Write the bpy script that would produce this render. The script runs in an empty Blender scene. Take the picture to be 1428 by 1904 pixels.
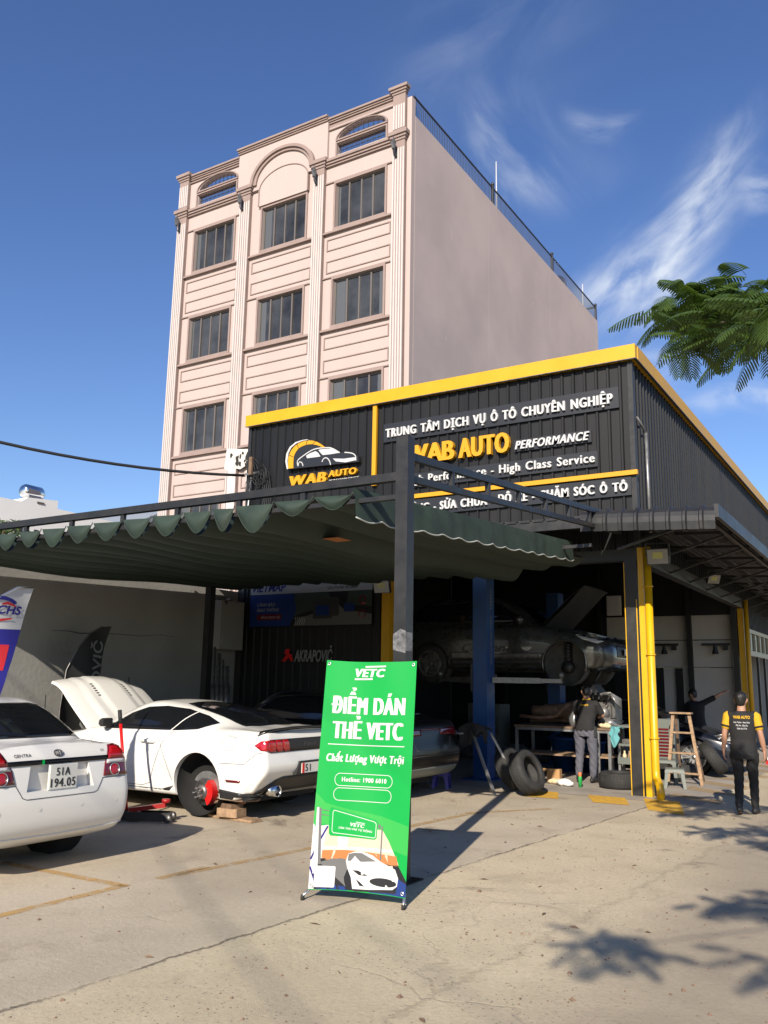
import bpy, bmesh, math, random
from math import sin, cos, pi, radians, sqrt, atan2
from mathutils import Vector, Matrix, Euler
from mathutils.bvhtree import BVHTree
from mathutils.geometry import delaunay_2d_cdt, tessellate_polygon
random.seed(7)
S = bpy.context.scene
COL = S.collection
# ---------------------------------------------------------------- camera
cam_d = bpy.data.cameras.new("camera"); cam = bpy.data.objects.new("camera", cam_d); COL.objects.link(cam)
PITCH, ROLL, YAW = 0.1941399, 0.0172668, 0.5533339
cam.matrix_world = (Matrix.Translation((0, 0, 1.70)) @ Matrix.Rotation(YAW, 4, 'Z') @ Matrix.Rotation(pi/2 + PITCH, 4, 'X')
                    @ Matrix.Rotation(ROLL, 4, 'Z'))
cam_d.sensor_fit = 'HORIZONTAL'; cam_d.sensor_width = 36.0; cam_d.lens = 36*1607.2/1428
cam_d.clip_start = 0.05; cam_d.clip_end = 3000
S.camera = cam
# ---------------------------------------------------------------- sky and sun
SUN = Vector((.27, -.963, .554)).normalized()
SUN_EL = math.asin(SUN.z); SUN_ROT = atan2(SUN.x, SUN.y)
W = bpy.data.worlds.new("World"); S.world = W; W.use_nodes = True
nt = W.node_tree; nt.nodes.clear()
def nd(t, ntree=None, **kw):
    n = (ntree or nt).nodes.new(t)
    for k, v in kw.items(): setattr(n, k, v)
    return n
sky = nd('ShaderNodeTexSky', sky_type='NISHITA', sun_disc=False, sun_elevation=SUN_EL, sun_rotation=SUN_ROT,
         altitude=0, air_density=1.0, dust_density=0.3, ozone_density=3.0)
bg = nd('ShaderNodeBackground'); bg.inputs[1].default_value = SKY_STRENGTH = 0.105
out = nd('ShaderNodeOutputWorld')
tc = nd('ShaderNodeTexCoord')
def vmath(op, a, b=None, ntree=None):
    t = ntree or nt; n = t.nodes.new('ShaderNodeVectorMath'); n.operation = op
    t.links.new(a, n.inputs[0])
    if b is not None:
        if hasattr(b, 'links'): t.links.new(b, n.inputs[1])
        else: n.inputs[1].default_value = b
    return n
def fmath(op, a, b=None, c=None, ntree=None, clamp=False):
    t = ntree or nt; n = t.nodes.new('ShaderNodeMath'); n.operation = op; n.use_clamp = clamp
    for i, x in enumerate((a, b, c)):
        if x is None: continue
        if hasattr(x, 'links'): t.links.new(x, n.inputs[i])
        else: n.inputs[i].default_value = x
    return n.outputs[0]
def ramp(a, lo, hi, ntree=None, o0=0.0, o1=1.0):
    t = ntree or nt; n = t.nodes.new('ShaderNodeMapRange'); n.interpolation_type = 'SMOOTHSTEP'
    t.links.new(a, n.inputs[0])
    for i, v in enumerate((lo, hi, o0, o1)): n.inputs[i+1].default_value = v
    return n.outputs[0]
DIR = vmath('NORMALIZE', tc.outputs['Generated']).outputs[0]
def cloud(A, B, width, amt, scale, seed, bend=0.0, w1=None):
    """a cirrus streak between two sky directions"""
    A = Vector(A).normalized(); B = Vector(B).normalized(); C = ((A+B)/2).normalized()
    e1 = (B-A).normalized(); e2 = C.cross(e1).normalized(); half = (B-A).length/2
    u = fmath('DIVIDE', vmath('DOT_PRODUCT', DIR, tuple(e1)).outputs['Value'], half)
    v = vmath('DOT_PRODUCT', DIR, tuple(e2)).outputs['Value']
    cx = nt.nodes.new('ShaderNodeCombineXYZ')
    nt.links.new(fmath('MULTIPLY', u, half*scale*.35), cx.inputs[0]); nt.links.new(fmath('MULTIPLY', v, scale), cx.inputs[1]); cx.inputs[2].default_value = seed
    nz = nd('ShaderNodeTexNoise'); nz.inputs['Scale'].default_value = 1.0; nz.inputs['Detail'].default_value = 9; nz.inputs['Roughness'].default_value = .54
    nz.inputs['Distortion'].default_value = .5
    nt.links.new(cx.outputs[0], nz.inputs['Vector'])
    nz2 = nd('ShaderNodeTexNoise'); nz2.inputs['Scale'].default_value = .45; nz2.inputs['Detail'].default_value = 5
    nt.links.new(cx.outputs[0], nz2.inputs['Vector'])
    wob = fmath('MULTIPLY', fmath('SUBTRACT', nz2.outputs[0], .5), width*2.6)
    vv = fmath('ADD', v, wob)
    if bend: vv = fmath('ADD', vv, fmath('MULTIPLY', fmath('MULTIPLY', u, u), bend))
    wd = fmath('ADD', fmath('MULTIPLY', u, ((w1 or width)-width)/2), ((w1 or width)+width)/2)
    q = fmath('DIVIDE', vv, wd)
    g = fmath('POWER', 2.718, fmath('MULTIPLY', fmath('MULTIPLY', q, q), -1.0))
    e = fmath('SUBTRACT', 1.0, ramp(fmath('ABSOLUTE', u), .25, 1.3))
    n = ramp(nz.outputs[0], .32, .74)
    return fmath('MULTIPLY', fmath('MULTIPLY', g, e), fmath('MULTIPLY', n, amt))
cl = cloud((-.30, .875, .385), (-.085, .835, .543), .034, 1.0, 26, 3.1, .02, .020)
for a in (((-.262, .875, .39), (-.15, .875, .46), .03, .55, 30, 9.7, 0),
          ((-.345, .715, .608), (-.30, .815, .49), .045, .42, 17, 1.3, .03),
          ((-.27, .775, .57), (-.20, .80, .555), .010, .30, 40, 6.0, .01),
          ((-.20, .93, .315), (-.05, .955, .29), .012, .65, 30, 4.4, -.02),
          ((-.12, .86, .49), (-.06, .87, .48), .02, .5, 30, 8.2, 0),
          ((-.05, .96, .24), (.05, .96, .26), .018, .4, 30, 2.2, 0),
          ((-.28, .90, .34), (-.18, .925, .33), .03, .35, 22, 5.5, 0),
          ((-.42, .70, .60), (-.20, .72, .68), .05, .16, 14, 7.5, 0)):
    cl = fmath('ADD', cl, cloud(*a))
cl = fmath('MINIMUM', cl, .85)
mix = nd('ShaderNodeMix', data_type='RGBA')
hs = nd('ShaderNodeHueSaturation'); hs.inputs['Hue'].default_value = .513; hs.inputs['Saturation'].default_value = 1.15; hs.inputs['Value'].default_value = .98
nt.links.new(sky.outputs[0], hs.inputs['Color'])
nt.links.new(cl, mix.inputs[0]); nt.links.new(hs.outputs[0], mix.inputs[6]); mix.inputs[7].default_value = (5.6, 6.0, 6.6, 1)
nt.links.new(mix.outputs[2], bg.inputs[0]); nt.links.new(bg.outputs[0], out.inputs[0])
sun_d = bpy.data.lights.new("sun", 'SUN'); sun = bpy.data.objects.new("sun", sun_d); COL.objects.link(sun)
sun_d.energy = 5.0; sun_d.angle = radians(.53); sun_d.color = (1, .90, .76)
sun.rotation_euler = SUN.to_track_quat('Z', 'Y').to_euler(); sun.location = (5, -20, 20)
S.view_settings.view_transform = 'Standard'; S.view_settings.look = 'None'
S.view_settings.gamma = 1; S.view_settings.exposure = EXPO = 0.55
S.render.engine = 'CYCLES'
S.cycles.use_denoising = True
S.cycles.max_bounces = 6; S.cycles.diffuse_bounces = 2; S.cycles.glossy_bounces = 3; S.cycles.transmission_bounces = 4
S.cycles.caustics_reflective = False; S.cycles.caustics_refractive = False
# ---------------------------------------------------------------- materials
def mat(name, col, rough=.6, metal=0.0, var=0.0, vscale=3.0, bump=0.0, bscale=40.0, spec=.5, coat=0.0, col2=None, dirt=0.0,
        dcol=(.12, .10, .08), dscale=2.0, streak=False):
    m = bpy.data.materials.new(name); m.use_nodes = True; t = m.node_tree
    b = t.nodes['Principled BSDF']
    b.inputs['Base Color'].default_value = (*col, 1); b.inputs['Roughness'].default_value = rough
    b.inputs['Metallic'].default_value = metal; b.inputs['Specular IOR Level'].default_value = spec
    if coat: b.inputs['Coat Weight'].default_value = coat; b.inputs['Coat Roughness'].default_value = .04
    if var or bump or dirt:
        c = t.nodes.new('ShaderNodeTexCoord'); src = c.outputs['Object']
        last = None
        if streak:
            mp = t.nodes.new('ShaderNodeMapping'); mp.inputs['Scale'].default_value = (1, 1, .12); t.links.new(src, mp.inputs[0]); ssrc = mp.outputs[0]
        else: ssrc = src
        if var:
            n = t.nodes.new('ShaderNodeTexNoise'); n.inputs['Scale'].default_value = vscale; n.inputs['Detail'].default_value = 6; n.inputs['Roughness'].default_value = .62
            t.links.new(ssrc, n.inputs['Vector'])
            mx = t.nodes.new('ShaderNodeMix'); mx.data_type = 'RGBA'
            t.links.new(ramp(n.outputs[0], .28, .72, t), mx.inputs[0])
            c2 = col2 or tuple(min(1, x*(1+var)) for x in col)
            c1 = col if col2 else tuple(x*(1-var) for x in col)
            mx.inputs[6].default_value = (*c1, 1); mx.inputs[7].default_value = (*c2, 1); last = mx.outputs[2]
            rr = ramp(n.outputs[0], .2, .8, t, max(0, rough-.08), min(1, rough+.1)); t.links.new(rr, b.inputs['Roughness'])
        if dirt:
            n = t.nodes.new('ShaderNodeTexNoise'); n.inputs['Scale'].default_value = dscale; n.inputs['Detail'].default_value = 8; n.inputs['Roughness'].default_value = .7
            t.links.new(ssrc, n.inputs['Vector'])
            mx = t.nodes.new('ShaderNodeMix'); mx.data_type = 'RGBA'
            t.links.new(ramp(n.outputs[0], .52, .75, t, 0, dirt), mx.inputs[0])
            if last: t.links.new(last, mx.inputs[6])
            else: mx.inputs[6].default_value = (*col, 1)
            mx.inputs[7].default_value = (*dcol, 1); last = mx.outputs[2]
        if last: t.links.new(last, b.inputs['Base Color'])
        if bump:
            n = t.nodes.new('ShaderNodeTexNoise'); n.inputs['Scale'].default_value = bscale; n.inputs['Detail'].default_value = 5
            t.links.new(src, n.inputs['Vector'])
            bp = t.nodes.new('ShaderNodeBump'); bp.inputs['Strength'].default_value = bump; bp.inputs['Distance'].default_value = .02
            t.links.new(n.outputs[0], bp.inputs['Height']); t.links.new(bp.outputs[0], b.inputs['Normal'])
    return m
MT = {}
def defm(name, *a, **k): MT[name] = mat(name, *a, **k)
defm('cream', (0.42, 0.345, 0.325), .8, var=.035, vscale=.9, bump=.12, bscale=30, dirt=.38, dcol=(.33, .265, .245), dscale=.7, streak=True)
defm('cream_trim', (0.265, 0.198, 0.178), .75, var=.07, vscale=3, dirt=.25, dcol=(.13, .10, .09), dscale=2)
defm('flute_white', (0.47, 0.43, 0.42), .75, var=.03, vscale=4)
defm('cement', (0.465, 0.385, 0.365), .9, var=.09, vscale=.35, bump=.12, bscale=14, dirt=.16, dcol=(.40, .345, .335), dscale=.3)
defm('peeled_white', (0.55, 0.53, 0.5), .85, var=.06, vscale=5, dirt=.7, dcol=(.25, .2, .17), dscale=6)
defm('window_glass', (.040, .042, .046), .16, spec=.45, var=.65, vscale=.45)
defm('window_frame', (.12, .105, .098), .45)
defm('tape', (.13, .13, .135), .5, var=.6, vscale=22, dirt=.8, dcol=(.03, .03, .03), dscale=14)
defm('black_iron', (.03, .03, .033), .5)
defm('blue_black_iron', (.025, .032, .05), .5)
defm('sheet_black', (0.0075, 0.0075, 0.0085), .48, var=.25, vscale=1.2, dirt=.3, dcol=(.035, .032, .03), dscale=1.1, streak=True, spec=.35)
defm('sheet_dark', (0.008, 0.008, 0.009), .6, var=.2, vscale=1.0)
defm('steel_black', (0.016, 0.0155, 0.016), .45, var=.2, vscale=6, dirt=.3, dcol=(.05, .045, .04), dscale=5)
defm('yellow_paint', (0.58, 0.315, 0.004), .45, var=.05, vscale=1.5, dirt=.15, dcol=(.5, .26, .02), dscale=2)
defm('yellow_pipe', (0.6, 0.34, 0.004), .35, var=.04, vscale=2, dirt=.12, dcol=(.5, .3, .03), dscale=3)
defm('sign_white', (0.5, 0.5, 0.5), .5)
defm('sign_orange', (0.6, 0.29, 0.006), .45)
defm('sign_navy', (0.01, 0.012, 0.018), .5)
defm('glass_front', (.20, .205, .20), .8, var=.15, vscale=1, spec=.1)
defm('well_grey', (.07, .068, .064), .9, var=.3, vscale=8)
defm('lining_black', (.008, .0075, .007), .85, var=.4, vscale=9)
defm('torn_black', (.02, .018, .016), .8)
defm('interior_grey', (0.5, 0.48, 0.45), .85, var=.1, vscale=.8)
defm('boundary_paint', (0.29, 0.285, 0.27), .85, var=.10, vscale=.5, bump=.25, bscale=12, dirt=.4, dcol=(.22, .21, .20), dscale=.8)
defm('white_wall', (.85, .85, .84), .8, var=.03, vscale=.3)
defm('grey_roof', (.22, .25, .29), .7)
defm('canvas_green', (0.018, 0.034, 0.025), .7, var=.22, vscale=4, dirt=.3, dcol=(.045, .055, .048), dscale=3)
defm('canvas_white', (0.4, 0.42, 0.4), .7)
defm('awning_sheet', (0.015, 0.015, 0.016), .45, var=.25, vscale=2, dirt=.4, dcol=(.06, .055, .05), dscale=3)
defm('polycarb', (.12, .13, .14), .25, var=.2, vscale=2)
defm('jack_red', (.30, .01, .01), .4)
defm('curtain_grey', (.085, .092, .10), .35)
defm('plaster_pale', (.60, .54, .52), .9)
defm('galv', (0.26, 0.26, 0.26), .4, metal=.6, var=.2, vscale=5)
defm('alu', (.62, .62, .62), .3, metal=.9)
defm('steel_dull', (.16, .155, .15), .45, metal=.7, var=.3, vscale=12)
defm('rust_steel', (.20, .13, .09), .7, metal=.3, var=.3, vscale=14)
defm('chrome', (.75, .75, .75), .12, metal=1)
defm('car_white', (0.72, 0.71, 0.68), .28, spec=.5, coat=.7)
defm('gentra_white', (0.68, 0.665, 0.63), .3, spec=.5, coat=.6)
defm('car_black', (0.005, 0.005, 0.006), .3, spec=.35, coat=.15)
defm('car_navy', (.008, .011, .020), .2, coat=.6)
defm('car_graphite', (0.055, 0.058, 0.055), .28, metal=.5, coat=.6, var=.1, vscale=5)
defm('tint_glass', (.007, .008, .010), .05, spec=.6)
defm('rubber', (0.02, 0.0195, 0.019), .75, var=.25, vscale=8, dirt=.3, dcol=(.085, .08, .072), dscale=6)
defm('plastic_black', (.018, .018, .019), .5)
defm('seam', (.05, .05, .05), .8)
defm('well_black', (.012, .012, .012), .9)
defm('red_lamp', (0.36, 0.006, 0.01), .12, coat=.8)
defm('red_dark', (.12, .006, .01), .15, coat=.7)
defm('red_paint', (.62, .012, .012), .35)
defm('lamp_clear', (.5, .5, .5), .1, coat=.8)
defm('plate_white', (.62, .62, .58), .5, dirt=.3, dcol=(.4, .4, .36), dscale=20)
defm('ink', (.02, .02, .02), .6)
defm('lift_blue', (.010, .055, .19), .4, var=.1, vscale=4, dirt=.4, dcol=(.02, .03, .05), dscale=5)
defm('wood', (.30, .195, .115), .75, var=.3, vscale=14, dirt=.5, dcol=(.12, .085, .06), dscale=9)
defm('wood_dark', (.15, .095, .06), .75, var=.3, vscale=10)
defm('plastic_grey', (.13, .145, .13), .45)
defm('plastic_blue', (.05, .045, .30), .45)
defm('skin', (.36, .19, .12), .55)
defm('hair', (.010, .009, .008), .5)
defm('cloth_black', (0.01, 0.01, 0.011), .85, var=.3, vscale=10)
defm('cloth_yellow', (0.52, 0.3, 0.012), .85)
defm('cloth_greyblue', (0.085, 0.085, 0.105), .9, var=.2, vscale=9)
defm('shoe', (.015, .015, .016), .6)
defm('print_green', (0.002, 0.285, 0.048), .5, spec=.15)
defm('print_green2', (0.03, 0.32, 0.058), .5, spec=.15)
defm('print_pale', (0.48, 0.4, 0.31), .5, spec=.15)
defm('print_white', (0.52, 0.52, 0.52), .5, spec=.15)
defm('print_navy', (0.02, 0.014, 0.14), .5, spec=.15)
defm('print_blue', (0.013, 0.035, 0.16), .5, spec=.15)
defm('print_grey', (0.12, 0.12, 0.12), .5, spec=.15)
defm('print_orange', (0.38, 0.15, 0.05), .5, spec=.15)
defm('print_dark', (0.015, 0.015, 0.018), .5, spec=.15)
defm('flag_blue', (0.018, 0.016, 0.22), .6)
defm('flag_red', (.55, .02, .03), .6)
defm('flag_black', (.022, .022, .022), .6)
defm('letter_grey', (0.25, 0.25, 0.25), .6)
defm('cardboard', (.42, .24, .10), .8)
defm('bag_white', (.75, .73, .72), .4)
defm('rag_teal', (.10, .30, .32), .9)
defm('rag_cream', (.60, .48, .30), .9)
defm('can_green', (.02, .28, .06), .35)
defm('orange_cap', (.6, .15, .03), .4)
defm('barrier_red', (0.42, 0.008, 0.01), .4)
defm('led_panel', (.42, .40, .13), .3)
defm('reflector', (.22, .22, .21), .35, metal=.5)
defm('window_band_frame', (.42, .40, .30), .5)
defm('bark', (.10, .075, .055), .9, var=.3, vscale=10, bump=.5, bscale=25)
defm('wire', (.015, .015, .016), .6)
# leaves: a little light passes through
def leaf_mat(name, col, tr):
    m = bpy.data.materials.new(name); m.use_nodes = True; t = m.node_tree; b = t.nodes['Principled BSDF']
    c = t.nodes.new('ShaderNodeTexCoord'); n = t.nodes.new('ShaderNodeTexNoise'); n.inputs['Scale'].default_value = 3.2; n.inputs['Detail'].default_value = 5
    t.links.new(c.outputs['Object'], n.inputs['Vector'])
    mx = t.nodes.new('ShaderNodeMix'); mx.data_type = 'RGBA'; t.links.new(n.outputs[0], mx.inputs[0])
    mx.inputs[6].default_value = (*[x*.5 for x in col], 1); mx.inputs[7].default_value = (*[col[0]*1.9, col[1]*1.6, col[2]*1.2], 1)
    t.links.new(mx.outputs[2], b.inputs['Base Color']); b.inputs['Roughness'].default_value = .45
    tr_ = t.nodes.new('ShaderNodeBsdfTranslucent'); tr_.inputs[0].default_value = (*tr, 1)
    ms = t.nodes.new('ShaderNodeMixShader'); ms.inputs[0].default_value = .3
    t.links.new(b.outputs[0], ms.inputs[1]); t.links.new(tr_.outputs[0], ms.inputs[2])
    t.links.new(ms.outputs[0], t.nodes['Material Output'].inputs[0]); MT[name] = m
leaf_mat('leaf', (.042, .085, .018), (.13, .21, .025))
def worn_paint(name, col, keep):
    """road paint with patches worn through to the concrete"""
    m = bpy.data.materials.new(name); m.use_nodes = True; t = m.node_tree; b = t.nodes['Principled BSDF']
    b.inputs['Base Color'].default_value = (*col, 1); b.inputs['Roughness'].default_value = .75
    c = t.nodes.new('ShaderNodeTexCoord'); n = t.nodes.new('ShaderNodeTexNoise'); n.inputs['Scale'].default_value = 7; n.inputs['Detail'].default_value = 9; n.inputs['Roughness'].default_value = .75
    t.links.new(c.outputs['Object'], n.inputs['Vector'])
    tp = t.nodes.new('ShaderNodeBsdfTransparent'); ms = t.nodes.new('ShaderNodeMixShader')
    t.links.new(ramp(n.outputs[0], .5-keep*.25, .5+.22-keep*.1, t, min(1, keep+.25), max(0, keep-.45)), ms.inputs[0])
    t.links.new(tp.outputs[0], ms.inputs[1]); t.links.new(b.outputs[0], ms.inputs[2])
    t.links.new(ms.outputs[0], t.nodes['Material Output'].inputs[0]); MT[name] = m
worn_paint('line_paint', (.55, .33, .10), .52)
worn_paint('line_faint', (.47, .31, .13), .40)
worn_paint('hazard_paint', (.78, .43, .02), .95)
# ---------------------------------------------------------------- mesh builder
class M:
    def __init__(s): s.v = []; s.f = []; s.sm = []; s.mi = []
    def add(s, vs, fs, smooth=False, mi=0):
        o = len(s.v); s.v += [tuple(p) for p in vs]
        for f in fs: s.f.append(tuple(i+o for i in f)); s.sm.append(smooth); s.mi.append(mi)
        return s
    def box(s, x0, x1, y0, y1, z0, z1, mi=0):
        vs = [(x, y, z) for x in (x0, x1) for y in (y0, y1) for z in (z0, z1)]
        return s.add(vs, [(0, 1, 3, 2), (4, 6, 7, 5), (0, 4, 5, 1), (2, 3, 7, 6), (0, 2, 6, 4), (1, 5, 7, 3)], mi=mi)
    def obox(s, c, size, R=None, mi=0):
        R = R or Matrix.Identity(3); c = Vector(c)
        vs = [c + R @ Vector((x*size[0]/2, y*size[1]/2, z*size[2]/2)) for x in (-1, 1) for y in (-1, 1) for z in (-1, 1)]
        return s.add(vs, [(0, 1, 3, 2), (4, 6, 7, 5), (0, 4, 5, 1), (2, 3, 7, 6), (0, 2, 6, 4), (1, 5, 7, 3)], mi=mi)
    def bar(s, a, b, w, h=None, mi=0):
        a = Vector(a); b = Vector(b); d = b-a; L = d.length; d.normalize()
        up = Vector((0, 0, 1)) if abs(d.z) < .95 else Vector((0, 1, 0))
        y = up.cross(d).normalized(); z = d.cross(y)
        R = Matrix((d, y, z)).transposed(); return s.obox((a+b)/2, (L, w, h or w), R, mi)
    def tube(s, pts, r, n=8, closed=False, caps=True, mi=0, smooth=True, rz=None):
        """swept tube; r one radius or a list; rz a second radius for an elliptical section"""
        pts = [Vector(p) for p in pts]; N = len(pts)
        if not hasattr(r, '__len__'): r = [r]*N
        rz = rz or r
        if not hasattr(rz, '__len__'): rz = [rz]*N
        d0 = (pts[1]-pts[0]).normalized(); up = Vector((0, 0, 1)) if abs(d0.z) < .9 else Vector((0, 1, 0))
        vs = []
        for i in range(N):
            a = pts[(i-1) % N] if (closed or i > 0) else pts[i]; b = pts[(i+1) % N] if (closed or i < N-1) else pts[i]
            d = (b-a).normalized(); x = up.cross(d)
            if x.length < 1e-4: x = Vector((1, 0, 0))
            x.normalize(); y = d.cross(x).normalized(); up = y if abs(d0.z) < .9 or True else up
            for k in range(n):
                t = 2*pi*k/n; vs.append(pts[i] + x*(cos(t)*r[i]) + y*(sin(t)*rz[i]))
        fs = []
        for i in range(N if closed else N-1):
            j = (i+1) % N
            for k in range(n): fs.append((i*n+k, i*n+(k+1) % n, j*n+(k+1) % n, j*n+k))
        s.add(vs, fs, smooth, mi)
        if caps and not closed:
            o = len(s.v)-len(vs)
            s.f.append(tuple(o+k for k in reversed(range(n)))); s.sm.append(False); s.mi.append(mi)
            s.f.append(tuple(o+(N-1)*n+k for k in range(n))); s.sm.append(False); s.mi.append(mi)
        return s
    def lathe(s, prof, c=(0, 0, 0), axis='z', n=24, smooth=True, mi=0, closed=False, R=None):
        """prof: list of (radius, height)"""
        vs = []; c = Vector(c)
        for (r, h) in prof:
            for k in range(n):
                t = 2*pi*k/n; p = {'z': (r*cos(t), r*sin(t), h), 'y': (r*cos(t), h, r*sin(t)), 'x': (h, r*cos(t), r*sin(t))}[axis]
                p = Vector(p); vs.append(c + (R @ p if R else p))
        fs = []; N = len(prof)
        for i in range(N if closed else N-1):
            j = (i+1) % N
            for k in range(n): fs.append((i*n+k, i*n+(k+1) % n, j*n+(k+1) % n, j*n+k))
        return s.add(vs, fs, smooth, mi)
    def prism(s, poly, fr, d0, d1, holes=(), mi=0, smooth=False):
        """plate with holes: poly and holes in (u,v); fr=(O,U,V,N); from depth d0 to d1 along N"""
        O, U, V, N = [Vector(a) for a in fr]
        loops = [list(poly)]+[list(h) for h in holes]
        flat = [p for l in loops for p in l]
        tris = tessellate_polygon([[Vector((p[0], p[1], 0)) for p in l] for l in loops])
        n = len(flat)
        vs = [O+U*p[0]+V*p[1]+N*d0 for p in flat]+[O+U*p[0]+V*p[1]+N*d1 for p in flat]
        fs = [tuple(t) for t in tris]+[tuple(i+n for i in reversed(t)) for t in tris]
        o = 0
        for l in loops:
            k = len(l)
            for i in range(k): a = o+i; b = o+(i+1) % k; fs.append((a, b, b+n, a+n))
            o += k
        return s.add(vs, fs, smooth, mi)
    def grid(s, fn, nu, nv, smooth=True, mi=0):
        vs = [fn(i/nu, j/nv) for i in range(nu+1) for j in range(nv+1)]
        fs = [(i*(nv+1)+j, (i+1)*(nv+1)+j, (i+1)*(nv+1)+j+1, i*(nv+1)+j+1) for i in range(nu) for j in range(nv)]
        return s.add(vs, fs, smooth, mi)
    def merge(s, o, T=None):
        vs = [T @ Vector(p) for p in o.v] if T else o.v
        k = len(s.v); s.v += [tuple(p) for p in vs]
        s.f += [tuple(i+k for i in f) for f in o.f]; s.sm += o.sm; s.mi += o.mi
        return s
def rot(ax, deg): return Matrix.Rotation(radians(deg), 3, ax)
ROOTS = {}
def root_of(o):
    while o.parent: o = o.parent
    return o
def mesh_obj(name, mb, m, fixn=True, sharp=None):
    me = bpy.data.meshes.new(name); me.from_pydata(mb.v, [], mb.f)
    ms = m if isinstance(m, (list, tuple)) else [m]
    for k in ms: me.materials.append(MT[k] if isinstance(k, str) else k)
    me.polygons.foreach_set('use_smooth', mb.sm)
    if len(ms) > 1: me.polygons.foreach_set('material_index', mb.mi)
    if fixn:
        bm = bmesh.new(); bm.from_mesh(me); bmesh.ops.recalc_face_normals(bm, faces=bm.faces); bm.to_mesh(me); bm.free()
    if sharp: 
        try: me.set_sharp_from_angle(angle=radians(sharp))
        except Exception: pass
    me.update()
    o = bpy.data.objects.new(name, me); COL.objects.link(o); return o
def tag(o, label, cat, group=None):
    o['label'] = label; o['category'] = cat
    if group: o['group'] = group
    return o
def thing(name, label, cat, loc=(0, 0, 0), rz=0.0, group=None):
    o = bpy.data.objects.new(name, None); COL.objects.link(o); o.location = loc; o.rotation_euler = (0, 0, rz)
    o.empty_display_size = .2
    ROOTS[o.name] = Matrix.Translation(loc) @ Matrix.Rotation(rz, 4, 'Z')
    return tag(o, label, cat, group)
def part(name, mb, m, parent, world=True, label=None, fixn=True, sharp=None):
    """one part mesh under its thing; world=True: vertices were given in world coordinates"""
    if world:
        inv = ROOTS[root_of(parent).name].inverted(); mb.v = [tuple(inv @ Vector(p)) for p in mb.v]
    o = mesh_obj(name, mb, m, fixn, sharp); o.parent = parent
    if label: o['label'] = label
    return o
def single(name, mb, m, label, cat, loc=None, group=None, sharp=None):
    """a thing that is one mesh, given in world coordinates"""
    if loc is None:
        xs = [p[0] for p in mb.v]; ys = [p[1] for p in mb.v]; zs = [p[2] for p in mb.v]
        loc = ((min(xs)+max(xs))/2, (min(ys)+max(ys))/2, min(zs))
    L = Vector(loc); mb.v = [tuple(Vector(p)-L) for p in mb.v]
    o = mesh_obj(name, mb, m, sharp=sharp); o.location = loc; return tag(o, label, cat, group)
def struct(name, mb, m):
    o = mesh_obj(name, mb, m); o['kind'] = 'structure'; return o
def dup(r, loc, rz=0.0, label=None):
    """copy a thing with its parts and sub-parts"""
    def cp(o, par):
        c = o.copy(); COL.objects.link(c); c.parent = par
        for ch in list(o.children): cp(ch, c)
        return c
    c = cp(r, None); c.location = loc; c.rotation_euler = (r.rotation_euler[0], r.rotation_euler[1], rz)
    if label: c['label'] = label
    return c
# ---------------------------------------------------------------- lettering
_TX = {}
def text_geo(body, bold=0.0, shear=0.0, space=1.0):
    k = (body, bold, shear, space)
    if k in _TX: return _TX[k]
    cu = bpy.data.curves.new('t', 'FONT'); cu.body = body; cu.size = 1.0; cu.offset = bold; cu.shear = shear; cu.resolution_u = 3; cu.space_character = space
    o = bpy.data.objects.new('t', cu); COL.objects.link(o)
    dg = bpy.context.evaluated_depsgraph_get(); e = o.evaluated_get(dg); me = e.to_mesh()
    vs = [(v.co.x, v.co.y) for v in me.vertices]; fs = [tuple(p.vertices) for p in me.polygons]
    e.to_mesh_clear(); bpy.data.objects.remove(o); bpy.data.curves.remove(cu)
    _TX[k] = (vs, fs); return vs, fs
CAP = 0.7
def letters(mb, body, fr, u0, u1, v0, cap, depth=.0, d0=.0, bold=.015, shear=0.0, mi=0, slant=0.0, fat=0.0):
    """write body between u0 and u1 on the frame fr=(O,U,V,N), baseline v0, capital height cap; fat thickens the upright strokes"""
    O, U, V, N = [Vector(a) for a in fr]
    vs, fs = text_geo(body, bold, shear, 1.14 if fat else 1.0)
    a = min(p[0] for p in vs); b = max(p[0] for p in vs); sx = (u1-u0-2*fat)/(b-a); sy = cap/CAP; n = len(vs)
    for r, du in enumerate((-fat, 0, fat) if fat else (0,)):
        def P(p, d):
            u = u0+fat+du+(p[0]-a)*sx; v = v0+p[1]*sy+slant*(u-u0); return O+U*u+V*v+N*(d+r*.0006)
        if depth <= 0: mb.add([P(p, d0) for p in vs], fs, mi=mi); continue
        front = [P(p, d0+depth) for p in vs]; back = [P(p, d0) for p in vs]; ed = {}
        for f in fs:
            for i in range(len(f)):
                e = (f[i], f[(i+1) % len(f)]); k = tuple(sorted(e)); ed[k] = None if k in ed else e
        mb.add(front+back, list(fs)+[(e[0], e[1], e[1]+n, e[0]+n) for e in ed.values() if e], mi=mi)
    return mb
def words_of(body, u0, u1, bold, shear, fat):
    """where each word of a line starts and ends when the line runs from u0 to u1"""
    sp_ = 1.14 if fat else 1.0; ext = lambda q: (lambda v: (min(p[0] for p in v), max(p[0] for p in v)))(text_geo(q, bold, shear, sp_)[0])
    ws_ = body.split(' '); a, b = ext(body); k = (u1-u0)/(b-a); out_ = []
    for i, w in enumerate(ws_):
        r = ext(' '.join(ws_[:i+1]))[1]; l, h = ext(w); out_.append((w, u0+(r-(h-l)-a)*k, u0+(r-a)*k))
    return out_
def circle(cx, cy, rx, ry=None, n=32, a0=0, a1=2*pi):
    ry = ry or rx; full = abs(a1-a0-2*pi) < 1e-6
    return [(cx+rx*cos(a0+(a1-a0)*i/(n if full else n-1)), cy+ry*sin(a0+(a1-a0)*i/(n if full else n-1))) for i in range(n)]
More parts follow.
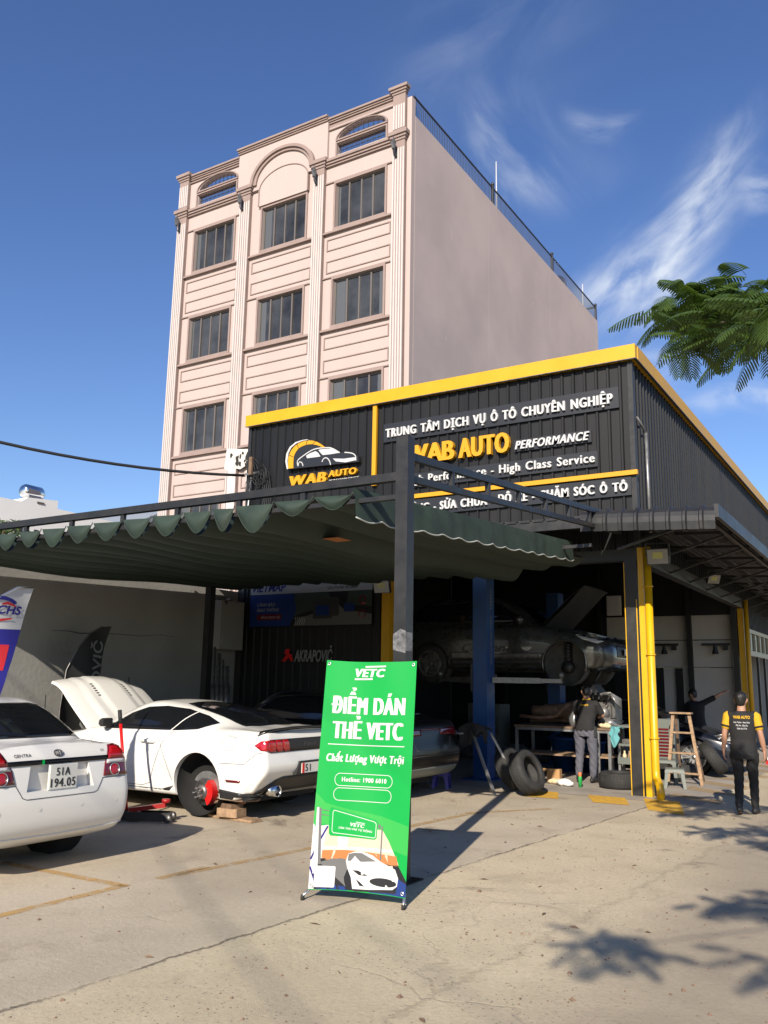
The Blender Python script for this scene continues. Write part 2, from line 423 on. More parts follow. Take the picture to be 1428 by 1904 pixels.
def arc_band(cx, cy, r0, r1, a0, a1, n=24, ky=1.0):
    return ([(cx+r1*cos(a0+(a1-a0)*i/n), cy+ky*r1*sin(a0+(a1-a0)*i/n)) for i in range(n+1)] +
            [(cx+r0*cos(a1+(a0-a1)*i/n), cy+ky*r0*sin(a1+(a0-a1)*i/n)) for i in range(n+1)])
def rrect(u0, u1, v0, v1, r, n=5):
    pts = []
    for (cx, cy, a) in ((u1-r, v0+r, -pi/2), (u1-r, v1-r, 0), (u0+r, v1-r, pi/2), (u0+r, v0+r, pi)):
        pts += [(cx+r*cos(a+pi/2*i/n), cy+r*sin(a+pi/2*i/n)) for i in range(n+1)]
    return pts
def rect(u0, u1, v0, v1): return [(u0, v0), (u1, v0), (u1, v1), (u0, v1)]
# ================================================================ ground
def ground_mat():
    m = bpy.data.materials.new('concrete_yard'); m.use_nodes = True; t = m.node_tree; b = t.nodes['Principled BSDF']
    c = t.nodes.new('ShaderNodeTexCoord'); P = c.outputs['Object']
    def noise(scale, det=6, rgh=.6, vec=None, dist=0):
        n = t.nodes.new('ShaderNodeTexNoise'); n.inputs['Scale'].default_value = scale; n.inputs['Detail'].default_value = det
        n.inputs['Roughness'].default_value = rgh; n.inputs['Distortion'].default_value = dist
        t.links.new(vec or P, n.inputs['Vector']); return n.outputs[0]
    def mixc(f, a, bcol):
        mx = t.nodes.new('ShaderNodeMix'); mx.data_type = 'RGBA'
        if hasattr(f, 'links'): t.links.new(f, mx.inputs[0])
        else: mx.inputs[0].default_value = f
        for i, x in ((6, a), (7, bcol)):
            if hasattr(x, 'links'): t.links.new(x, mx.inputs[i])
            else: mx.inputs[i].default_value = (*x, 1)
        return mx.outputs[2]
    F = lambda op, a, bb=None, cc=None: fmath(op, a, bb, cc, t)
    sx = t.nodes.new('ShaderNodeSeparateXYZ'); t.links.new(P, sx.inputs[0]); X, Y = sx.outputs[0], sx.outputs[1]
    big = noise(.35, 7, .65); mid = noise(1.7, 8, .7, dist=.4); fine = noise(28, 6, .7); grain = noise(140, 3, .6)
    slab = mixc(ramp(big, .3, .7, t), (.375, .32, .24), (.52, .447, .338))
    slab = mixc(ramp(mid, .52, .74, t, 0, .75), slab, (.29, .235, .175))
    slab = mixc(ramp(mid, .26, .46, t, .6, 0), slab, (.49, .435, .35))
    street = mixc(ramp(big, .3, .7, t), (.455, .383, .262), (.62, .525, .37))
    street = mixc(ramp(mid, .5, .8, t, 0, .6), street, (.31, .255, .18))
    vo = t.nodes.new('ShaderNodeTexVoronoi'); vo.inputs['Scale'].default_value = 26; t.links.new(P, vo.inputs['Vector'])
    sp = F('MULTIPLY', ramp(vo.outputs['Distance'], .10, .22, t, 1, 0), ramp(noise(1.3, 4), .36, .56, t))
    street = mixc(F('MULTIPLY', sp, .85), street, (.115, .10, .085))
    vo3 = t.nodes.new('ShaderNodeTexVoronoi'); vo3.inputs['Scale'].default_value = 60; t.links.new(P, vo3.inputs['Vector'])
    sp3 = F('MULTIPLY', ramp(vo3.outputs['Distance'], .12, .25, t, 1, 0), ramp(noise(2.1, 4), .45, .62, t))
    street = mixc(F('MULTIPLY', sp3, .45), street, (.17, .14, .11))
    # asphalt-like darker road further right
    road = mixc(ramp(mid, .3, .7, t), (.28, .235, .175), (.35, .295, .22))
    wob = F('MULTIPLY', F('SUBTRACT', noise(.8, 6, .7), .5), 1.0)
    Xr = F('ADD', F('ADD', X, F('MULTIPLY', Y, .05)), wob)
    col = mixc(ramp(F('ADD', F('SUBTRACT', X, F('MULTIPLY', Y, .065)), F('MULTIPLY', wob, .12)), -4.47, -4.33, t), slab, street)
    col = mixc(ramp(Xr, -2.0, -1.0, t, 0, .8), col, road)
    # fine colour noise and dirt
    col = mixc(ramp(fine, .35, .75, t, 0, .35), col, (.255, .21, .16))
    col = mixc(ramp(grain, .55, .8, t, 0, .35), col, (.52, .46, .38))
    oil = F('MULTIPLY', ramp(noise(.9, 6, .7, dist=.8), .57, .70, t), ramp(Y, 4.5, 8, t))
    col = mixc(F('MULTIPLY', oil, .7), col, (.13, .11, .09))
    Xj = F('SUBTRACT', X, F('MULTIPLY', Y, .065))
    # slab joint and random cracks
    j = F('ABSOLUTE', F('ADD', F('ADD', Xj, 4.40), F('MULTIPLY', F('SUBTRACT', noise(3.5, 8, .75), .5), .20)))
    jm = F('MULTIPLY', ramp(j, .004, .024, t, 1, 0), ramp(noise(1.6, 6), .36, .56, t, .12, .9))
    jm2 = F('MULTIPLY', ramp(F('ABSOLUTE', F('ADD', F('ADD', Xj, 2.75), F('MULTIPLY', F('SUBTRACT', noise(2.2, 7, .75), .5), .5))), .004, .05, t, 1, 0), .20)
    wv = t.nodes.new('ShaderNodeVectorMath'); wv.operation = 'ADD'
    nv = t.nodes.new('ShaderNodeTexNoise'); nv.inputs['Scale'].default_value = 1.1; nv.inputs['Detail'].default_value = 6; t.links.new(P, nv.inputs['Vector'])
    t.links.new(P, wv.inputs[0]); t.links.new(nv.outputs['Color'], wv.inputs[1])
    vc = t.nodes.new('ShaderNodeTexVoronoi'); vc.feature = 'DISTANCE_TO_EDGE'; vc.inputs['Scale'].default_value = .33; t.links.new(wv.outputs[0], vc.inputs['Vector'])
    cr = F('MULTIPLY', ramp(vc.outputs['Distance'], .0015, .006, t, 1, 0), ramp(noise(.5, 4), .46, .56, t))
    cm = F('MINIMUM', F('ADD', F('ADD', jm, jm2), F('MULTIPLY', cr, .16)), 1.0)
    col = mixc(F('MULTIPLY', cm, .8), col, (.07, .058, .045))
    t.links.new(col, b.inputs['Base Color']); b.inputs['Roughness'].default_value = .9; b.inputs['Specular IOR Level'].default_value = .25
    h = F('ADD', F('ADD', F('MULTIPLY', fine, .5), F('MULTIPLY', grain, .35)), F('MULTIPLY', cm, -1.2))
    h = F('ADD', h, F('MULTIPLY', mid, .8))
    bp = t.nodes.new('ShaderNodeBump'); bp.inputs['Strength'].default_value = .55; bp.inputs['Distance'].default_value = .02
    t.links.new(h, bp.inputs['Height']); t.links.new(bp.outputs[0], b.inputs['Normal'])
    MT['concrete_yard'] = m
ground_mat()
g = M(); R_ = 1500
g.add([(-R_, -R_, 0), (R_, -R_, 0), (R_, R_, 0), (-R_, R_, 0)], [(0, 1, 2, 3)])
struct('ground', g, 'concrete_yard')
defm('shop_floor', (.30, .265, .225), .85, var=.18, vscale=1.3, dirt=.6, dcol=(.12, .105, .09), dscale=1.2, bump=.2)
f = M(); f.add([(-12.4, 13.75, .004), (-2.95, 13.75, .004), (-2.95, 40, .004), (-12.4, 40, .004)], [(0, 1, 2, 3)])
struct('workshop_floor', f, 'shop_floor')
# parking bay lines and hazard stripes, painted on the concrete
ln = M()
def strip(a, b, w, z=.004):
    a = Vector((*a, z)); b = Vector((*b, z)); d = (b-a).normalized(); n = Vector((-d.y, d.x, 0))*w/2
    k = max(1, int((b-a).length/.5))
    for i in range(k): p = a+(b-a)*i/k; q = a+(b-a)*(i+1)/k; ln.add([p-n, q-n, q+n, p+n], [(0, 1, 2, 3)])
strip((-5.82, 2.2), (-5.82, 5.42), .10); strip((-5.77, 5.40), (-7.4, 5.40), .10)
single('parking_line', ln, 'line_paint', 'worn yellow parking line turning a corner on the concrete beside the white sedan', 'parking line')
ln = M()
strip((-5.78, 6.35), (-5.78, 5.75), .10); strip((-5.75, 5.95), (-5.45, 8.6), .10); strip((-5.5, 8.6), (-5.3, 10.9), .12); strip((-5.36, 10.9), (-4.6, 12.0), .12)
single('parking_line', ln, 'line_faint', 'faint yellow parking line running from the coupe to the workshop bay', 'parking line')
def quad(pts, z=.008): ln.add([(p[0], p[1], z) for p in pts], [(0, 1, 2, 3)])
for x0, l in ((-5.72, 'yellow hazard stripe half hidden by the leaning tyres'), (-4.64, 'yellow hazard stripe lying between the tyres and the corner column'), (-4.22, 'yellow hazard stripe at the foot of the yellow downpipe')):
    ln = M(); quad([(x0, 13.75), (x0+.62, 13.2), (x0+.72, 13.75), (x0+.12, 14.1)] if x0 > -4.3 else [(x0-.05, 13.85), (x0+.3, 13.05), (x0+.85, 13.05), (x0+.55, 13.85)])
    if x0 > -4.3: ln.v = [(-3.86, 14.02, .008), (-3.45, 12.75, .008), (-2.9, 12.55, .008), (-3.3, 13.95, .008)]
    single('hazard_stripe', ln, 'hazard_paint', l, 'floor marking')
for k in range(9):
    ln = M(); y0 = 14.6+k*1.15; quad([(-3.62, y0), (-2.75, y0-.6), (-2.75, y0-.12), (-3.62, y0+.45)])
    single('hazard_stripe', ln, 'line_faint', 'faded yellow hazard stripe on the floor under the side awning', 'floor marking', group='faded hazard stripes under the side awning')
# ================================================================ tall building behind
YT = 22.0
tw = thing('apartment_building', 'tall cream apartment building with dark windows and brown mouldings behind the black workshop', 'building', (-18, YT, 0))
FT = ((0, YT, 0), (1, 0, 0), (0, 0, 1), (0, -1, 0))          # facade frame: u=X, v=Z, N towards the street
bays = [(-22.27, -20.30), (-18.97, -17.00), (-15.74, -13.75)]
floors = [16.81-3.54*k for k in range(5)]
holes = []
for (a, b_) in bays:
    for z in floors: holes.append(rect(a, b_, z, z+1.65))
mw = M(); mw.prism(rect(-23.2, -12.86, 0, 19.25), FT, -.22, 0, holes)
# attic screen with lunette openings the sky shows through, stepped in the middle
def lun(a, b_, z0, z1, z2, n=14): 
    c = (a+b_)/2; r = (b_-a)/2
    return [(c+r*cos(pi*i/n), z1+(z2-z1)*sin(pi*i/n)) for i in range(n+1)]
def attic_holes(a, b_): return [rect(a, b_, 19.58, 19.98), [(p[0], p[1]) for p in lun(a+.02, b_-.02, 0, 20.17, 20.56)]]
mw.prism(rect(-23.2, -20.15, 19.25, 20.72), FT, -.22, 0, attic_holes(-22.25, -20.30))
mw.prism(rect(-20.15, -16.1, 19.25, 20.95), FT, -.22, .10)
mw.prism(rect(-16.1, -12.86, 19.25, 20.72), FT, -.22, 0, attic_holes(-15.74, -13.76))
wall = part('wall', mw, 'cream', tw)
cm = M()                                                      # body: bare side wall, back, roof
cm.box(-13.1, -12.76, 22.22, 41.3, 0, 20.15); cm.box(-23.2, -13.1, 40.9, 41.3, 0, 20.15); cm.box(-23.2, -13.1, 22.6, 40.9, 19.5, 19.7)
cm.box(-23.3, -23.2, 22.2, 41.3, 0, 20.15)
part('side_wall', cm, 'cement', tw)
st_ = M(); rr = random.Random(17)
for k in range(16):
    y = rr.uniform(24, 40); z = rr.uniform(9, 19.5); w = rr.uniform(.02, .05); h = rr.uniform(.05, .5)
    st_.add([(-12.757, y, z), (-12.757, y+w, z+.03), (-12.757, y+w*.7, z+h), (-12.757, y+w*.1, z+h*.9)], [(0, 1, 2, 3)])
for y in (27.9, 34.4): st_.add([(-12.757, y, 11), (-12.757, y+.02, 11), (-12.757, y+.025, 19.9), (-12.757, y+.01, 19.9)], [(0, 1, 2, 3)])
part('plaster_mark', st_, 'plaster_pale', tw)
co = M(); co.box(-12.94, -12.765, 21.985, 22.22, 0, 20.75)
part('corner_strip', co, 'cream', tw)
dk = M(); dk.box(-23.1, -13.1, 23.2, 23.3, 0, 19.5); part('room_back', dk, 'sheet_dark', tw)
# pilasters with white flutes
pil = [(-23.14, -22.68, 20.72), (-19.98, -19.49, 19.25), (-16.62, -16.17, 19.25), (-13.42, -12.95, 20.9)]
for (a, b_, zt) in pil:
    p = M(); p.prism(rect(a, b_, 0, zt), FT, 0, .14); po = part('pilaster', p, 'cream_trim', tw)
    fl = M(); w = (b_-a); n = 5
    for (z0, z1) in ([(0, 18.9)] if zt < 20 else [(0, 18.9), (19.62, 20.5)]):
        for i in range(n):
            u = a+w*(.09+.82*i/(n-1)); fl.prism(rect(u-.030, u+.030, z0, z1), FT, .14, .155)
    part('flute', fl, 'flute_white', po)
    for cap_ in ([(19.18, 19.27, .17, .03), (19.27, 19.36, .21, .07), (19.36, 19.49, .26, .12)], [(20.72, 20.80, .17, .03), (20.80, 20.88, .21, .07), (20.88, 21.0, .26, .12)] if zt > 20 and a < -20 else [(20.90, 20.98, .17, .03), (20.98, 21.06, .21, .07), (21.06, 21.16, .26, .12)] if zt > 20 else []):
        if not cap_: continue
        cp = M()
        for (z0, z1, d, e) in cap_: cp.prism(rect(a-e, b_+e, z0, z1), FT, 0.001, d)
        part('capital', cp, 'cream_trim', tw)
# horizontal mouldings
tr = M()
def hb(x0, x1, z0, z1, d): tr.prism(rect(x0, x1, z0, z1), FT, .0005, d)
segs = [(-22.68, -19.98), (-19.49, -16.62), (-16.17, -13.42)]
for k, (a, b_) in enumerate(segs):
    if k != 1:
        hb(a, b_, 19.17, 19.24, .08); hb(a, b_, 19.24, 19.32, .13); hb(a, b_, 19.32, 19.41, .18)
        hb(a, b_, 20.56+.04, 20.64, .06)
    w0, w1 = bays[k]
    for z in floors:
        hb(a, b_, z-.20, z-.14, .12); hb(a, b_, z-.14, z-.10, .07)     # sill band
        if not (k == 1 and z > 16):
            hb(a, b_, z+1.73, z+1.77, .05)                            # header band
        fw = .07
        hb(w0-fw, w0, z-.10, z+1.73, .05); hb(w1, w1+fw, z-.10, z+1.73, .05); hb(w0, w1, z+1.65, z+1.73, .05); hb(w0, w1, z-.10, z, .06)
        for (z0, z1) in ((z-.80, z-.37), (z-1.62, z-1.17)):           # raised panel frames
            t_ = .035
            hb(a+.12, b_-.10, z1-t_, z1, .03); hb(a+.12, b_-.10, z0, z0+t_, .03); hb(a+.12, a+.12+t_, z0+t_, z1-t_, .03); hb(b_-.10-t_, b_-.10, z0+t_, z1-t_, .03)
# parapet copings
for (x0, x1, zt, d) in ((-22.7, -20.15, 20.72, 0.0), (-20.15, -16.1, 20.95, .10), (-16.1, -13.4, 20.86, 0.0)):
    e = .12 if d else 0
    for (z0, z1, dd) in ((0, .06, .05), (.06, .12, .09), (.12, .19, .14)):
        tr.prism(rect(x0-e*dd*2, x1+e*dd*2, zt+z0, zt+z1), FT, -.24, d+dd)
tr.prism(rect(-16.1, -13.4, 20.72, 20.86), FT, -.22, -.001)
# arches over the middle bay and round the lunettes
def archband(c, zc, r0, r1, ky, d0, d1, a0=0, a1=pi, n=28): tr.prism(arc_band(c, zc, r0, r1, a0, a1, n, ky), FT, d0, d1)
archband(-18.03, 19.42, 1.20, 1.32, .80, .1005, .17); archband(-18.03, 19.42, 1.32, 1.45, .80, .1005, .24); archband(-18.0, 19.15, 1.08, 1.12, .62, .1005, .13)
tr.prism(rect(-19.12, -19.08, 18.55, 19.15), FT, .0005, .13); tr.prism(rect(-16.92, -16.88, 18.55, 19.15), FT, .0005, .13)
for (a, b_) in (bays[0], bays[2]):
    c = (a+b_)/2; r = (b_-a)/2
    archband(c, 20.17, r, r+.06, .42, .0005, .05)
    hb(a-.06, b_+.06, 20.0, 20.05, .05); hb(a-.06, b_+.06, 20.10, 20.15, .05); hb(a-.06, a, 19.42, 20.0, .05); hb(b_, b_+.06, 19.42, 20.0, .05)
part('moulding', tr, 'cream_trim', tw)
# curved blind panel under the arch
ap = M(); ap.prism([(-19.08, 18.55)]+[(-16.92, 18.55)]+[(-18+1.08*cos(pi*i/20), 19.15+.67*sin(pi*i/20)) for i in range(21)], FT, .0005, .102)
part('arch_panel', ap, 'cream', tw)
# windows, each its own part: frame with four sliding lights, pane behind
for (a, b_) in bays:
    for z in floors:
        fr = M(); Fw = ((0, YT+.10, 0), (1, 0, 0), (0, 0, 1), (0, -1, 0))
        us = [a+.04+(b_-a-.08)*i/4 for i in range(5)]
        hl = [rect(us[i]+.025, us[i+1]-.025, z+.07, z+1.58) for i in range(4)]
        fr.prism(rect(a+.005, b_-.005, z+.005, z+1.645), Fw, -.03, .03, hl)
        for i in (1, 3): fr.prism(rect(us[i]-.03, us[i]+.03, z+.04, z+1.61), Fw, .031, .05)
        wo = part('window', fr, 'window_frame', tw)
        kk = int(abs(a)*7+z*3) % 5
        cu_ = M(); cu_.prism(rect(us[0]+.03, us[0]+.10+.075*kk, z+.08, z+1.57), Fw, -.0035, -.0015)
        if kk in (1, 4): part('curtain', cu_, 'curtain_grey', wo); cu_ = M(); cu_.prism(rect(us[4]-.18, us[4]-.03, z+.08, z+1.57), Fw, -.0035, -.0015)
        part('curtain', cu_, 'curtain_grey', wo)
        pn = M(); pn.prism(rect(a+.03, b_-.03, z+.03, z+1.62), Fw, -.012, -.004)
        part('pane', pn, 'window_glass', wo)
# iron scroll grilles in the lunettes
for (a, b_) in (bays[0], bays[2]):
    gr = M(); y = YT+.1
    for i in range(9):
        c = a+.12+(b_-a-.24)*i/8; r = .085
        for (zz, s_) in ((19.70, 1), (19.86, -1)):
            pts = [(c+s_*r*(1-t*.07)*cos(t*.55), y, zz+s_*r*(1-t*.07)*sin(t*.55)) for t in range(14)]
            gr.tube(pts, .011, 4, caps=False)
    for zz in (19.62, 19.78, 19.95): gr.bar((a, y, zz), (b_, y, zz), .018)
    c = (a+b_)/2
    for i in range(9):
        u = c+(i-4)*.2; h = 20.17+.36*sqrt(max(0, 1-((u-c)/1.0)**2)); gr.bar((u, y, 20.15), (u, y, h), .016)
        gr.tube([(u+.07*cos(t*.6)*(1-t*.05), y, 20.26+.07*sin(t*.6)*(1-t*.05)) for t in range(12)], .010, 4, caps=False)
    part('grille', gr, 'blue_black_iron', tw)
# plaster knocked off beside the cable bracket
pe = M()
pe.prism([(-19.95, 9.56), (-19.2, 9.45), (-18.55, 9.38), (-18.3, 9.2), (-18.35, 8.85), (-18.9, 8.92), (-19.3, 8.75), (-19.5, 8.80), (-19.52, 7.0), (-19.85, 7.0), (-19.86, 8.75), (-20.02, 8.85)], FT, .151, .162)
pe.prism([(-19.15, 8.72), (-18.3, 8.76), (-18.3, 8.08), (-18.7, 8.10), (-19.1, 8.03)], FT, .031, .04)
part('bare_patch', pe, 'peeled_white', tw)
pe = M(); rr = random.Random(9)
for k in range(26):
    cx = -19.75+1.35*rr.random(); cz_ = 8.9+.42*rr.random()**1.3; r_ = .03+.07*rr.random()
    pe.prism([(cx+r_*(.5+rr.random())*cos(2*pi*i/9)*.8, cz_+r_*(.5+rr.random())*sin(2*pi*i/9)*1.4) for i in range(9)], FT, .163, .168+.0003*k)
part('torn_scrap', pe, 'torn_black', tw)
# roof railing along the side
rl = M()
for i in range(150): y = 22.3+i*.1275; rl.bar((-12.86, y, 20.15), (-12.86, y, 20.93), .016)
rl.bar((-12.86, 22.25, 20.95), (-12.86, 41.4, 20.95), .045, .05); rl.bar((-12.86, 22.25, 20.25), (-12.86, 41.4, 20.25), .03)
for y in (28.57, 35.07, 41.35): rl.box(-12.91, -12.81, y-.05, y+.05, 20.15, 21.02); rl.lathe([(0, 21.02), (.07, 21.05), (.08, 21.1), (.05, 21.16), (0, 21.17)], (-12.86, y, 0), n=10)
rl.bar((-23.0, 41.3, 20.95), (-12.86, 41.3, 20.95), .06, .07)
part('railing', rl, 'black_iron', tw)
# wall lanterns on the pilasters
places = ['leftmost pilaster of the cream building', 'second pilaster from the left of the cream building', 'third pilaster from the left of the cream building', 'right corner pilaster of the cream building']
for (a, b_, zt), pl in zip(pil, places):
    u = a+.16; y = YT-.14
    la = thing('wall_lantern', 'small dark wall lantern on the '+pl, 'lantern', (u, y, 18.6), 0, 'wall lanterns on the cream building')
    b = M(); b.box(u-.03, u+.03, y-.03, y+.0, 18.55, 18.95); b.tube([(u, y-.02, 18.65), (u, y-.12, 18.58), (u, y-.20, 18.66), (u, y-.20, 18.76)], .014, 6)
    b.tube([(u+.05*cos(t*.6)*(1-t*.05), y-.08, 18.60+.05*sin(t*.6)*(1-t*.05)) for t in range(12)], .010, 5, caps=False)
    part('bracket', b, 'black_iron', la)
    h = M(); h.lathe([(.02, 18.76), (.06, 18.78), (.09, 18.98), (.10, 19.0), (.085, 19.02), (.05, 19.12), (.02, 19.16), (.012, 19.24), (0, 19.25)], (u, y-.2, 0), n=6, smooth=False)
    part('lamp_head', h, 'steel_dull', la)
# water tank and rods on the roof
wt = M(); wt.lathe([(0, -1.0), (.35, -.98), (.5, -.8), (.5, .8), (.35, .98), (0, 1.0)], (-13.9, 36.9, 20.35), 'x', 20)
wt.box(-14.6, -13.2, 36.5, 37.3, 19.7, 19.95)
single('water_tank', wt, 'chrome', 'shiny steel water tank behind the roof railing of the cream building', 'water tank')
for (x, y, z0, z1, l) in ((-13.2, 29.7, 19.7, 22.85, 'tall thin white rod standing behind the roof railing near the front'), (-13.2, 40.4, 19.7, 21.95, 'short thin rod at the far back corner of the cream roof')):
    r = M(); r.tube([(x, y, z0), (x, y, (z0+z1)/2), (x, y, z1)], [.035, .03, .02], 6); single('roof_rod', r, 'sign_white', l, 'antenna', group='rods on the cream building roof')
# ================================================================ white house far left
wh = thing('white_house', 'plain white flat-roofed house far behind the boundary wall', 'house', (-36, 22, 0))
b = M(); b.prism([(15, 0), (29.4, 0), (29.4, 9.35), (25.86, 9.42), (25.86, 9.80), (24.25, 9.66), (23.9, 9.42), (15, 9.3)], ((-34, 0, 0), (0, 1, 0), (0, 0, 1), (1, 0, 0)), -8, 0)
part('wall', b, 'white_wall', wh)
for (y0, y1, z0, z1) in ((23.6, 24.1, 8.05, 8.35), (26.1, 26.5, 7.9, 8.2), (24.7, 24.95, 8.0, 8.25)):
    w = M(); w.box(-34.0, -33.97, y0, y1, z0, z1); part('window', w, 'window_glass', wh)
vb = M(); vb.box(-34.0, -33.97, 24.72, 25.1, 9.48, 9.56); part('vent', vb, 'window_frame', wh)
tk = M(); tk.lathe([(0, -.55), (.25, -.52), (.33, -.4), (.33, .4), (.25, .52), (0, .55)], (-34.6, 24.85, 10.06), 'y', 18); tk.box(-34.9, -34.3, 24.5, 25.2, 9.4, 9.85)
single('water_tank', tk, 'chrome', 'round shiny water tank on top of the white house', 'water tank')
gh = thing('gabled_house', 'grey-roofed gabled house peeking between the white house and the cream building', 'house', (-40, 36, 0))
b = M(); b.box(-44, -36, 32, 40, 0, 9.6); part('wall', b, 'white_wall', gh)
b = M(); b.prism([(31.4, 9.6), (40.6, 9.6), (36, 11.9)], ((-44.3, 0, 0), (0, 1, 0), (0, 0, 1), (1, 0, 0)), 0, 8.8); part('roof', b, 'grey_roof', gh)
# trees beyond the wall at far left
def bush(name, label, c, rx, rz, n, seed, size=.22):
    t = thing(name, label, 'tree', (c[0], c[1], 0)); rr = random.Random(seed)
    tr_ = M(); tr_.tube([(c[0], c[1], 0), (c[0]+.1, c[1], c[2]*.6), (c[0], c[1], c[2])], [.16, .12, .05], 7)
    for k in range(6):
        a = rr.random()*6.28; tr_.tube([(c[0], c[1], c[2]*.7), (c[0]+cos(a)*rx*.6, c[1]+sin(a)*rx*.6, c[2]+rz*.4*rr.random())], [.06, .02], 5)
    part('trunk', tr_, 'bark', t)
    cr = M()
    for k in range(n):
        v = Vector((rr.gauss(0, 1), rr.gauss(0, 1), rr.gauss(0, 1))).normalized()*(rr.random()**.5)
        cl_ = 1+.35*sin(v.x*5+seed)*cos(v.y*4)
        p = Vector((c[0]+v.x*rx*cl_, c[1]+v.y*rx*cl_, c[2]+v.z*rz*cl_))
        a = Vector((rr.gauss(0, 1), rr.gauss(0, 1), rr.gauss(0, .5))).normalized()*size*(.6+.8*rr.random()); b_ = a.cross(Vector((rr.gauss(0, 1), rr.gauss(0, 1), 1))).normalized()*size*.4
        cr.add([p-a*.5, p+b_*.5, p+a*.5, p-b_*.5], [(0, 1, 2, 3)])
    part('crown', cr, 'leaf', t, fixn=False); return t
bush('garden_tree', 'small leafy tree showing over the canopy before the white house', (-30.5, 20.3, 7.0), 1.2, .8, 2600, 3)
# ================================================================ black workshop
YG = 14.32
gx0, gx1 = -12.39, -3.87
ws = thing('workshop_building', 'black corrugated steel car workshop with yellow roof edge and open bays', 'building', (-8.1, YG, 0))
def corr(x0, x1, fn, pitch=.21, h=.028):
    """trapezoid profile between x0 and x1 as (s, height) list"""
    pts = []; x = x0
    while x < x1:
        for (a, b_) in ((0, 0), (.50, 0), (.58, h), (.74, h), (.82, 0)):
            if x+a*pitch < x1: pts.append((x+a*pitch, b_))
        x += pitch
    pts.append((x1, 0)); return pts
def corr_wall(mb, x0, x1, z0, z1, place, **k):
    pr = corr(x0, x1, None, **k); n = len(pr)
    vs = [place(s, h, z) for z in (z0, z1) for (s, h) in pr]
    mb.add(vs, [(i, i+1, n+i+1, n+i) for i in range(n-1)])
fw = M()
corr_wall(fw, gx0, gx1, 3.95, 7.26, lambda s, h, z: (s, YG-h, z))
corr_wall(fw, gx0, -8.82, 0, 3.95, lambda s, h, z: (s, YG-h, z))
part('front_cladding', fw, 'sheet_black', ws, fixn=False)
sw = M(); corr_wall(sw, YG, 38, 3.95, 7.26, lambda s, h, z: (gx1+h, s, z), pitch=.20)
corr_wall(sw, YG, 38, 0, 7.26, lambda s, h, z: (gx0-h, s, z))
part('side_cladding', sw, 'sheet_black', ws, fixn=False)
cj = M(); cj.box(gx1-.05, gx1+.035, YG-.035, YG+.05, 3.95, 7.24); part('corner_flashing', cj, 'steel_black', ws)
cj = M(); cj.box(gx0-.035, gx0+.05, YG-.035, YG+.05, 0, 7.24); part('corner_flashing', cj, 'steel_black', ws)
ft = M(); ft.box(gx0-.06, gx1+.12, YG-.13, YG+.02, 7.25, 7.50); ft.box(gx1-.02, gx1+.13, YG+.02, 38.1, 7.25, 7.50)
part('roof_trim', ft, 'yellow_paint', ws)
dr = M(); dr.box(gx0-.06, gx1+.125, YG-.135, YG-.10, 7.235, 7.247); dr.box(gx1+.09, gx1+.135, YG-.10, 38.1, 7.235, 7.247); part('drip_edge', dr, 'steel_dull', ws)
rf = M(); rf.box(gx0, gx1, YG+.02, 38, 7.1, 7.2); part('roof', rf, 'sheet_dark', ws)
vt = M(); vt.box(-9.10, -9.01, YG-.09, YG-.03, 5.55, 7.235); vt.box(-9.0, -3.80, YG-.10, YG-.03, 5.20, 5.28); part('sign_divider', vt, 'sign_orange', ws)
# frame members round the openings
be = M(); be.box(-8.82, gx1, YG-.06, YG+.12, 3.75, 3.95); be.box(gx1-.12, gx1+.06, YG+.2, 24.2, 3.72, 3.95); part('lintel', be, 'steel_black', ws)
c1 = M(); c1.box(gx1-.22, gx1-.02, YG-.06, YG+.18, 0, 3.75); part('column', c1, 'steel_black', ws)
c1b = M(); c1b.box(gx1-.235, gx1-.222, YG-.065, YG-.04, 0, 3.72); c1b.box(gx1-.045, gx1-.03, YG-.075, YG-.061, 0, 3.1); part('column_edge', c1b, 'yellow_pipe', ws)
c2 = M(); c2.box(gx1+.01, gx1+.10, YG-.10, YG+.06, 0, 3.95); part('yellow_column', c2, 'yellow_pipe', ws)
dp = M(); dp.tube([(gx1+.17, YG-.10, 3.95), (gx1+.17, YG-.10, .42), (gx1+.18, YG-.12, .30), (gx1+.25, YG-.22, .20), (gx1+.27, YG-.25, .12), (gx1+.27, YG-.26, .0)], .062, 14)
for z in (.9, 2.2, 3.3): dp.tube([(gx1+.17+.07*cos(t), YG-.10+.07*sin(t), z) for t in [2*pi*i/12 for i in range(12)]], .014, 5, closed=True)
part('downpipe', dp, 'yellow_pipe', ws)
c3 = M(); c3.box(-8.80, -8.62, YG-.10, YG+.10, 0, 3.9); part('yellow_column', c3, 'yellow_paint', ws)
c4 = M(); c4.box(gx1-.10, gx1+.04, 23.9, 24.05, 0, 3.95); c4.tube([(gx1+.11, 23.9, 3.95), (gx1+.11, 23.9, 0)], .06, 12); part('yellow_column', c4, 'yellow_paint', ws)
c6 = M(); c6.box(gx1-.25, gx1-.12, 23.8, 24.05, 0, 3.95); part('column', c6, 'steel_black', ws)
c5 = M(); c5.box(gx1-.06, gx1+.06, 29.0, 29.2, 0, 3.0); part('yellow_column', c5, 'yellow_paint', ws)
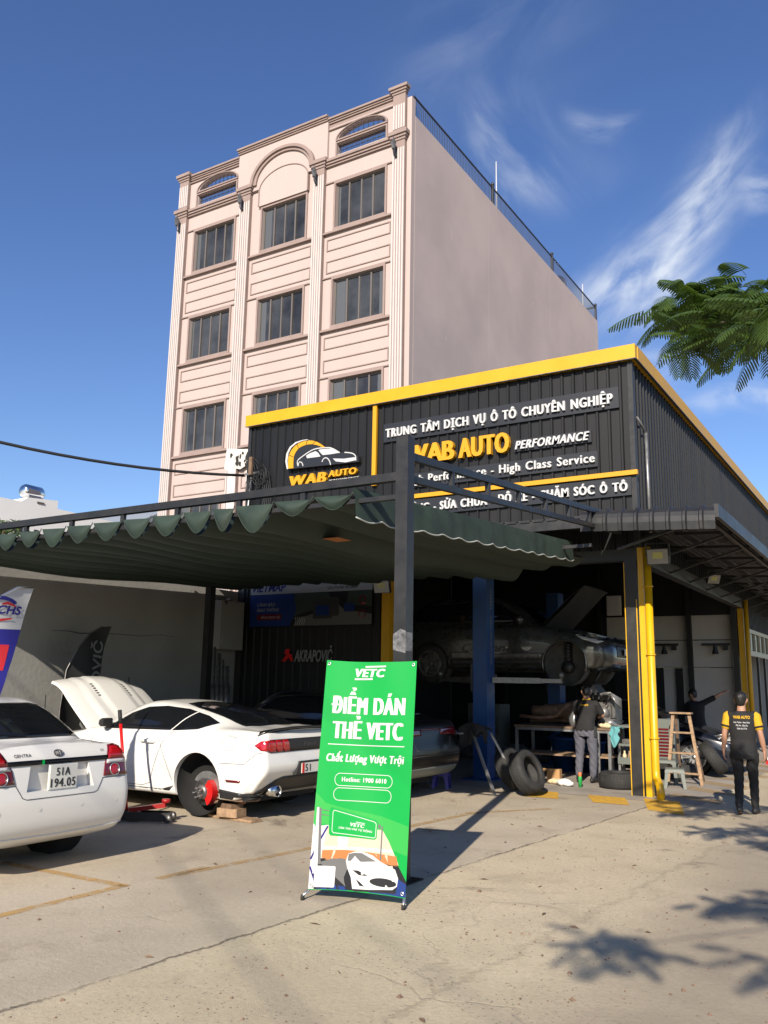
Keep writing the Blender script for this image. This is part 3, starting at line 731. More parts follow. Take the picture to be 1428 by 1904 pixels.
# interior: dark ceiling, back wall with a pale upper band, partition
iw = M(); iw.box(-5.95, gx1-.3, 24.1, 24.3, 0, 2.205); part('back_wall', iw, 'interior_grey', ws)
ib = M(); ib.box(-7.45, gx1-.3, 24.06, 24.14, 2.21, 3.58); part('upper_band', ib, 'interior_grey', ws)
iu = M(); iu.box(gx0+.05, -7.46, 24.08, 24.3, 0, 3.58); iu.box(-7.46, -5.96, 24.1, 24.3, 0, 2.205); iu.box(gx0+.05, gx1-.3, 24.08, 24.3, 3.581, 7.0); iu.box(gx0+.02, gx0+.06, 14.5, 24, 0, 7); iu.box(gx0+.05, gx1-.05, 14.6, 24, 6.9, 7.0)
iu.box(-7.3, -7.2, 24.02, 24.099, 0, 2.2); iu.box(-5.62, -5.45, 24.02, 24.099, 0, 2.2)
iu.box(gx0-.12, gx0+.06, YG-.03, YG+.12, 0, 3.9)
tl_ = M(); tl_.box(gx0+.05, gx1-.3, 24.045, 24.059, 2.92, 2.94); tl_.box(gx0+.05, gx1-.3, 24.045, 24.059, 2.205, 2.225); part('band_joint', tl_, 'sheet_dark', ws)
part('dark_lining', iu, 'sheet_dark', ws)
for x in (-10.5, -7.6, -5.2):
    j = M(); j.box(x-.06, x+.06, 23.85, 23.99, 0, 6.9); part('inner_post', j, 'sheet_dark', ws)
# side wall beyond the second column: window band over a white shop front
wb = M(); Fs = ((gx1, 0, 0), (0, 1, 0), (0, 0, 1), (1, 0, 0))
ys = [24.12+i*.78 for i in range(12)]
wb.prism(rect(24.1, 33.4, 2.55, 3.25), Fs, -.05, .03, [rect(ys[i]+.05, ys[i+1]-.0, 2.68, 3.15) for i in range(11)])
wf = part('window_band', wb, 'window_band_frame' if 'window_band_frame' in MT else 'reflector', ws)
pn = M(); pn.prism(rect(24.12, 33.3, 2.6, 3.2), Fs, -.03, -.02); part('pane', pn, 'window_glass', wf)
uw = M(); corr_wall(uw, 24.05, 38, 3.25, 3.95, lambda s, h, z: (gx1+h, s, z)); part('side_cladding', uw, 'sheet_black', ws, fixn=False)
sf = M(); sf.box(gx1-.9, gx1-.86, 24.31, 37.9, 0, 3.94); part('shop_front', sf, 'glass_front', ws)
dj = M(); dj.box(gx1-.06, gx1+.0, 26.2, 26.32, 0, 2.55); dj.box(gx1-.06, gx1, 27.4, 27.5, 0, 2.55); part('door_frame', dj, 'steel_black', ws)
# small roof over the front opening and along the side
aw = thing('awning', 'dark corrugated metal awning running along the open side of the workshop', 'awning', (-3.1, 20, 3.9))
ax0, ax1, ay0, ay1 = -4.25, -2.3, 12.55, 36.0
def az(x, y): return 4.33-(x-ax0)*.055
sh = M(); pr = corr(ax0, ax1, None, pitch=.23, h=.035); n = len(pr)
prof = [(ay1, 0), (20, 0), (ay0+.16, 0), (ay0+.09, -.025), (ay0+.035, -.075), (ay0+.008, -.14), (ay0, -.22), (ay0+.01, -.34)]
rows = []
for (y, dz) in prof:
    rows.append([(s, y-(h if dz < -.04 else 0), az(s, y)+dz+(h if dz >= -.04 else 0)) for (s, h) in pr])
sh.add([p for r in rows for p in r], [(i*n+k, i*n+k+1, (i+1)*n+k+1, (i+1)*n+k) for i in range(len(rows)-1) for k in range(n-1)])
sh.box(ax1-.01, ax1+.05, ay0+.02, ay1, 4.05, 4.24)
part('sheet', sh, 'awning_sheet', aw, fixn=False)
pu = M()
for y in [13.0+1.6*i for i in range(15)]: pu.bar((ax0+.3, y, az(ax0, y)-.10), (ax1, y, az(ax1, y)-.07), .05); pu.bar((gx1+.05, y, 3.75), (ax1-.25, y, az(ax1, y)-.1), .035)
for x in (-3.3, -2.45): pu.bar((x, ay0+.1, az(x, 0)-.14), (x, ay1, az(x, 0)-.14), .05)
pu.box(gx1+.06, gx1+.5, YG-.0, YG+.1, 3.70, 3.85)
part('purlin', pu, 'steel_black', aw)
fa = thing('awning', 'low dark metal awning over the workshop front opening', 'awning', (-8, 13.4, 4.1))
sh = M(); pr = corr(gx0, -4.26, None, pitch=.23, h=.03); n = len(pr)
rows = [[(s, y, 4.42+(y-YG)*.12+h) for (s, h) in pr] for y in (YG+.03, 13.4, 12.72)]
sh.add([p for r in rows for p in r], [(i*n+k, i*n+k+1, (i+1)*n+k+1, (i+1)*n+k) for i in range(2) for k in range(n-1)])
part('sheet', sh, 'polycarb', fa, fixn=False)
pu = M(); pu.box(gx0, -4.26, 12.74, 12.80, 4.08, 4.27); pu.box(gx0, -4.26, 13.5, 13.56, 4.2, 4.28); pu.box(gx0, -8.7, YG-.10, YG-.04, 3.95, 4.3)
for x in (-11, -9.2, -7.4, -5.6): pu.bar((x, 12.8, 4.16), (x, YG-.04, 4.34), .05)
part('purlin', pu, 'steel_black', fa)
# rusty drain pole at the corner of the side wall
pl = M(); pl.tube([(gx1+.10, YG+.45, 4.28), (gx1+.10, YG+.45, 6.05)], .028, 8); pl.tube([(gx1+.10, YG+.45, 6.05), (gx1+.05, YG+.1, 6.25)], .022, 6)
single('vent_pole', pl, 'galv', 'thin grey pole fixed to the workshop side wall above the awning', 'pole')
# ================================================================ lettering on the front
Fg = ((0, YG-.028, 0), (1, 0, 0), (0, 0, 1), (0, -1, 0))
def sign(name, label, cat, x, z, back, items):
    t = thing(name, label, cat, (x, YG-.03, z), 0, 'sign lettering on the workshop front')
    if back:
        b = M()
        for r in back: b.prism(rect(*r), Fg, .004, .03)
        part('backing_board', b, 'sign_navy', t)
    for (pn_, mt, fn) in items:
        if isinstance(fn, tuple):                                 # a line of writing: every word a part
            body, u0, u1, v0, cap, dep, d0, bold, shear, fat = fn
            for (w, a, b) in words_of(body, u0, u1, bold, shear, fat):
                mb = M(); letters(mb, w, Fg, a, b, v0, cap, dep, d0, bold, shear, fat=fat); part(pn_, mb, mt, t)
            continue
        mb = M(); fn(mb); part(pn_, mb, mt, t)
    return t
sign('sign_lettering', 'white top line of raised capitals beginning TRUNG TÂM DỊCH VỤ Ô TÔ', 'sign', -6.5, 6.5, [(-8.85, -4.08, 6.42, 6.80)],
     [('letters', 'sign_white', ('TRUNG TÂM DỊCH VỤ Ô TÔ CHUYÊN NGHIỆP', -8.78, -4.17, 6.505, .175, .05, .031, .008, 0, .009))])
sign('sign_lettering', 'large raised orange letters reading WAB AUTO', 'sign', -7.3, 5.9, None,
     [('letters', 'sign_orange', lambda m: (letters(m, 'W', Fg, -8.34, -7.78, 5.88, .37, .10, .0, .012, fat=.022), letters(m, 'A', Fg, -7.84, -7.46, 5.88, .37, .098, .0, .012, fat=.020), letters(m, 'B', Fg, -7.49, -7.22, 5.88, .37, .10, .0, .012, fat=.020))), ('letters', 'sign_orange', lambda m: (letters(m, 'AUTO', Fg, -7.14, -6.10, 5.88, .37, .10, .0, .012, fat=.020)))])
sign('sign_lettering', 'slanted white letters reading PERFORMANCE beside the orange name', 'sign', -5.3, 5.9, [(-6.03, -4.58, 5.87, 6.09)],
     [('letters', 'sign_white', ('PERFORMANCE', -6.0, -4.60, 5.905, .15, .05, .031, .01, .3, .007))])
sign('sign_lettering', 'white line reading High Performance - High Class Service below the orange name', 'sign', -6.4, 5.5, [(-8.4, -4.48, 5.42, 5.70)],
     [('letters', 'sign_white', ('High Performance - High Class Service', -8.32, -4.52, 5.495, .155, .05, .031, .006, 0, .006))])
sign('sign_lettering', 'bottom white line of services under the yellow bar ending CHĂM SÓC Ô TÔ', 'sign', -6.5, 4.9, [(-9.0, -3.92, 4.86, 5.18)],
     [('letters', 'sign_white', ('BẢO DƯỠNG - SỬA CHỮA - ĐỘ XE - CHĂM SÓC Ô TÔ', -8.95, -3.97, 4.93, .155, .05, .031, .008, 0, .009))])
# round car emblem, left
EM = dict(ring=[(-11.225, 6.131), (-11.273, 6.307), (-11.255, 6.475), (-11.171, 6.614), (-11.02, 6.701), (-10.842, 6.724), (-10.7, 6.722), (-10.7, 6.708), (-10.828, 6.706), (-10.993, 6.672), (-11.131, 6.588), (-11.203, 6.469), (-11.221, 6.301), (-11.187, 6.131)],
    yin=[(-11.05, 6.132), (-11.054, 6.323), (-11.021, 6.446), (-10.923, 6.55), (-10.785, 6.596), (-10.634, 6.604), (-10.457, 6.564), (-10.30, 6.492)], yout=[(-11.187, 6.138), (-11.197, 6.34), (-11.164, 6.464), (-11.079, 6.577), (-10.954, 6.654), (-10.802, 6.689), (-10.637, 6.686), (-10.485, 6.647), (-10.358, 6.576), (-10.232, 6.486)],
    black=[(-11.21, 6.126), (-9.394, 6.075), (-9.408, 6.194), (-9.504, 6.266), (-9.671, 6.314), (-9.862, 6.322), (-10.059, 6.446), (-10.207, 6.483), (-10.358, 6.572), (-10.638, 6.689), (-10.841, 6.703), (-11.091, 6.572), (-11.199, 6.383)],
    body=[(-10.932, 6.161), (-10.949, 6.268), (-10.876, 6.333), (-10.628, 6.449), (-10.454, 6.486), (-10.207, 6.475), (-10.059, 6.441), (-9.862, 6.322)],
    side=[(-10.725, 6.367), (-10.626, 6.407), (-10.477, 6.434), (-10.413, 6.391), (-10.348, 6.304), (-10.398, 6.302), (-10.697, 6.307)], wind=[(-10.408, 6.449), (-10.342, 6.459), (-10.059, 6.437), (-9.862, 6.322), (-10.104, 6.319), (-10.295, 6.326), (-10.351, 6.383)],
    w1=[(-10.924, 6.16), (-10.909, 6.232), (-10.867, 6.248), (-10.819, 6.21), (-10.797, 6.149)], w2=[(-10.307, 6.181), (-10.272, 6.238), (-10.211, 6.258), (-10.149, 6.223), (-10.11, 6.167), (-10.084, 6.092)],
    front=[(-10.032, 6.22), (-9.762, 6.182), (-9.459, 6.18), (-9.476, 6.115), (-9.712, 6.099), (-9.953, 6.148)], hl=[(-9.742, 6.315), (-9.575, 6.279), (-9.479, 6.217), (-9.458, 6.109)])
def rib(m, pts, w, d0, d1):
    q = crv2(pts, 5)
    for a, b in zip(q, q[1:]):
        a = Vector(a); b = Vector(b); t = (b-a).normalized(); n = Vector((-t.y, t.x))*w/2; m.prism([a-n, b-n, b+n, a+n], Fg, d0, d1)
def crv2(ps, n):
    out_ = []
    for i in range(len(ps)-1):
        p0 = ps[max(0, i-1)]; p1 = ps[i]; p2 = ps[i+1]; p3 = ps[min(len(ps)-1, i+2)]
        for k in range(n):
            t = k/n; out_.append(tuple(.5*(2*b+(c-a)*t+(2*a-5*b+4*c-d)*t*t+(3*b-a-3*c+d)*t**3) for a, b, c, d in zip(p0, p1, p2, p3)))
    return out_+[ps[-1]]
def emb_white(m):
    for k in ('side', 'wind', 'front'): m.prism(EM[k], Fg, .1005, .104)
    for k, w in (('body', .022), ('w1', .02), ('w2', .022), ('hl', .022)): rib(m, EM[k], w, .1005, .1045)
    m.prism(EM['ring'], Fg, .02, .106)
def emb_yellow(m):
    qi = crv2(EM['yin'], 8); qo = crv2(EM['yout'], 8); N = 60
    f = lambda q, t: (lambda x: tuple(q[int(x)][j]+(q[min(len(q)-1, int(x)+1)][j]-q[int(x)][j])*(x-int(x)) for j in (0, 1)))(t*(len(q)-1)*.9999)
    for (t0, t1) in ((0, .185), (.20, .42), (.435, .615), (.63, .765), (.78, 1)):
        m.prism([f(qo, t0+(t1-t0)*i/8) for i in range(9)]+[f(qi, t1-(t1-t0)*i/8) for i in range(9)], Fg, .1005, .108)
def emb_black(m): m.prism(EM['black'], Fg, .01, .10)
sign('emblem_sign', 'round yellow gauge emblem with white sports car over the WAB AUTO name at left', 'sign', -10.4, 5.75, None,
     [('gauge', 'sign_orange', emb_yellow), ('backing_board', 'sign_navy', emb_black), ('car_outline', 'sign_white', emb_white),
      ('letters', 'sign_orange', lambda m: (letters(m, 'WAB', Fg, -11.18, -10.21, 5.748, .225, .07, .0, .012, .12, fat=.02), letters(m, 'AUTO', Fg, -10.17, -9.46, 5.845, .135, .07, .0, .01, .08, fat=.011))),
      ('small_letters', 'sign_white', ('PERFORMANCE', -10.18, -9.42, 5.747, .05, .03, .0, .0, .3, .003))])
# ================================================================ boundary wall
bw = M(); bw.box(-12.75, -12.5, -6, 14.28, 0, 3.56)
single('boundary_wall', bw, 'boundary_paint', 'grey painted boundary wall closing the yard at the left', 'wall', (-12.6, 6, 0))
ck = M(); ck.tube([(-12.499, 9.62, 2.46), (-12.499, 9.95, 2.47), (-12.499, 10.2, 2.44), (-12.499, 10.45, 2.46), (-12.499, 11.0, 2.475), (-12.499, 11.6, 2.47), (-12.499, 12.1, 2.52), (-12.499, 12.45, 2.50)], [.004, .007, .010, .007, .006, .005, .004, .003], 4)
for y, z in ((9.6, 1.4),): ck.tube([(-12.499, y, z), (-12.499, y+.02, z-.5), (-12.499, y-.01, z-1.2)], .004, 4)
cb_ = single('wall_crack', ck, 'seam', 'thin dark crack running along the grey boundary wall', 'crack')
wt = M(); wt.box(-12.5, -12.15, 13.4, 14.1, 2.3, 3.3); wt.box(-12.15, -12.14, 13.45, 14.05, 2.35, 3.25)
single('wall_cabinet', wt, 'boundary_paint', 'grey box cabinet on the wall beside the black post', 'cabinet')
cc = M(); cc.tube([(-12.48, 13.9, 3.33), (-12.3, 13.8, 3.33)], .02, 6); cc.tube([(-12.3, 13.8, 3.33), (-12.22, 13.62, 3.28), (-12.16, 13.48, 3.24)], .05, 10)
single('security_camera', cc, 'plastic_black', 'small dark security camera at the top of the boundary wall', 'camera')
# ================================================================ retractable canopy
ca = thing('yard_canopy', 'dark green pleated canopy on black steel posts and rails over the yard', 'canopy', (-4.05, 6.93, 0)); cv = ca
po = M(); po.box(-4.115, -3.985, 6.865, 6.995, 0, 4.01); po.box(-4.2, -3.9, 6.78, 7.08, 0, .012)
part('post', po, 'steel_black', ca)
tp = M(); tp.prism([(-4.117, 1.99), (-3.984, 1.96), (-3.984, 2.16), (-4.04, 2.18), (-4.117, 2.13)], ((0, 6.865, 0), (1, 0, 0), (0, 0, 1), (0, -1, 0)), .001, .004); tp.box(-3.984, -3.981, 6.87, 6.98, 1.98, 2.15); part('tape_patch', tp, 'tape', ca)
fr = M(); fr.box(-12.48, -4.115, 6.89, 6.97, 3.59, 3.67); fr.box(-12.48, -4.115, 6.90, 6.96, 3.41, 3.455)
for x in (-11.6, -10.65, -9.69, -8.81, -7.9, -7.02, -6.11, -5.25): fr.box(x-.03, x+.03, 6.91, 6.95, 3.455, 3.59)
part('front_rail', fr, 'steel_black', ca)
srl = M()
y0, y1 = 7.0, 13.9
t0 = lambda y: 3.84+(y-7)*.0835; b0 = lambda y: 3.62+(y-7)*.080
srl.bar((-4.05, y0, t0(y0)), (-4.05, y1, t0(y1)), .06, .075); srl.bar((-4.05, y0, b0(y0)), (-4.05, y1, b0(y1)), .06, .065)
for i in range(7): y = 7.9+i*.9; srl.bar((-4.05, y, b0(y)+.03), (-4.05, y, t0(y)-.03), .05)
part('side_rail', srl, 'steel_black', ca)
bp = M(); bp.box(-11.82, -11.68, 12.55, 12.69, 0, 3.66); part('post', bp, 'steel_black', ca)
br = M()
for i in range(4): x = -4.7-i*2.5; br.bar((x, 6.95, 3.50), (x, 13.9, 3.80), .03)
br.bar((-12.4, 12.62, 3.64), (-4.1, 12.62, 3.78), .05)
part('cross_wire', br, 'steel_black', ca)
# pleated fabric: peaks hang on wires, valleys sag
peaks = [-12.35, -11.7, -11.2, -10.72, -10.25, -9.78, -9.32, -8.85, -8.37, -7.86, -7.38, -6.89, -6.45, -6.13, -5.6, -5.09, -4.60]
sag = [.20, .21, .2, .22, .21, .20, .23, .215, .22, .225, .235, .235, .245, .29, .16, .14]
prof = []
for i in range(len(peaks)-1):
    for k in range(12):
        t = k/12; prof.append((peaks[i]+(peaks[i+1]-peaks[i])*t, (4*t*(1-t))**1.15*sag[i], i))
prof.append((peaks[-1], 0, 15))
fb = M(); NY = 16
rng = random.Random(5); jit = [rng.uniform(-.02, .02) for _ in range(40)]
def cz(y): return 3.515+(y-6.93)*.034+.0*y
rows = []
for j in range(NY+1):
    y = 6.93+(13.75-6.93)*j/NY
    rows.append([(x+(.02*sin(j*.9+i*1.7)), y, cz(y)-d*(1-.12*sin(j*.7+i))-(.05*sin(pi*j/NY))) for (x, d, i) in prof])
n = len(prof)
fb.add([p for r in rows for p in r], [(j*n+k, j*n+k+1, (j+1)*n+k+1, (j+1)*n+k) for j in range(NY) for k in range(n-1)], True)
part('pleated_sheet', fb, 'canvas_green', cv, fixn=False)
# the front hem of every pleat hangs as a rounded flap under its wire
fl = M(); hem = []
for i in range(3, len(peaks)-1):
    a, b_ = peaks[i], peaks[i+1]; K_ = 14; s_ = sag[i]*1.02
    def fp(u, v, a=a, b_=b_, s_=s_):
        x = a+(b_-a)*u; d = (4*u*(1-u))**.85*s_*v; return (x, 6.90-.05*sin(pi*v)*sin(pi*u)-.02*u, 3.52-d+.012*sin(u*9)*v-.025*u*(1-v))
    fl.grid(fp, K_, 6); hem.append([fp(k/K_, 1) for k in range(K_+1)])
part('front_flap', fl, 'canvas_green', cv, fixn=False)
hm = M()
for h_ in hem: hm.tube([(p[0], p[1]-.003, p[2]) for p in h_], .006, 4)
part('flap_piping', hm, 'canvas_green', cv)
# scalloped valance along the right edge
va = M(); m_ = 96; L0, L1 = 6.85, 13.15
def vz(y): return cz(y)+.05+(y-6.93)*.028
top = []; bot = []; mid = []
for i in range(m_+1):
    y = L0+(L1-L0)*i/m_; w_ = .012*sin(i*.31)+.006*sin(i*1.1)
    top.append((-4.60, y, vz(y))); mid.append((-4.565+w_, y, vz(y)-.10)); bot.append((-4.55+w_, y, vz(y)-.30-.035*abs(sin(pi*i/6.86))))
va.add(top+mid+bot, [(r*(m_+1)+i, r*(m_+1)+i+1, (r+1)*(m_+1)+i+1, (r+1)*(m_+1)+i) for r in range(2) for i in range(m_)], True)
part('valance', va, 'canvas_green', cv, fixn=False)
hm = M(); hm.tube([(b_[0]+.003, b_[1], b_[2]) for b_ in bot], .008, 4); part('valance_piping', hm, 'canvas_white', cv)
# back valance by the workshop wall, its top edge catching light
bv = M(); q = 80
for (xa, xb, ya, yb, nm) in ((-12.0, -8.75, 13.95, 13.95, 0), (-12.36, -12.36, 7.0, 13.9, 1)):
    tp_ = []; bt = []
    for i in range(q+1):
        t = i/q; x = xa+(xb-xa)*t; y = ya+(yb-ya)*t; zt = (3.90 if nm == 0 else cz(y)); tp_.append((x, y, zt)); bt.append((x, y-.01, zt-(.10 if nm == 0 else .10)-.05*abs(sin(t*pi*(6 if nm == 0 else 11)))))
    bv.add(tp_+bt, [(i, i+1, q+1+i+1, q+1+i) for i in range(q)], True)
part('back_valance', bv, 'canvas_green', cv, fixn=False)
lb = M(); lb.add([(-6.95, 8.0, 3.33), (-6.5, 8.0, 3.33), (-6.5, 8.28, 3.33), (-6.95, 8.28, 3.33)], [(0, 1, 2, 3)]); lb.v = [(a+.95, b_, c-.02) for a, b_, c in lb.v]
part('sewn_label', lb, 'print_orange', cv)
# ================================================================ vehicles
def crv(ps, n):
    """Catmull-Rom through a list of tuples, n steps per span (centripetal-ish, clamped)"""
    out = []; N = len(ps)
    for i in range(N-1):
        p0 = ps[max(0, i-1)]; p1 = ps[i]; p2 = ps[i+1]; p3 = ps[min(N-1, i+2)]
        l0 = sqrt(sum((a-b)**2 for a, b in zip(p0, p1))) or 1e-6; l1 = sqrt(sum((a-b)**2 for a, b in zip(p1, p2))) or 1e-6; l2 = sqrt(sum((a-b)**2 for a, b in zip(p2, p3))) or 1e-6
        m1 = [((c-b)/l1*l0/(l0+l1)+(b-a)/l0*l1/(l0+l1))*l1 if i > 0 else (c-b) for a, b, c in zip(p0, p1, p2)]
        m2 = [((d-c)/l2*l1/(l1+l2)+(c-b)/l1*l2/(l1+l2))*l1 if i < N-2 else (c-b) for b, c, d in zip(p1, p2, p3)]
        for k in range(n):
            t = k/n; h0 = 2*t**3-3*t*t+1; h1 = t**3-2*t*t+t; h2 = -2*t**3+3*t*t; h3 = t**3-t*t
            out.append(tuple(h0*b+h1*u+h2*c+h3*w for b, c, u, w in zip(p1, p2, m1, m2)))
    out.append(tuple(ps[-1])); return out
def pw(keys):
    def f(x):
        if x <= keys[0][0]: return keys[0][1]
        for (a, va), (b, vb) in zip(keys, keys[1:]):
            if x <= b: return va+(vb-va)*(x-a)/(b-a)
        return keys[-1][1]
    return f
def car_stations(P):
    L, Wd, H, gc = P['L'], P['W'], P['H'], P['gc']
    zd, zb, zh = P['zd'], P['zb'], P['zh']; g0, r0, r1, g1 = P['xg0'], P['xr0'], P['xr1'], P['xg1']
    top = pw([(0, zd), (g0, zd+.03), (g0+(r0-g0)*.5, zd+.03+(H-zd-.03)*P.get('bow', .60)), (r0, H-.02), ((r0+r1)/2, H), (r1, H-.02), (r1+(g1-r1)*.5, zh+(H-zh)*.55), (g1, zh), (L-.9, zh-.05), (L-.4, zh-.13), (L, P['zn'])])
    z5f = pw([(0, zd-.035), (g0, P.get('zb5', zb)), (g0+.5, zb+.0), (g1-.2, zb-.02), (g1+.15, zh-.07), (L-.9, zh-.12), (L-.4, zh-.20), (L, P['zn']-.06)])
    base = pw([(0, zd), (g0, zd), (r0, zb), (g1, zh), (L, P['zn'])])
    def ring(x, sc):
        hw = Wd/2*sc; z8 = top(x); z5 = min(z5f(x), z8-.02); c = max(0, min(1, (z8-max(z5, base(x)))/.30))
        w7 = .60+(1-c)*-.06; wr = P.get('wr', .60)
        y5 = hw*(.93 if c < .05 else .915); y7 = hw*(wr*c+.52*(1-c)); z7 = z8-(.045*c+.008*(1-c))
        y6 = y5*.48+y7*.52+.035*c; z6 = z5*.44+z7*.56+.01*c if c > .15 else z5*.35+z7*.65
        zs = gc+.09; zm = gc+(z5-gc)*.50; zq = z5-(.15 if P.get('shoulder', 1) else .2)
        return [(x, 0, gc), (x, hw*.80, gc), (x, hw*.94, gc+.03), (x, hw*.965, zs+.05), (x, hw*1.0, zm), (x, hw*.988, zq), (x, hw*.955, z5-.035), (x, y5, z5), (x, y6, z6), (x, y7, z7), (x, y7*.5, z8-.010), (x, 0, z8)]
    xs = [.55, g0, g0+(r0-g0)*.33, g0+(r0-g0)*.66, r0, (r0+r1)/2, r1, r1+(g1-r1)*.5, g1, g1+.25, L-.9]
    xs = sorted(set([x for x in xs if .50 < x < L-.6]))
    S_ = []
    for (x, sc, fd) in ((0, P.get('rs', .74), 1), (.04, P.get('rs', .74)+.13, 1), (.12, .945, .9), (.30, .985, .45)):
        r = ring(max(x, .02), sc); dx, zr = P['dxr'], P['zr']
        S_.append([(p[0]+dx[i]*fd, p[1], p[2]*(1-fd)+zr[i]*fd) for i, p in enumerate(r)])
    for x in xs: S_.append(ring(x, P.get('plan', lambda q: 1)(x)))
    for (x, sc, fd) in ((L-.36, .985, .45), (L-.15, .93, .9), (L-.05, .82, 1), (L, .66, 1)):
        r = ring(min(x, L-.02), sc); dx, zr = P['dxf'], P['zf']
        S_.append([(p[0]-dx[i]*fd, p[1], p[2]*(1-fd)+zr[i]*fd) for i, p in enumerate(r)])
    return S_
def loft_body(S_, nu=4, nv=4):
    rows = [crv(r, nv) for r in S_]; K = len(rows[0])
    cols = [crv([r[k] for r in rows], nu) for k in range(K)]; N = len(cols[0])
    mb = M(); full = 2*K-2
    for i in range(N):
        h = [cols[k][i] for k in range(K)]
        h[0] = (h[0][0], 0, h[0][2]); h[-1] = (h[-1][0], 0, h[-1][2])
        mb.v += h+[(p[0], -p[1], p[2]) for p in reversed(h[1:-1])]
    for i in range(N-1):
        for k in range(full): mb.f.append((i*full+k, i*full+(k+1) % full, (i+1)*full+(k+1) % full, (i+1)*full+k)); mb.sm.append(True); mb.mi.append(0)
    for i in (0, N-1):
        o = i*full
        mb.f.append((o, o+1, o+full-1)); mb.sm.append(True); mb.mi.append(0)
        for k in range(1, K-2): mb.f.append((o+k, o+k+1, o+full-k-1, o+full-k)); mb.sm.append(True); mb.mi.append(0)
        mb.f.append((o+K-2, o+K-1, o+K)); mb.sm.append(True); mb.mi.append(0)
    return mb
def boolean_cut(mb, cutters, mats):
    """subtract cutter meshes (list of M), returns a mesh datablock"""
    def tmp(m_):
        me = bpy.data.meshes.new('tmp'); me.from_pydata(m_.v, [], m_.f); bm = bmesh.new(); bm.from_mesh(me)
        bmesh.ops.recalc_face_normals(bm, faces=bm.faces); bm.to_mesh(me); bm.free(); me.polygons.foreach_set('use_smooth', m_.sm)
        o = bpy.data.objects.new('tmp', me); COL.objects.link(o); return o
    a = tmp(mb); cs = [tmp(c) for c in cutters]
    for c in cs:
        md = a.modifiers.new('b', 'BOOLEAN'); md.operation = 'DIFFERENCE'; md.object = c; md.solver = 'EXACT'
    dg = bpy.context.evaluated_depsgraph_get(); e = a.evaluated_get(dg); me = e.to_mesh()
    r = M(); r.v = [tuple(v.co) for v in me.vertices]; r.f = [tuple(p.vertices) for p in me.polygons]; r.sm = [p.use_smooth for p in me.polygons]; r.mi = [0]*len(r.f)
    e.to_mesh_clear()
    for o in [a]+cs: me_ = o.data; bpy.data.objects.remove(o); bpy.data.meshes.remove(me_)
    return r
def bvh_of(mb): return BVHTree.FromPolygons([Vector(v) for v in mb.v], mb.f)
FACES = {'L': lambda u, v: (Vector((u, 5, v)), Vector((0, -1, 0))), 'R': lambda u, v: (Vector((u, -5, v)), Vector((0, 1, 0))),
         'B': lambda u, v: (Vector((-5, u, v)), Vector((1, 0, 0))), 'F': lambda u, v: (Vector((12, u, v)), Vector((-1, 0, 0))),
         'T': lambda u, v: (Vector((u, v, 6)), Vector((0, 0, -1)))}
def decal(bv, poly, face, step=.045, off=.007, mb=None, holes=None, lift=0.0, smooth=True):
    """a thin panel that follows the body: outline in the given view, pressed onto the surface"""
    mb = mb or M(); pts = []; N = len(poly)
    for i in range(N):
        a = poly[i]; b = poly[(i+1) % N]; l = sqrt((a[0]-b[0])**2+(a[1]-b[1])**2); k = max(1, int(l/step))
        for j in range(k): pts.append((a[0]+(b[0]-a[0])*j/k, a[1]+(b[1]-a[1])*j/k))
    nb = len(pts); u0, u1 = min(p[0] for p in pts), max(p[0] for p in pts); v0, v1 = min(p[1] for p in pts), max(p[1] for p in pts)
    nu = int((u1-u0)/step); nv = int((v1-v0)/step)
    for i in range(1, nu+1):
        for j in range(1, nv+1): pts.append((u0+(u1-u0)*i/(nu+1)+.0007*j, v0+(v1-v0)*j/(nv+1)+.0005*i))
    vs, es, fs, *_ = delaunay_2d_cdt([Vector(p) for p in pts], [], [list(range(nb))], 1, 1e-6)
    top = []; bot = []; last = None
    for p in vs:
        o, d = FACES[face](p.x, p.y); h = bv.ray_cast(o, d)[0]
        if h is None:
            best = None
            for e in (.02, .05, .1, .2):
                c = Vector(((u0+u1)/2, (v0+v1)/2)); q = Vector(p)+(c-Vector(p)).normalized()*e
                o2, d2 = FACES[face](q.x, q.y); best = bv.ray_cast(o2, d2)[0]
                if best: h = o+d*((best-o2).dot(d)); break
            if h is None: h = last or o+d*5
        last = h
        top.append(h-d*(off+lift)); bot.append(h+d*.006)
    n = len(top); ed = {}
    for f in fs:
        for i in range(len(f)):
            e = (f[i], f[(i+1) % len(f)]); k = tuple(sorted(e)); ed[k] = None if k in ed else e
    mb.add(top+bot, [tuple(f) for f in fs], smooth)
    o_ = len(mb.v)-2*n
    for e in ed.values():
        if e: mb.f.append((o_+e[0], o_+e[1], o_+e[1]+n, o_+e[0]+n)); mb.sm.append(False); mb.mi.append(0)
    return mb
def seam(bv, line, face, w=.007, off=.0015, mb=None, step=.05):
    mb = mb or M(); pts = []
    for a, b in zip(line, line[1:]):
        l = sqrt((a[0]-b[0])**2+(a[1]-b[1])**2); k = max(1, int(l/step)); pts += [(a[0]+(b[0]-a[0])*j/k, a[1]+(b[1]-a[1])*j/k) for j in range(k)]
    pts.append(line[-1]); H_ = []
    for p in pts:
        o, d = FACES[face](*p); h = bv.ray_cast(o, d)[0]
        if h: H_.append(h-d*off)
    if len(H_) > 1: mb.tube(H_, w/2, 4, smooth=False)
    return mb
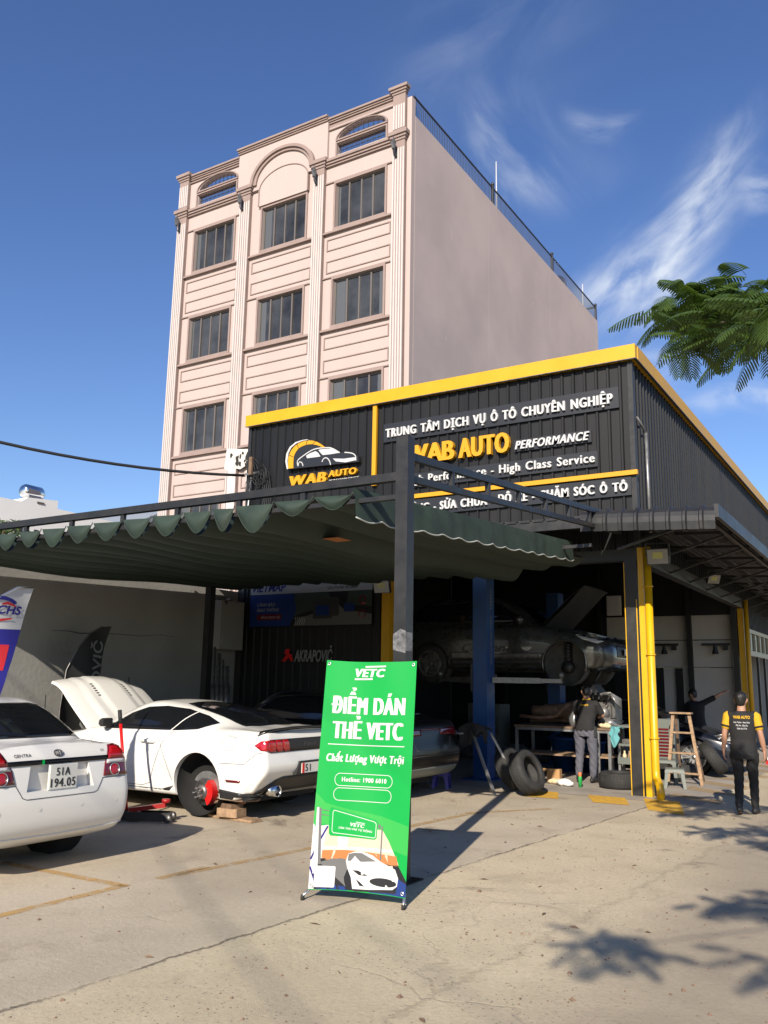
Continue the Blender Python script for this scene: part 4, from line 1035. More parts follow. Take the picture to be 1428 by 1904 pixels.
def wheel(par, x, y, r, w, rimr, style=5, rim='steel_dull', label=None, z=None):
    """y is the outer face; the wheel goes inwards"""
    s = 1 if y > 0 else -1; z = r if z is None else z
    t = M(); t.lathe([(rimr, 0), (rimr+.02, .0), (r-.03, .01), (r-.008, .03), (r, .05), (r, w-.05), (r-.008, w-.03), (r-.03, w-.01), (rimr, w)], (x, y-(w if s > 0 else 0), z), 'y', 40)
    wo = part('wheel', t, 'rubber', par, world=False, label=label)
    m_ = M(); yo = y-s*.012
    m_.lathe([(rimr-.03, 0), (rimr, -.012*s), (rimr+.004, 0)], (x, yo, z), 'y', 36)
    m_.lathe([(rimr-.03, 0), (rimr-.04, -s*w*.6)], (x, yo, z), 'y', 36)
    m_.lathe([(0, -s*.015), (.055, -s*.02), (.06, -s*.05)], (x, yo, z), 'y', 16)
    for k in range(style*2):
        a = pi*2*(k//2)/style+(.12 if k % 2 else -.12)+.3; m_.bar((x+.05*cos(a), yo-s*.035, z+.05*sin(a)), (x+(rimr-.02)*cos(a), yo-s*.02, z+(rimr-.02)*sin(a)), .028, .03)
    part('rim', m_, rim, wo, world=False)
    d = M(); d.lathe([(0, 0), (rimr-.05, 0)], (x, y-s*.10, z), 'y', 24); part('brake_disc', d, 'steel_dull', wo, world=False)
    return wo
def make_car(name, label, loc, rz, P, paint, tilt=0.0):
    t = thing(name, label, P.get('cat', 'car'), loc, rz, P.get('group'))
    if tilt: t.rotation_euler[1] = tilt
    body = loft_body(car_stations(P)); raw = bvh_of(body)
    cut = []
    for x, sides in P['arches']:
        for s in sides:
            c = M(); r = P['ar']; y0 = s*(P['W']/2-.33); y1 = s*(P['W']/2+.2)
            c.lathe([(0, min(y0, y1)), (r, min(y0, y1)), (r, max(y0, y1)), (0, max(y0, y1))], (x, 0, P['az']), 'y', 40); cut.append(c)
    for c in P.get('cuts', []): cut.append(c)
    bd = boolean_cut(body, cut, None)
    o = part('body', bd, paint, t, world=False, sharp=38)
    for x, sides in P['arches']:
        for s in sides:
            wl = M(); y0 = s*(P['W']/2-.32); y1 = s*(P['W']/2-.07); wl.lathe([(0, y0), (P['ar']-.004, y0), (P['ar']-.004, y1)], (x, 0, P['az']), 'y', 36)
            part('wheel_well', wl, P.get('well', 'well_black'), t, world=False)
    return t, raw
def panel(t, bv, name, polys, face, m_, off=.008, lift=0, label=None, step=.04):
    mb = M()
    for p in polys: decal(bv, p, face, step, off, mb, lift=lift)
    return part(name, mb, m_, t, world=False, label=label)
def seams(t, bv, lines, m_='seam', w=.007, name='panel_gap'):
    mb = M()
    for face, l in lines: seam(bv, l, face, w, mb=mb)
    return part(name, mb, m_, t, world=False)
mir = lambda poly: [(-u, v) for (u, v) in poly]
def car_letters(t, bv, name, body_, face, u0, u1, v0, cap, m_, bold=.01, shear=0.0, off=.006):
    """letters pressed onto a body; for B the reading direction is -y, for R it is +x, for F +y"""
    vs, fs = text_geo(body_, bold, shear); a = min(p[0] for p in vs); b = max(p[0] for p in vs); sx = (u1-u0)/(b-a); sy = cap/CAP
    mb = M(); out_ = []
    for p in vs:
        u = u0+(p[0]-a)*sx; v = v0+p[1]*sy; o, d = FACES[face](u, v); h = bv.ray_cast(o, d)[0] or (o+d*5); out_.append(h-d*off)
    mb.add(out_, fs); return part(name, mb, m_, t, world=False)
# ---------------------------------------------------------------- white sedan, seen from behind (nose to the wall)
RX = -6.62
P = dict(L=4.31, W=1.71, H=1.485, gc=.21, zd=1.10, zb=1.0, zb5=1.03, zh=.98, zn=.72, xg0=.52, xr0=1.25, xr1=2.45, xg1=3.15, wr=.66, rs=.785,
         dxr=[.16, .14, .10, .03, .0, .03, .10, .13, .15, .16, .17, .17], zr=[.28, .27, .30, .38, .57, .80, 1.02, 1.055, 1.075, 1.09, 1.098, 1.10],
         dxf=[.10, .08, .03, 0, .01, .03, .06, .1, .15, .2, .22, .22], zf=[.22, .22, .26, .34, .5, .62, .68, .70, .72, .73, .74, .74],
         arches=[(.93, (1, -1)), (3.41, (1, -1))], ar=.335, az=.30)
rc = M(); rc.prism([(-.36, .715), (-.31, .925), (.31, .925), (.36, .715)], ((-.02, 0, 0), (0, 1, 0), (0, 0, 1), (1, 0, 0)), -.2, .125); P['cuts'] = [rc]
sd, bv = make_car('parked_car', 'white sedan seen from behind with dark rear window and plate 51A 194.05', (RX, 5.37, 0), pi, P, 'gentra_white')
panel(sd, bv, 'rear_window', [[(-.60, 1.135), (.60, 1.135), (.66, 1.17), (.50, 1.415), (.42, 1.435), (-.42, 1.435), (-.50, 1.415), (-.66, 1.17)]], 'B', 'tint_glass')
panel(sd, bv, 'side_window', [[(.95, 1.06), (2.0, 1.05), (2.02, 1.40), (1.55, 1.40), (1.25, 1.30)], [(2.06, 1.05), (2.85, 1.03), (2.5, 1.33), (2.35, 1.40), (2.08, 1.40)]], 'L', 'tint_glass')
panel(sd, bv, 'side_window', [[(.95, 1.06), (2.0, 1.05), (2.02, 1.40), (1.55, 1.40), (1.25, 1.30)], [(2.06, 1.05), (2.85, 1.03), (2.5, 1.33), (2.35, 1.40), (2.08, 1.40)]], 'R', 'tint_glass')
panel(sd, bv, 'windscreen', [[(-.62, 1.05), (.62, 1.05), (.50, 1.40), (-.50, 1.40)]], 'F', 'tint_glass')
lp = [(.585, 1.065), (.50, .90), (.475, .79), (.78, .785), (.80, .90), (.76, 1.03), (.70, 1.075)]
for s_ in (1, -1):
    q = lp if s_ > 0 else mir(lp)
    lo = panel(sd, bv, 'tail_lamp', [q], 'B', 'red_dark', .009, step=.035)
    panel(lo, bv, 'upper_lens', [[(s_*a, b) for a, b in ((.60, 1.05), (.535, .945), (.76, .945), (.745, 1.01), (.69, 1.06))]], 'B', 'red_lamp', .012, step=.04)
    panel(lo, bv, 'clear_lens', [[(s_*a, b) for a, b in ((.525, .935), (.515, .90), (.78, .90), (.775, .935))]], 'B', 'lamp_clear', .012, step=.04)
    panel(lo, bv, 'round_lens', [[(s_*.605+a, .843+b) for a, b in circle(0, 0, .052, .050, 18)]], 'B', 'red_lamp', .016, step=.03)
    rg = M()
    for r in (.056,):
        pts = []
        for a, b in circle(s_*.605, .843, r, r*.97, 20):
            o, d = FACES['B'](a, b); h = bv.ray_cast(o, d)[0]
            if h: pts.append(h-d*.016)
        rg.tube(pts, .005, 5, closed=True)
    part('lens_ring', rg, 'alu', lo, world=False)
panel(sd, bv, 'trunk_strip', [[(-.53, .935), (.53, .935), (.55, .965), (.54, .975), (-.54, .975), (-.55, .965)]], 'B', 'car_black', .012, step=.05)
pn = M(); pn.prism(rect(-.15, .14, .72, .925), ((.035, 0, 0), (0, 1, 0), (0, 0, 1), (-1, 0, 0)), 0, .012); pn.prism(rect(-.155, .145, .715, .93), ((.035, 0, 0), (0, 1, 0), (0, 0, 1), (-1, 0, 0)), -.01, .006)
po = part('number_plate', pn, 'plate_white', sd, world=False)
Fp = ((.022, 0, 0), (0, -1, 0), (0, 0, 1), (-1, 0, 0))
tx = M(); letters(tx, '51A', Fp, -.078, .072, .835, .068, 0, .001, .0, fat=.0025); letters(tx, '194.05', Fp, -.130, .135, .738, .074, 0, .001, .0, fat=.0025)
part('plate_letters', tx, 'ink', po, world=False)
def rear_letters(t, bv, name, body_, y_left, y_right, v0, cap, m_, bold=.01, shear=0.0, off=.006):
    vs, fs = text_geo(body_, bold, shear); a = min(p[0] for p in vs); b = max(p[0] for p in vs); mb = M(); o_ = []
    for p in vs:
        y = y_left+(y_right-y_left)*(p[0]-a)/(b-a); z = v0+p[1]*cap/CAP; o, d = FACES['B'](y, z); h = bv.ray_cast(o, d)[0] or (o+d*5); o_.append(h-d*off)
    mb.add(o_, fs); return part(name, mb, m_, t, world=False)
rear_letters(sd, bv, 'badge_letters', 'GENTRA', .46, .285, 1.004, .026, 'ink', .0)
rear_letters(sd, bv, 'badge_letters', 'SX', -.475, -.515, 1.012, .02, 'ink', .0)
eb = M()
def on_rear(bv, pts, off=.008):
    r = []
    for a, b in pts:
        o, d = FACES['B'](a, b); h = bv.ray_cast(o, d)[0] or (o+d*5); r.append(h-d*off)
    return r
eb.tube(on_rear(bv, circle(0, 1.022, .047, .026, 24)), .005, 5, closed=True)
for s_ in (1, -1): eb.tube(on_rear(bv, [(s_*.012, .998), (s_*.02, 1.015), (s_*.032, 1.04)]), .0055, 5)
eb.tube(on_rear(bv, [(0, .997), (0, 1.04)]), .006, 5)
part('emblem', eb, 'steel_dull', sd, world=False)
seams(sd, bv, [('B', [(.47, .78), (.40, .67), (.36, .655), (-.36, .655), (-.40, .67), (-.47, .78)]), ('B', [(.80, .775), (.47, .775)]), ('B', [(-.80, .775), (-.47, .775)]),
               ('B', [(.60, 1.075), (.56, 1.098)]), ('B', [(-.60, 1.075), (-.56, 1.098)])])
seams(sd, bv, [('B', [(-.80, .36), (-.5, .335), (0, .325), (.5, .335), (.80, .36)])], 'gentra_white', .022, 'bumper_lip')
ps = M()
for y in (.62, .22, -.22, -.62): ps.add(on_rear(bv, circle(y, .565, .016, .016, 12), .003), [tuple(range(12))])
part('parking_sensor', ps, 'gentra_white', sd, world=False)
lk = M(); lk.lathe([(0, .112), (.014, .112), (.014, .123)], (0, -.24, .80), 'x', 12); part('trunk_lock', lk, 'plastic_black', sd, world=False)
sk = M(); sk.add(on_rear(bv, [(.20, .934), (.175, .934), (.165, .976), (.19, .976)], .014), [(0, 1, 2, 3)]); part('green_sticker', sk, 'print_green', sd, world=False)
for x in (.93, 3.41):
    for s_ in (1, -1): wheel(sd, x, s_*.83, .30, .19, .19, 5)
ub = M(); ub.box(.6, 4.0, -.55, .55, .19, .235); part('underbody', ub, 'well_black', sd, world=False)
# ---------------------------------------------------------------- white sports coupe with its bonnet up
P = dict(L=4.78, W=1.92, H=1.385, gc=.20, zd=1.06, zb=.99, zb5=1.035, zh=.97, zn=.70, xg0=.62, xr0=1.95, xr1=2.45, xg1=3.30, wr=.585, rs=.80, bow=.63,
         dxr=[.30, .28, .24, .16, .0, .035, .05, .07, .09, .10, .10, .10], zr=[.30, .29, .32, .40, .60, .81, .965, 1.01, 1.035, 1.05, 1.058, 1.06],
         dxf=[.12, .1, .05, 0, .02, .03, .05, .06, .1, .14, .16, .16], zf=[.2, .2, .24, .32, .5, .62, .68, .70, .72, .73, .74, .74],
         arches=[(1.10, (1, -1)), (3.83, (1, -1))], ar=.385, az=.375)
mu, bv = make_car('sports_coupe', 'white sports coupe with raised bonnet and its left rear wheel taken off', (-6.78, 9.33, .03), pi, P, 'car_white')
wp = [(.98, 1.115), (1.22, 1.035), (1.55, 1.01), (2.95, .985), (2.80, 1.06), (2.55, 1.20), (2.30, 1.285), (2.0, 1.305), (1.62, 1.275), (1.25, 1.20)]
for f_ in 'LR': panel(mu, bv, 'side_window', [wp], f_, 'tint_glass', .008, step=.035)
seams(mu, bv, [(f_, [(1.66, 1.0), (1.42, 1.26)]) for f_ in 'LR'], 'car_white', .02, 'window_bar')
panel(mu, bv, 'rear_window', [[(.66, -.55), (.62, -.3), (.62, .3), (.66, .55), (1.55, .49), (1.80, .42), (1.84, .2), (1.84, -.2), (1.80, -.42), (1.55, -.49)]], 'T', 'tint_glass', .009)
panel(mu, bv, 'windscreen', [[(3.25, -.62), (3.30, -.3), (3.30, .3), (3.25, .62), (2.62, .50), (2.52, .2), (2.52, -.2), (2.62, -.50)]], 'T', 'tint_glass', .009)
# rear: dark lamp panel, three-bar lamps, plate, diffuser
panel(mu, bv, 'lamp_panel', [[(-.80, .80), (.80, .80), (.86, .86), (.84, .94), (.78, .955), (-.78, .955), (-.84, .94), (-.86, .86)]], 'B', 'plastic_black', .008, step=.04)
for s_ in (1, -1):
    for k in range(3):
        a = .80-k*.135
        panel(mu, bv, 'tail_lamp', [[(s_*(a+.02 if k else a+.055), .86), (s_*(a-.02 if k else a-.005), .808), (s_*(a-.125), .808), (s_*(a-.085), .948), (s_*(a+.03 if k else a+.03), .948)]], 'B', 'red_lamp', .014, step=.035)
    panel(mu, bv, 'tail_lamp', [[(.045, .822), (.12, .83), (.21, .885), (.13, .94), (.05, .945)]], 'L' if s_ > 0 else 'R', 'red_lamp', .012, step=.03)
    panel(mu, bv, 'side_marker', [[(.38, .465), (.62, .465), (.60, .435), (.40, .435)]], 'L' if s_ > 0 else 'R', 'red_dark', .005, step=.05)
# spoiler
sp = M(); pts = on_rear(bv, [(-.80, 1.0)], 0)
spl = [(.20, .87, 1.0), (.12, .82, 1.05), (.065, .5, 1.095), (.045, 0, 1.105), (.065, -.5, 1.095), (.12, -.82, 1.05), (.20, -.87, 1.0)]
cv_ = crv(spl, 5); 
for (a, b) in zip(cv_, cv_[1:]): pass
sp.add([(x-.01, y, z) for x, y, z in cv_]+[(x+.17, y*.98, z-.025+.0) for x, y, z in cv_]+[(x+.16, y*.97, z-.05) for x, y, z in cv_]+[(x+.01, y*.99, z-.028) for x, y, z in cv_],
       [(r*len(cv_)+i, r*len(cv_)+i+1, ((r+1) % 4)*len(cv_)+i+1, ((r+1) % 4)*len(cv_)+i) for r in range(4) for i in range(len(cv_)-1)], True)
part('spoiler', sp, 'car_black', mu, world=False)
df = M()
decal(bv, [(-.86, .305), (-.60, .31), (-.40, .295), (.40, .295), (.60, .31), (.86, .305), (.74, .36), (.60, .47), (.50, .50), (-.50, .50), (-.60, .47), (-.74, .36)], 'B', .06, .012, df)
part('diffuser', df, 'plastic_black', mu, world=False)
sk = M()
for s_ in 'LR': decal(bv, [(.22, .30), (.72, .345), (.72, .24), (.35, .22)], s_, .06, .008, sk); decal(bv, [(1.50, .33), (1.7, .275), (3.3, .275), (3.42, .32), (3.42, .20), (1.5, .20)], s_, .08, .01, sk)
part('sill_trim', sk, 'plastic_black', mu, world=False)
for s_ in (1, -1):
    ex = M(); ex.lathe([(.06, .0), (.066, -.005), (.066, .24), (.055, .24), (.055, .02)], (.08, s_*.58, .335), 'x', 20, closed=True); ex.lathe([(0, .1), (.056, .1)], (.08, s_*.58, .335), 'x', 16)
    part('exhaust_tip', ex, 'chrome', mu, world=False)
pt = M(); pt.prism([(-.34, .515), (-.26, .675), (.26, .675), (.34, .515)], ((.02, 0, 0), (0, 1, 0), (0, 0, 1), (-1, 0, 0)), -.03, .025)
part('plate_recess', pt, 'plastic_black', mu, world=False)
pn = M(); pn.prism(rect(-.235, .235, .53, .65), ((-.006, 0, 0), (0, 1, 0), (0, 0, 1), (-1, 0, 0)), 0, .012); po = part('number_plate', pn, 'plate_white', mu, world=False)
rd = M(); rd.prism(rect(.19, .235, .53, .65), ((-.006, 0, 0), (0, 1, 0), (0, 0, 1), (-1, 0, 0)), .0125, .015); part('red_band', rd, 'red_paint', po, world=False)
tx = M(); letters(tx, '51', ((-.02, 0, 0), (0, -1, 0), (0, 0, 1), (-1, 0, 0)), -.17, -.06, .55, .085, 0, .001, .0, fat=.002); part('plate_letters', tx, 'ink', po, world=False)
rear_letters(mu, bv, 'badge_letters', 'Ford', .12, -.12, .86, .045, 'steel_dull', .0, 0, .012)
dl = [(1.60, 1.0), (1.72, .86), (1.86, .50), (1.92, .34), (2.05, .30), (3.02, .30), (3.12, .36), (3.10, .70), (3.02, .97)]
ql = [(.04, .72), (.34, .66), (.50, .665), (.78, .665)]
seams(mu, bv, [(f_, l) for f_ in 'LR' for l in (dl, [(.62, 1.05), (.60, .98), (.30, .955)], [(.02, .80), (.16, .80), (.33, .66), (.72, .655)], [(1.78, .88), (1.62, .60), (1.52, .40)])])
seams(mu, bv, [('L', [(.58+.105*cos(t), .90+.095*sin(t)) for t in [2*pi*i/24 for i in range(25)]])], 'seam', .005, 'fuel_cap')
seams(mu, bv, [('L', [(.98, .905), (.58, .895), (.54, .895)]), ('L', [(.60, .93), (.56, .95), (.62, .965), (.57, .985)])], 'seam', .003, 'crease_mark')
for s_, f_ in ((1, 'L'), (-1, 'R')):
    hd = M(); o, d = FACES[f_](1.98, .86); h = bv.ray_cast(o, d)[0]; hd.tube([(1.85, h.y-s_*.01, .855), (1.88, h.y+s_*.025, .858), (2.08, h.y+s_*.025, .862), (2.12, h.y-s_*.01, .862)], [.02, .024, .022, .018], 8); part('door_handle', hd, 'car_white', mu, world=False)
    mi = M(); o, d = FACES[f_](2.78, 1.02); h = bv.ray_cast(o, d)[0]; y = h.y
    mi.prism([(a_*.085, 1.065+b_*.058) for a_, b_ in [(-1, -.75), (-.8, -1), (.75, -.9), (1, -.5), (.85, .7), (.5, 1), (-.8, 1), (-1, .75)]], ((2.78, y+s_*.125, 0), (0, 1, 0), (0, 0, 1), (1, 0, 0)), -.02, .05); mi.prism([(a_*.06, 1.065+b_*.042) for a_, b_ in [(-1, -.75), (-.8, -1), (.75, -.9), (1, -.5), (.85, .7), (.5, 1), (-.8, 1), (-1, .75)]], ((2.78, y+s_*.125, 0), (0, 1, 0), (0, 0, 1), (1, 0, 0)), .051, .095)
    mi.bar((2.86, y-s_*.03, 1.0), (2.82, y+s_*.10, 1.03), .05, .03); part('wing_mirror', mi, 'plastic_black', mu, world=False)
# bonnet standing open, engine bay beneath
eb_ = M(); decal(bv, [(3.42, -.66), (4.62, -.52), (4.62, .52), (3.42, .66)], 'T', .1, .006, eb_); part('engine_bay', eb_, 'well_black', mu, world=False)
hood = M(); HL, NU, NV = 1.20, 18, 28
def hood_pt(u, v, dz=0):
    s = u*HL; w = .80-.10*u**3; y = (v*2-1)*w
    h = .035*(1-(v*2-1)**2)+(.028 if .20 < v < .80 else 0)*(1-.3*u)+(.02 if .33 < v < .67 else 0)-(.22*max(0, u-.66)**2*5)-.03*(abs(v*2-1)**4)
    return s, y, h+dz
a_ = radians(38)
def hp(u, v, dz=0): s, y, h = hood_pt(u, v, dz); return (3.28+s*cos(a_)-h*sin(a_), y, .985+s*sin(a_)+h*cos(a_))
hood.grid(lambda u, v: hp(u, v), NU, NV); hood.grid(lambda u, v: hp(u, v, -.045), NU, NV)
n1 = (NU+1)*(NV+1)
for i in range(NU):
    for j in (0, NV): hood.f.append((i*(NV+1)+j, (i+1)*(NV+1)+j, n1+(i+1)*(NV+1)+j, n1+i*(NV+1)+j)); hood.sm.append(True); hood.mi.append(0)
for j in range(NV):
    for i in (0, NU): hood.f.append((i*(NV+1)+j, i*(NV+1)+j+1, n1+i*(NV+1)+j+1, n1+i*(NV+1)+j)); hood.sm.append(True); hood.mi.append(0)
ho = part('bonnet', hood, 'car_white', mu, world=False, sharp=35)
vn = M()
for v0 in (.20, .68):
    for k in range(6):
        u = .50+k*.045; vn.add([hp(u, v0, .006), hp(u+.022, v0, .006), hp(u+.022, v0+.12, .006), hp(u, v0+.12, .006)], [(0, 1, 2, 3)])
part('bonnet_vent', vn, 'plastic_black', ho, world=False)
st = M(); st.tube([(4.1, -.70, .9), (4.22, -.68, 1.68)], .012, 6); part('bonnet_strut', st, 'steel_dull', mu, world=False)
wheel(mu, 1.10, -.93, .345, .27, .245, 5, 'plastic_black'); wheel(mu, 3.83, .93, .345, .25, .245, 5, 'plastic_black'); wheel(mu, 3.83, -.93, .345, .25, .245, 5, 'plastic_black')
# bare rear hub: disc, hub, studs, caliper, dust shield
hx, hy, hz = 1.10, .80, .27
ds = M(); ds.lathe([(0, -.04), (.165, -.04), (.165, -.015), (.10, -.015), (.10, .02), (.075, .055), (.04, .06), (0, .06)], (hx, hy, hz), 'y', 36); do = part('brake_disc', ds, 'steel_dull', mu, world=False)
sb = M()
for k in range(5): a = 2*pi*k/5; sb.tube([(hx+.057*cos(a), hy+.04, hz+.057*sin(a)), (hx+.057*cos(a), hy+.13, hz+.057*sin(a))], .0085, 6)
part('wheel_stud', sb, 'alu', do, world=False)
dsd = M(); dsd.prism([(hx+.20*cos(a)*1.12, hz+.06+.19*sin(a)) for a in [radians(20+170*i/16) for i in range(17)]], ((0, hy-.06, 0), (1, 0, 0), (0, 0, 1), (0, 1, 0)), -.012, 0); part('dust_shield', dsd, 'galv', mu, world=False)
ca_ = M(); ca_.prism([(hx+r*cos(a), hz+r*sin(a)) for r, a in [(.185, radians(t)) for t in range(125, 236, 10)]+[(.10, radians(t)) for t in range(230, 119, -15)]], ((0, hy-.07, 0), (1, 0, 0), (0, 0, 1), (0, 1, 0)), 0, .105)
part('brake_caliper', ca_, 'red_paint', mu, world=False)
sus = M(); sus.tube([(hx-.10, hy-.1, hz+.0), (hx-.22, hy-.12, hz+.02), (hx-.25, hy-.14, hz+.30)], .03, 8); sus.tube([(hx-.12, hy-.06, hz-.12), (hx-.28, hy-.15, hz-.10), (hx-.33, hy-.2, hz+.1)], .022, 8)
sus.tube([(hx, hy-.1, hz), (hx, .1, hz)], .05, 10); sus.tube([(hx+.05, hy-.12, hz-.08), (hx+.1, .3, hz-.05)], .035, 8)
for k in range(6): sus.lathe([(.045, 0), (.06, .015), (.045, .03)], (hx-.18, hy-.12, hz-.08+k*.045), 'z', 10)
part('suspension', sus, 'rust_steel', mu, world=False)
ub = M(); ub.box(.4, 4.4, -.62, .62, .19, .24); part('underbody', ub, 'well_black', mu, world=False)
# ---------------------------------------------------------------- black car parked behind the coupe
P = dict(L=4.85, W=1.88, H=1.53, gc=.22, zd=1.15, zb=1.03, zb5=1.08, zh=1.0, zn=.76, xg0=.45, xr0=1.3, xr1=2.7, xg1=3.5, wr=.64, rs=.82,
         dxr=[.2, .18, .12, .04, .0, .05, .10, .13, .15, .16, .17, .17], zr=[.3, .29, .32, .40, .62, .86, 1.05, 1.10, 1.12, 1.14, 1.148, 1.15],
         dxf=[.10, .08, .03, 0, .01, .03, .06, .1, .15, .2, .22, .22], zf=[.22, .22, .26, .34, .5, .62, .68, .72, .74, .75, .76, .76],
         arches=[(1.05, (1, -1)), (3.95, (1, -1))], ar=.375, az=.345)
bk, bv = make_car('parked_car', 'black car standing in shade beyond the white coupe, tail towards the yard', (-6.42, 12.0, 0), pi, P, 'car_black')
for f_ in 'LR': panel(bk, bv, 'side_window', [[(.75, 1.14), (1.9, 1.09), (3.15, 1.07), (2.85, 1.28), (2.55, 1.42), (1.9, 1.455), (1.4, 1.43), (1.05, 1.32)]], f_, 'tint_glass')
seams(bk, bv, [('L', [(.72, 1.15), (1.05, 1.345), (1.4, 1.455), (1.9, 1.48), (2.55, 1.45), (2.9, 1.30)])], 'chrome', .014, 'window_trim')
panel(bk, bv, 'rear_window', [[(-.62, 1.2), (.62, 1.2), (.52, 1.45), (-.52, 1.45)]], 'B', 'tint_glass')
panel(bk, bv, 'windscreen', [[(-.66, 1.1), (.66, 1.1), (.52, 1.45), (-.52, 1.45)]], 'F', 'tint_glass')
for s_ in (1, -1):
    panel(bk, bv, 'tail_lamp', [[(s_*a, b) for a, b in ((.30, 1.0), (.30, .92), (.78, .90), (.85, .98), (.80, 1.03))]], 'B', 'red_dark', .007, step=.05)
panel(bk, bv, 'light_bar', [[(-.3, .99), (.3, .99), (.3, 1.012), (-.3, 1.012)]], 'B', 'red_dark', .008)
panel(bk, bv, 'rear_bumper_trim', [[(-.8, .30), (.8, .30), (.78, .45), (-.78, .45)]], 'B', 'plastic_grey', .008)
seams(bk, bv, [('B', [(-.85, .62), (.85, .62)]), ('B', [(-.62, .88), (-.5, .70), (.5, .70), (.62, .88)])], 'steel_dull', .010)
for x in (1.05, 3.95):
    for s_ in (1, -1): wheel(bk, x, s_*.92, .345, .22, .22, 7)
ub = M(); ub.box(.4, 4.4, -.6, .6, .18, .235); part('underbody', ub, 'well_black', bk, world=False)
# ---------------------------------------------------------------- grey SUV up on the lift, nose to the right
P = dict(L=4.78, W=1.93, H=1.69, gc=.28, zd=1.28, zb=1.14, zb5=1.22, zh=1.10, zn=.90, xg0=.30, xr0=.85, xr1=2.55, xg1=3.45, wr=.68, rs=.84,
         dxr=[.2, .18, .10, .03, .0, .04, .08, .10, .12, .14, .15, .15], zr=[.36, .35, .38, .46, .7, .95, 1.14, 1.2, 1.24, 1.26, 1.275, 1.28],
         dxf=[.24, .20, .10, .02, 0, .03, .08, .14, .2, .26, .3, .3], zf=[.28, .28, .32, .40, .58, .72, .82, .85, .87, .885, .895, .9],
         arches=[(1.02, (1, -1)), (3.87, (1, -1))], ar=.415, az=.40, cat='suv', well='well_grey')
LZ = 1.70
cy, bv = make_car('lifted_car', 'dark grey suv raised on the blue lift with bonnet open and front wheel off', (-9.55, 16.62, LZ), 0, P, 'car_graphite')
for f_ in 'LR': panel(cy, bv, 'side_window', [[(.55, 1.24), (3.05, 1.17), (2.8, 1.38), (2.45, 1.57), (1.8, 1.60), (.9, 1.57), (.6, 1.42)]], f_, 'tint_glass')
panel(cy, bv, 'windscreen', [[(-.66, 1.18), (.66, 1.18), (.54, 1.58), (-.54, 1.58)]], 'F', 'tint_glass')
panel(cy, bv, 'rear_window', [[(-.62, 1.3), (.62, 1.3), (.56, 1.58), (-.56, 1.58)]], 'B', 'tint_glass')
for s_, f_ in ((1, 'L'), (-1, 'R')):
    lo = panel(cy, bv, 'headlamp', [[(4.08, .93), (4.22, .84), (4.50, .76), (4.60, .80), (4.55, .90), (4.3, .97)]], f_, 'lamp_clear', .006, step=.05)
seams(cy, bv, [('R', [(1.75, .42), (1.62, 1.15)]), ('R', [(2.15, .36), (2.1, 1.15)]), ('R', [(3.15, .40), (3.2, 1.10)]), ('R', [(1.5, .40), (3.35, .40)])])
panel(cy, bv, 'sill_trim', [[(1.5, .36), (3.42, .36), (3.42, .46), (1.5, .46)]], 'R', 'plastic_black', .012)
panel(cy, bv, 'side_stripe', [[(1.5, .47), (3.42, .47), (3.42, .58), (2.0, .58), (1.9, .62), (1.5, .62)]], 'R', 'steel_dull', .004)
vs_, fs_ = text_geo('Cayenne', .005, .35); a0 = min(p[0] for p in vs_); a1 = max(p[0] for p in vs_); mb = M(); o_ = []
for p in vs_:
    o, d = FACES['R'](1.75+(p[0]-a0)*1.1/(a1-a0), .62+p[1]*.22); h = bv.ray_cast(o, d)[0]; o_.append(h-d*.007)
mb.add(o_, fs_); part('side_script', mb, 'plastic_black', cy, world=False)
panel(cy, bv, 'grille', [[(-.60, .52), (.60, .52), (.55, .74), (-.55, .74)]], 'F', 'plastic_black', .008)
pn = M(); pn.prism(rect(-.25, .25, .56, .68), ((4.80, 0, 0), (0, 1, 0), (0, 0, 1), (1, 0, 0)), 0, .012); part('number_plate', pn, 'plate_white', cy, world=False)
al = M()
for s_ in (-1,):
    pts = [(3.87+.425*cos(t), s_*.955, .40+.425*sin(t)) for t in [radians(-20+220*i/24) for i in range(25)]]; al.tube(pts, .018, 6)
part('arch_lip', al, 'car_graphite', cy, world=False)
hd = M(); a_ = radians(44)
hd.grid(lambda u, v: (3.38+u*1.12*cos(a_)-(.05*(1-(2*v-1)**2)-.12*max(0, u-.75)*2)*sin(a_), (2*v-1)*(.80-.06*u), 1.12+u*1.12*sin(a_)+(.05*(1-(2*v-1)**2)-.12*max(0, u-.75)*2)*cos(a_)), 10, 14)
part('bonnet', hd, 'lining_black', cy, world=False)
hd = M()
hd.grid(lambda u, v: (3.40+u*1.10*cos(a_)+.03*sin(a_), (2*v-1)*(.74-.06*u), 1.12+u*1.10*sin(a_)-.035*cos(a_)+.012*sin(9*u)*cos(11*v)), 12, 16)
part('bonnet_lining', hd, 'lining_black', cy, world=False)

eb_ = M(); decal(bv, [(3.5, -.68), (4.5, -.5), (4.5, .5), (3.5, .68)], 'T', .12, .006, eb_); part('engine_bay', eb_, 'well_black', cy, world=False)
sus = M(); sus.tube([(3.87, -.72, .78), (3.87, -.66, .30)], .05, 10); sus.tube([(3.87, -.72, .30), (3.6, -.3, .30)], .03, 8); sus.tube([(3.87, -.72, .30), (4.1, -.3, .32)], .03, 8)
for k in range(6): sus.lathe([(.06, 0), (.085, .02), (.06, .04)], (3.87, -.71, .45+k*.055), 'z', 12)
sus.lathe([(0, -.05), (.12, -.05), (.12, .02), (.06, .05), (0, .05)], (3.87, -.74, .33), 'y', 20)
part('suspension', sus, 'steel_black', cy, world=False)
mi = M(); mi.lathe([(0, -.1), (.07, -.08), (.09, 0), (.07, .08), (0, .1)], (3.02, -1.03, 1.22), 'y', 12); part('wing_mirror', mi, 'car_graphite', cy, world=False)
wheel(cy, 1.02, -.95, .385, .27, .26, 5); wheel(cy, 1.02, .95, .385, .27, .26, 5)
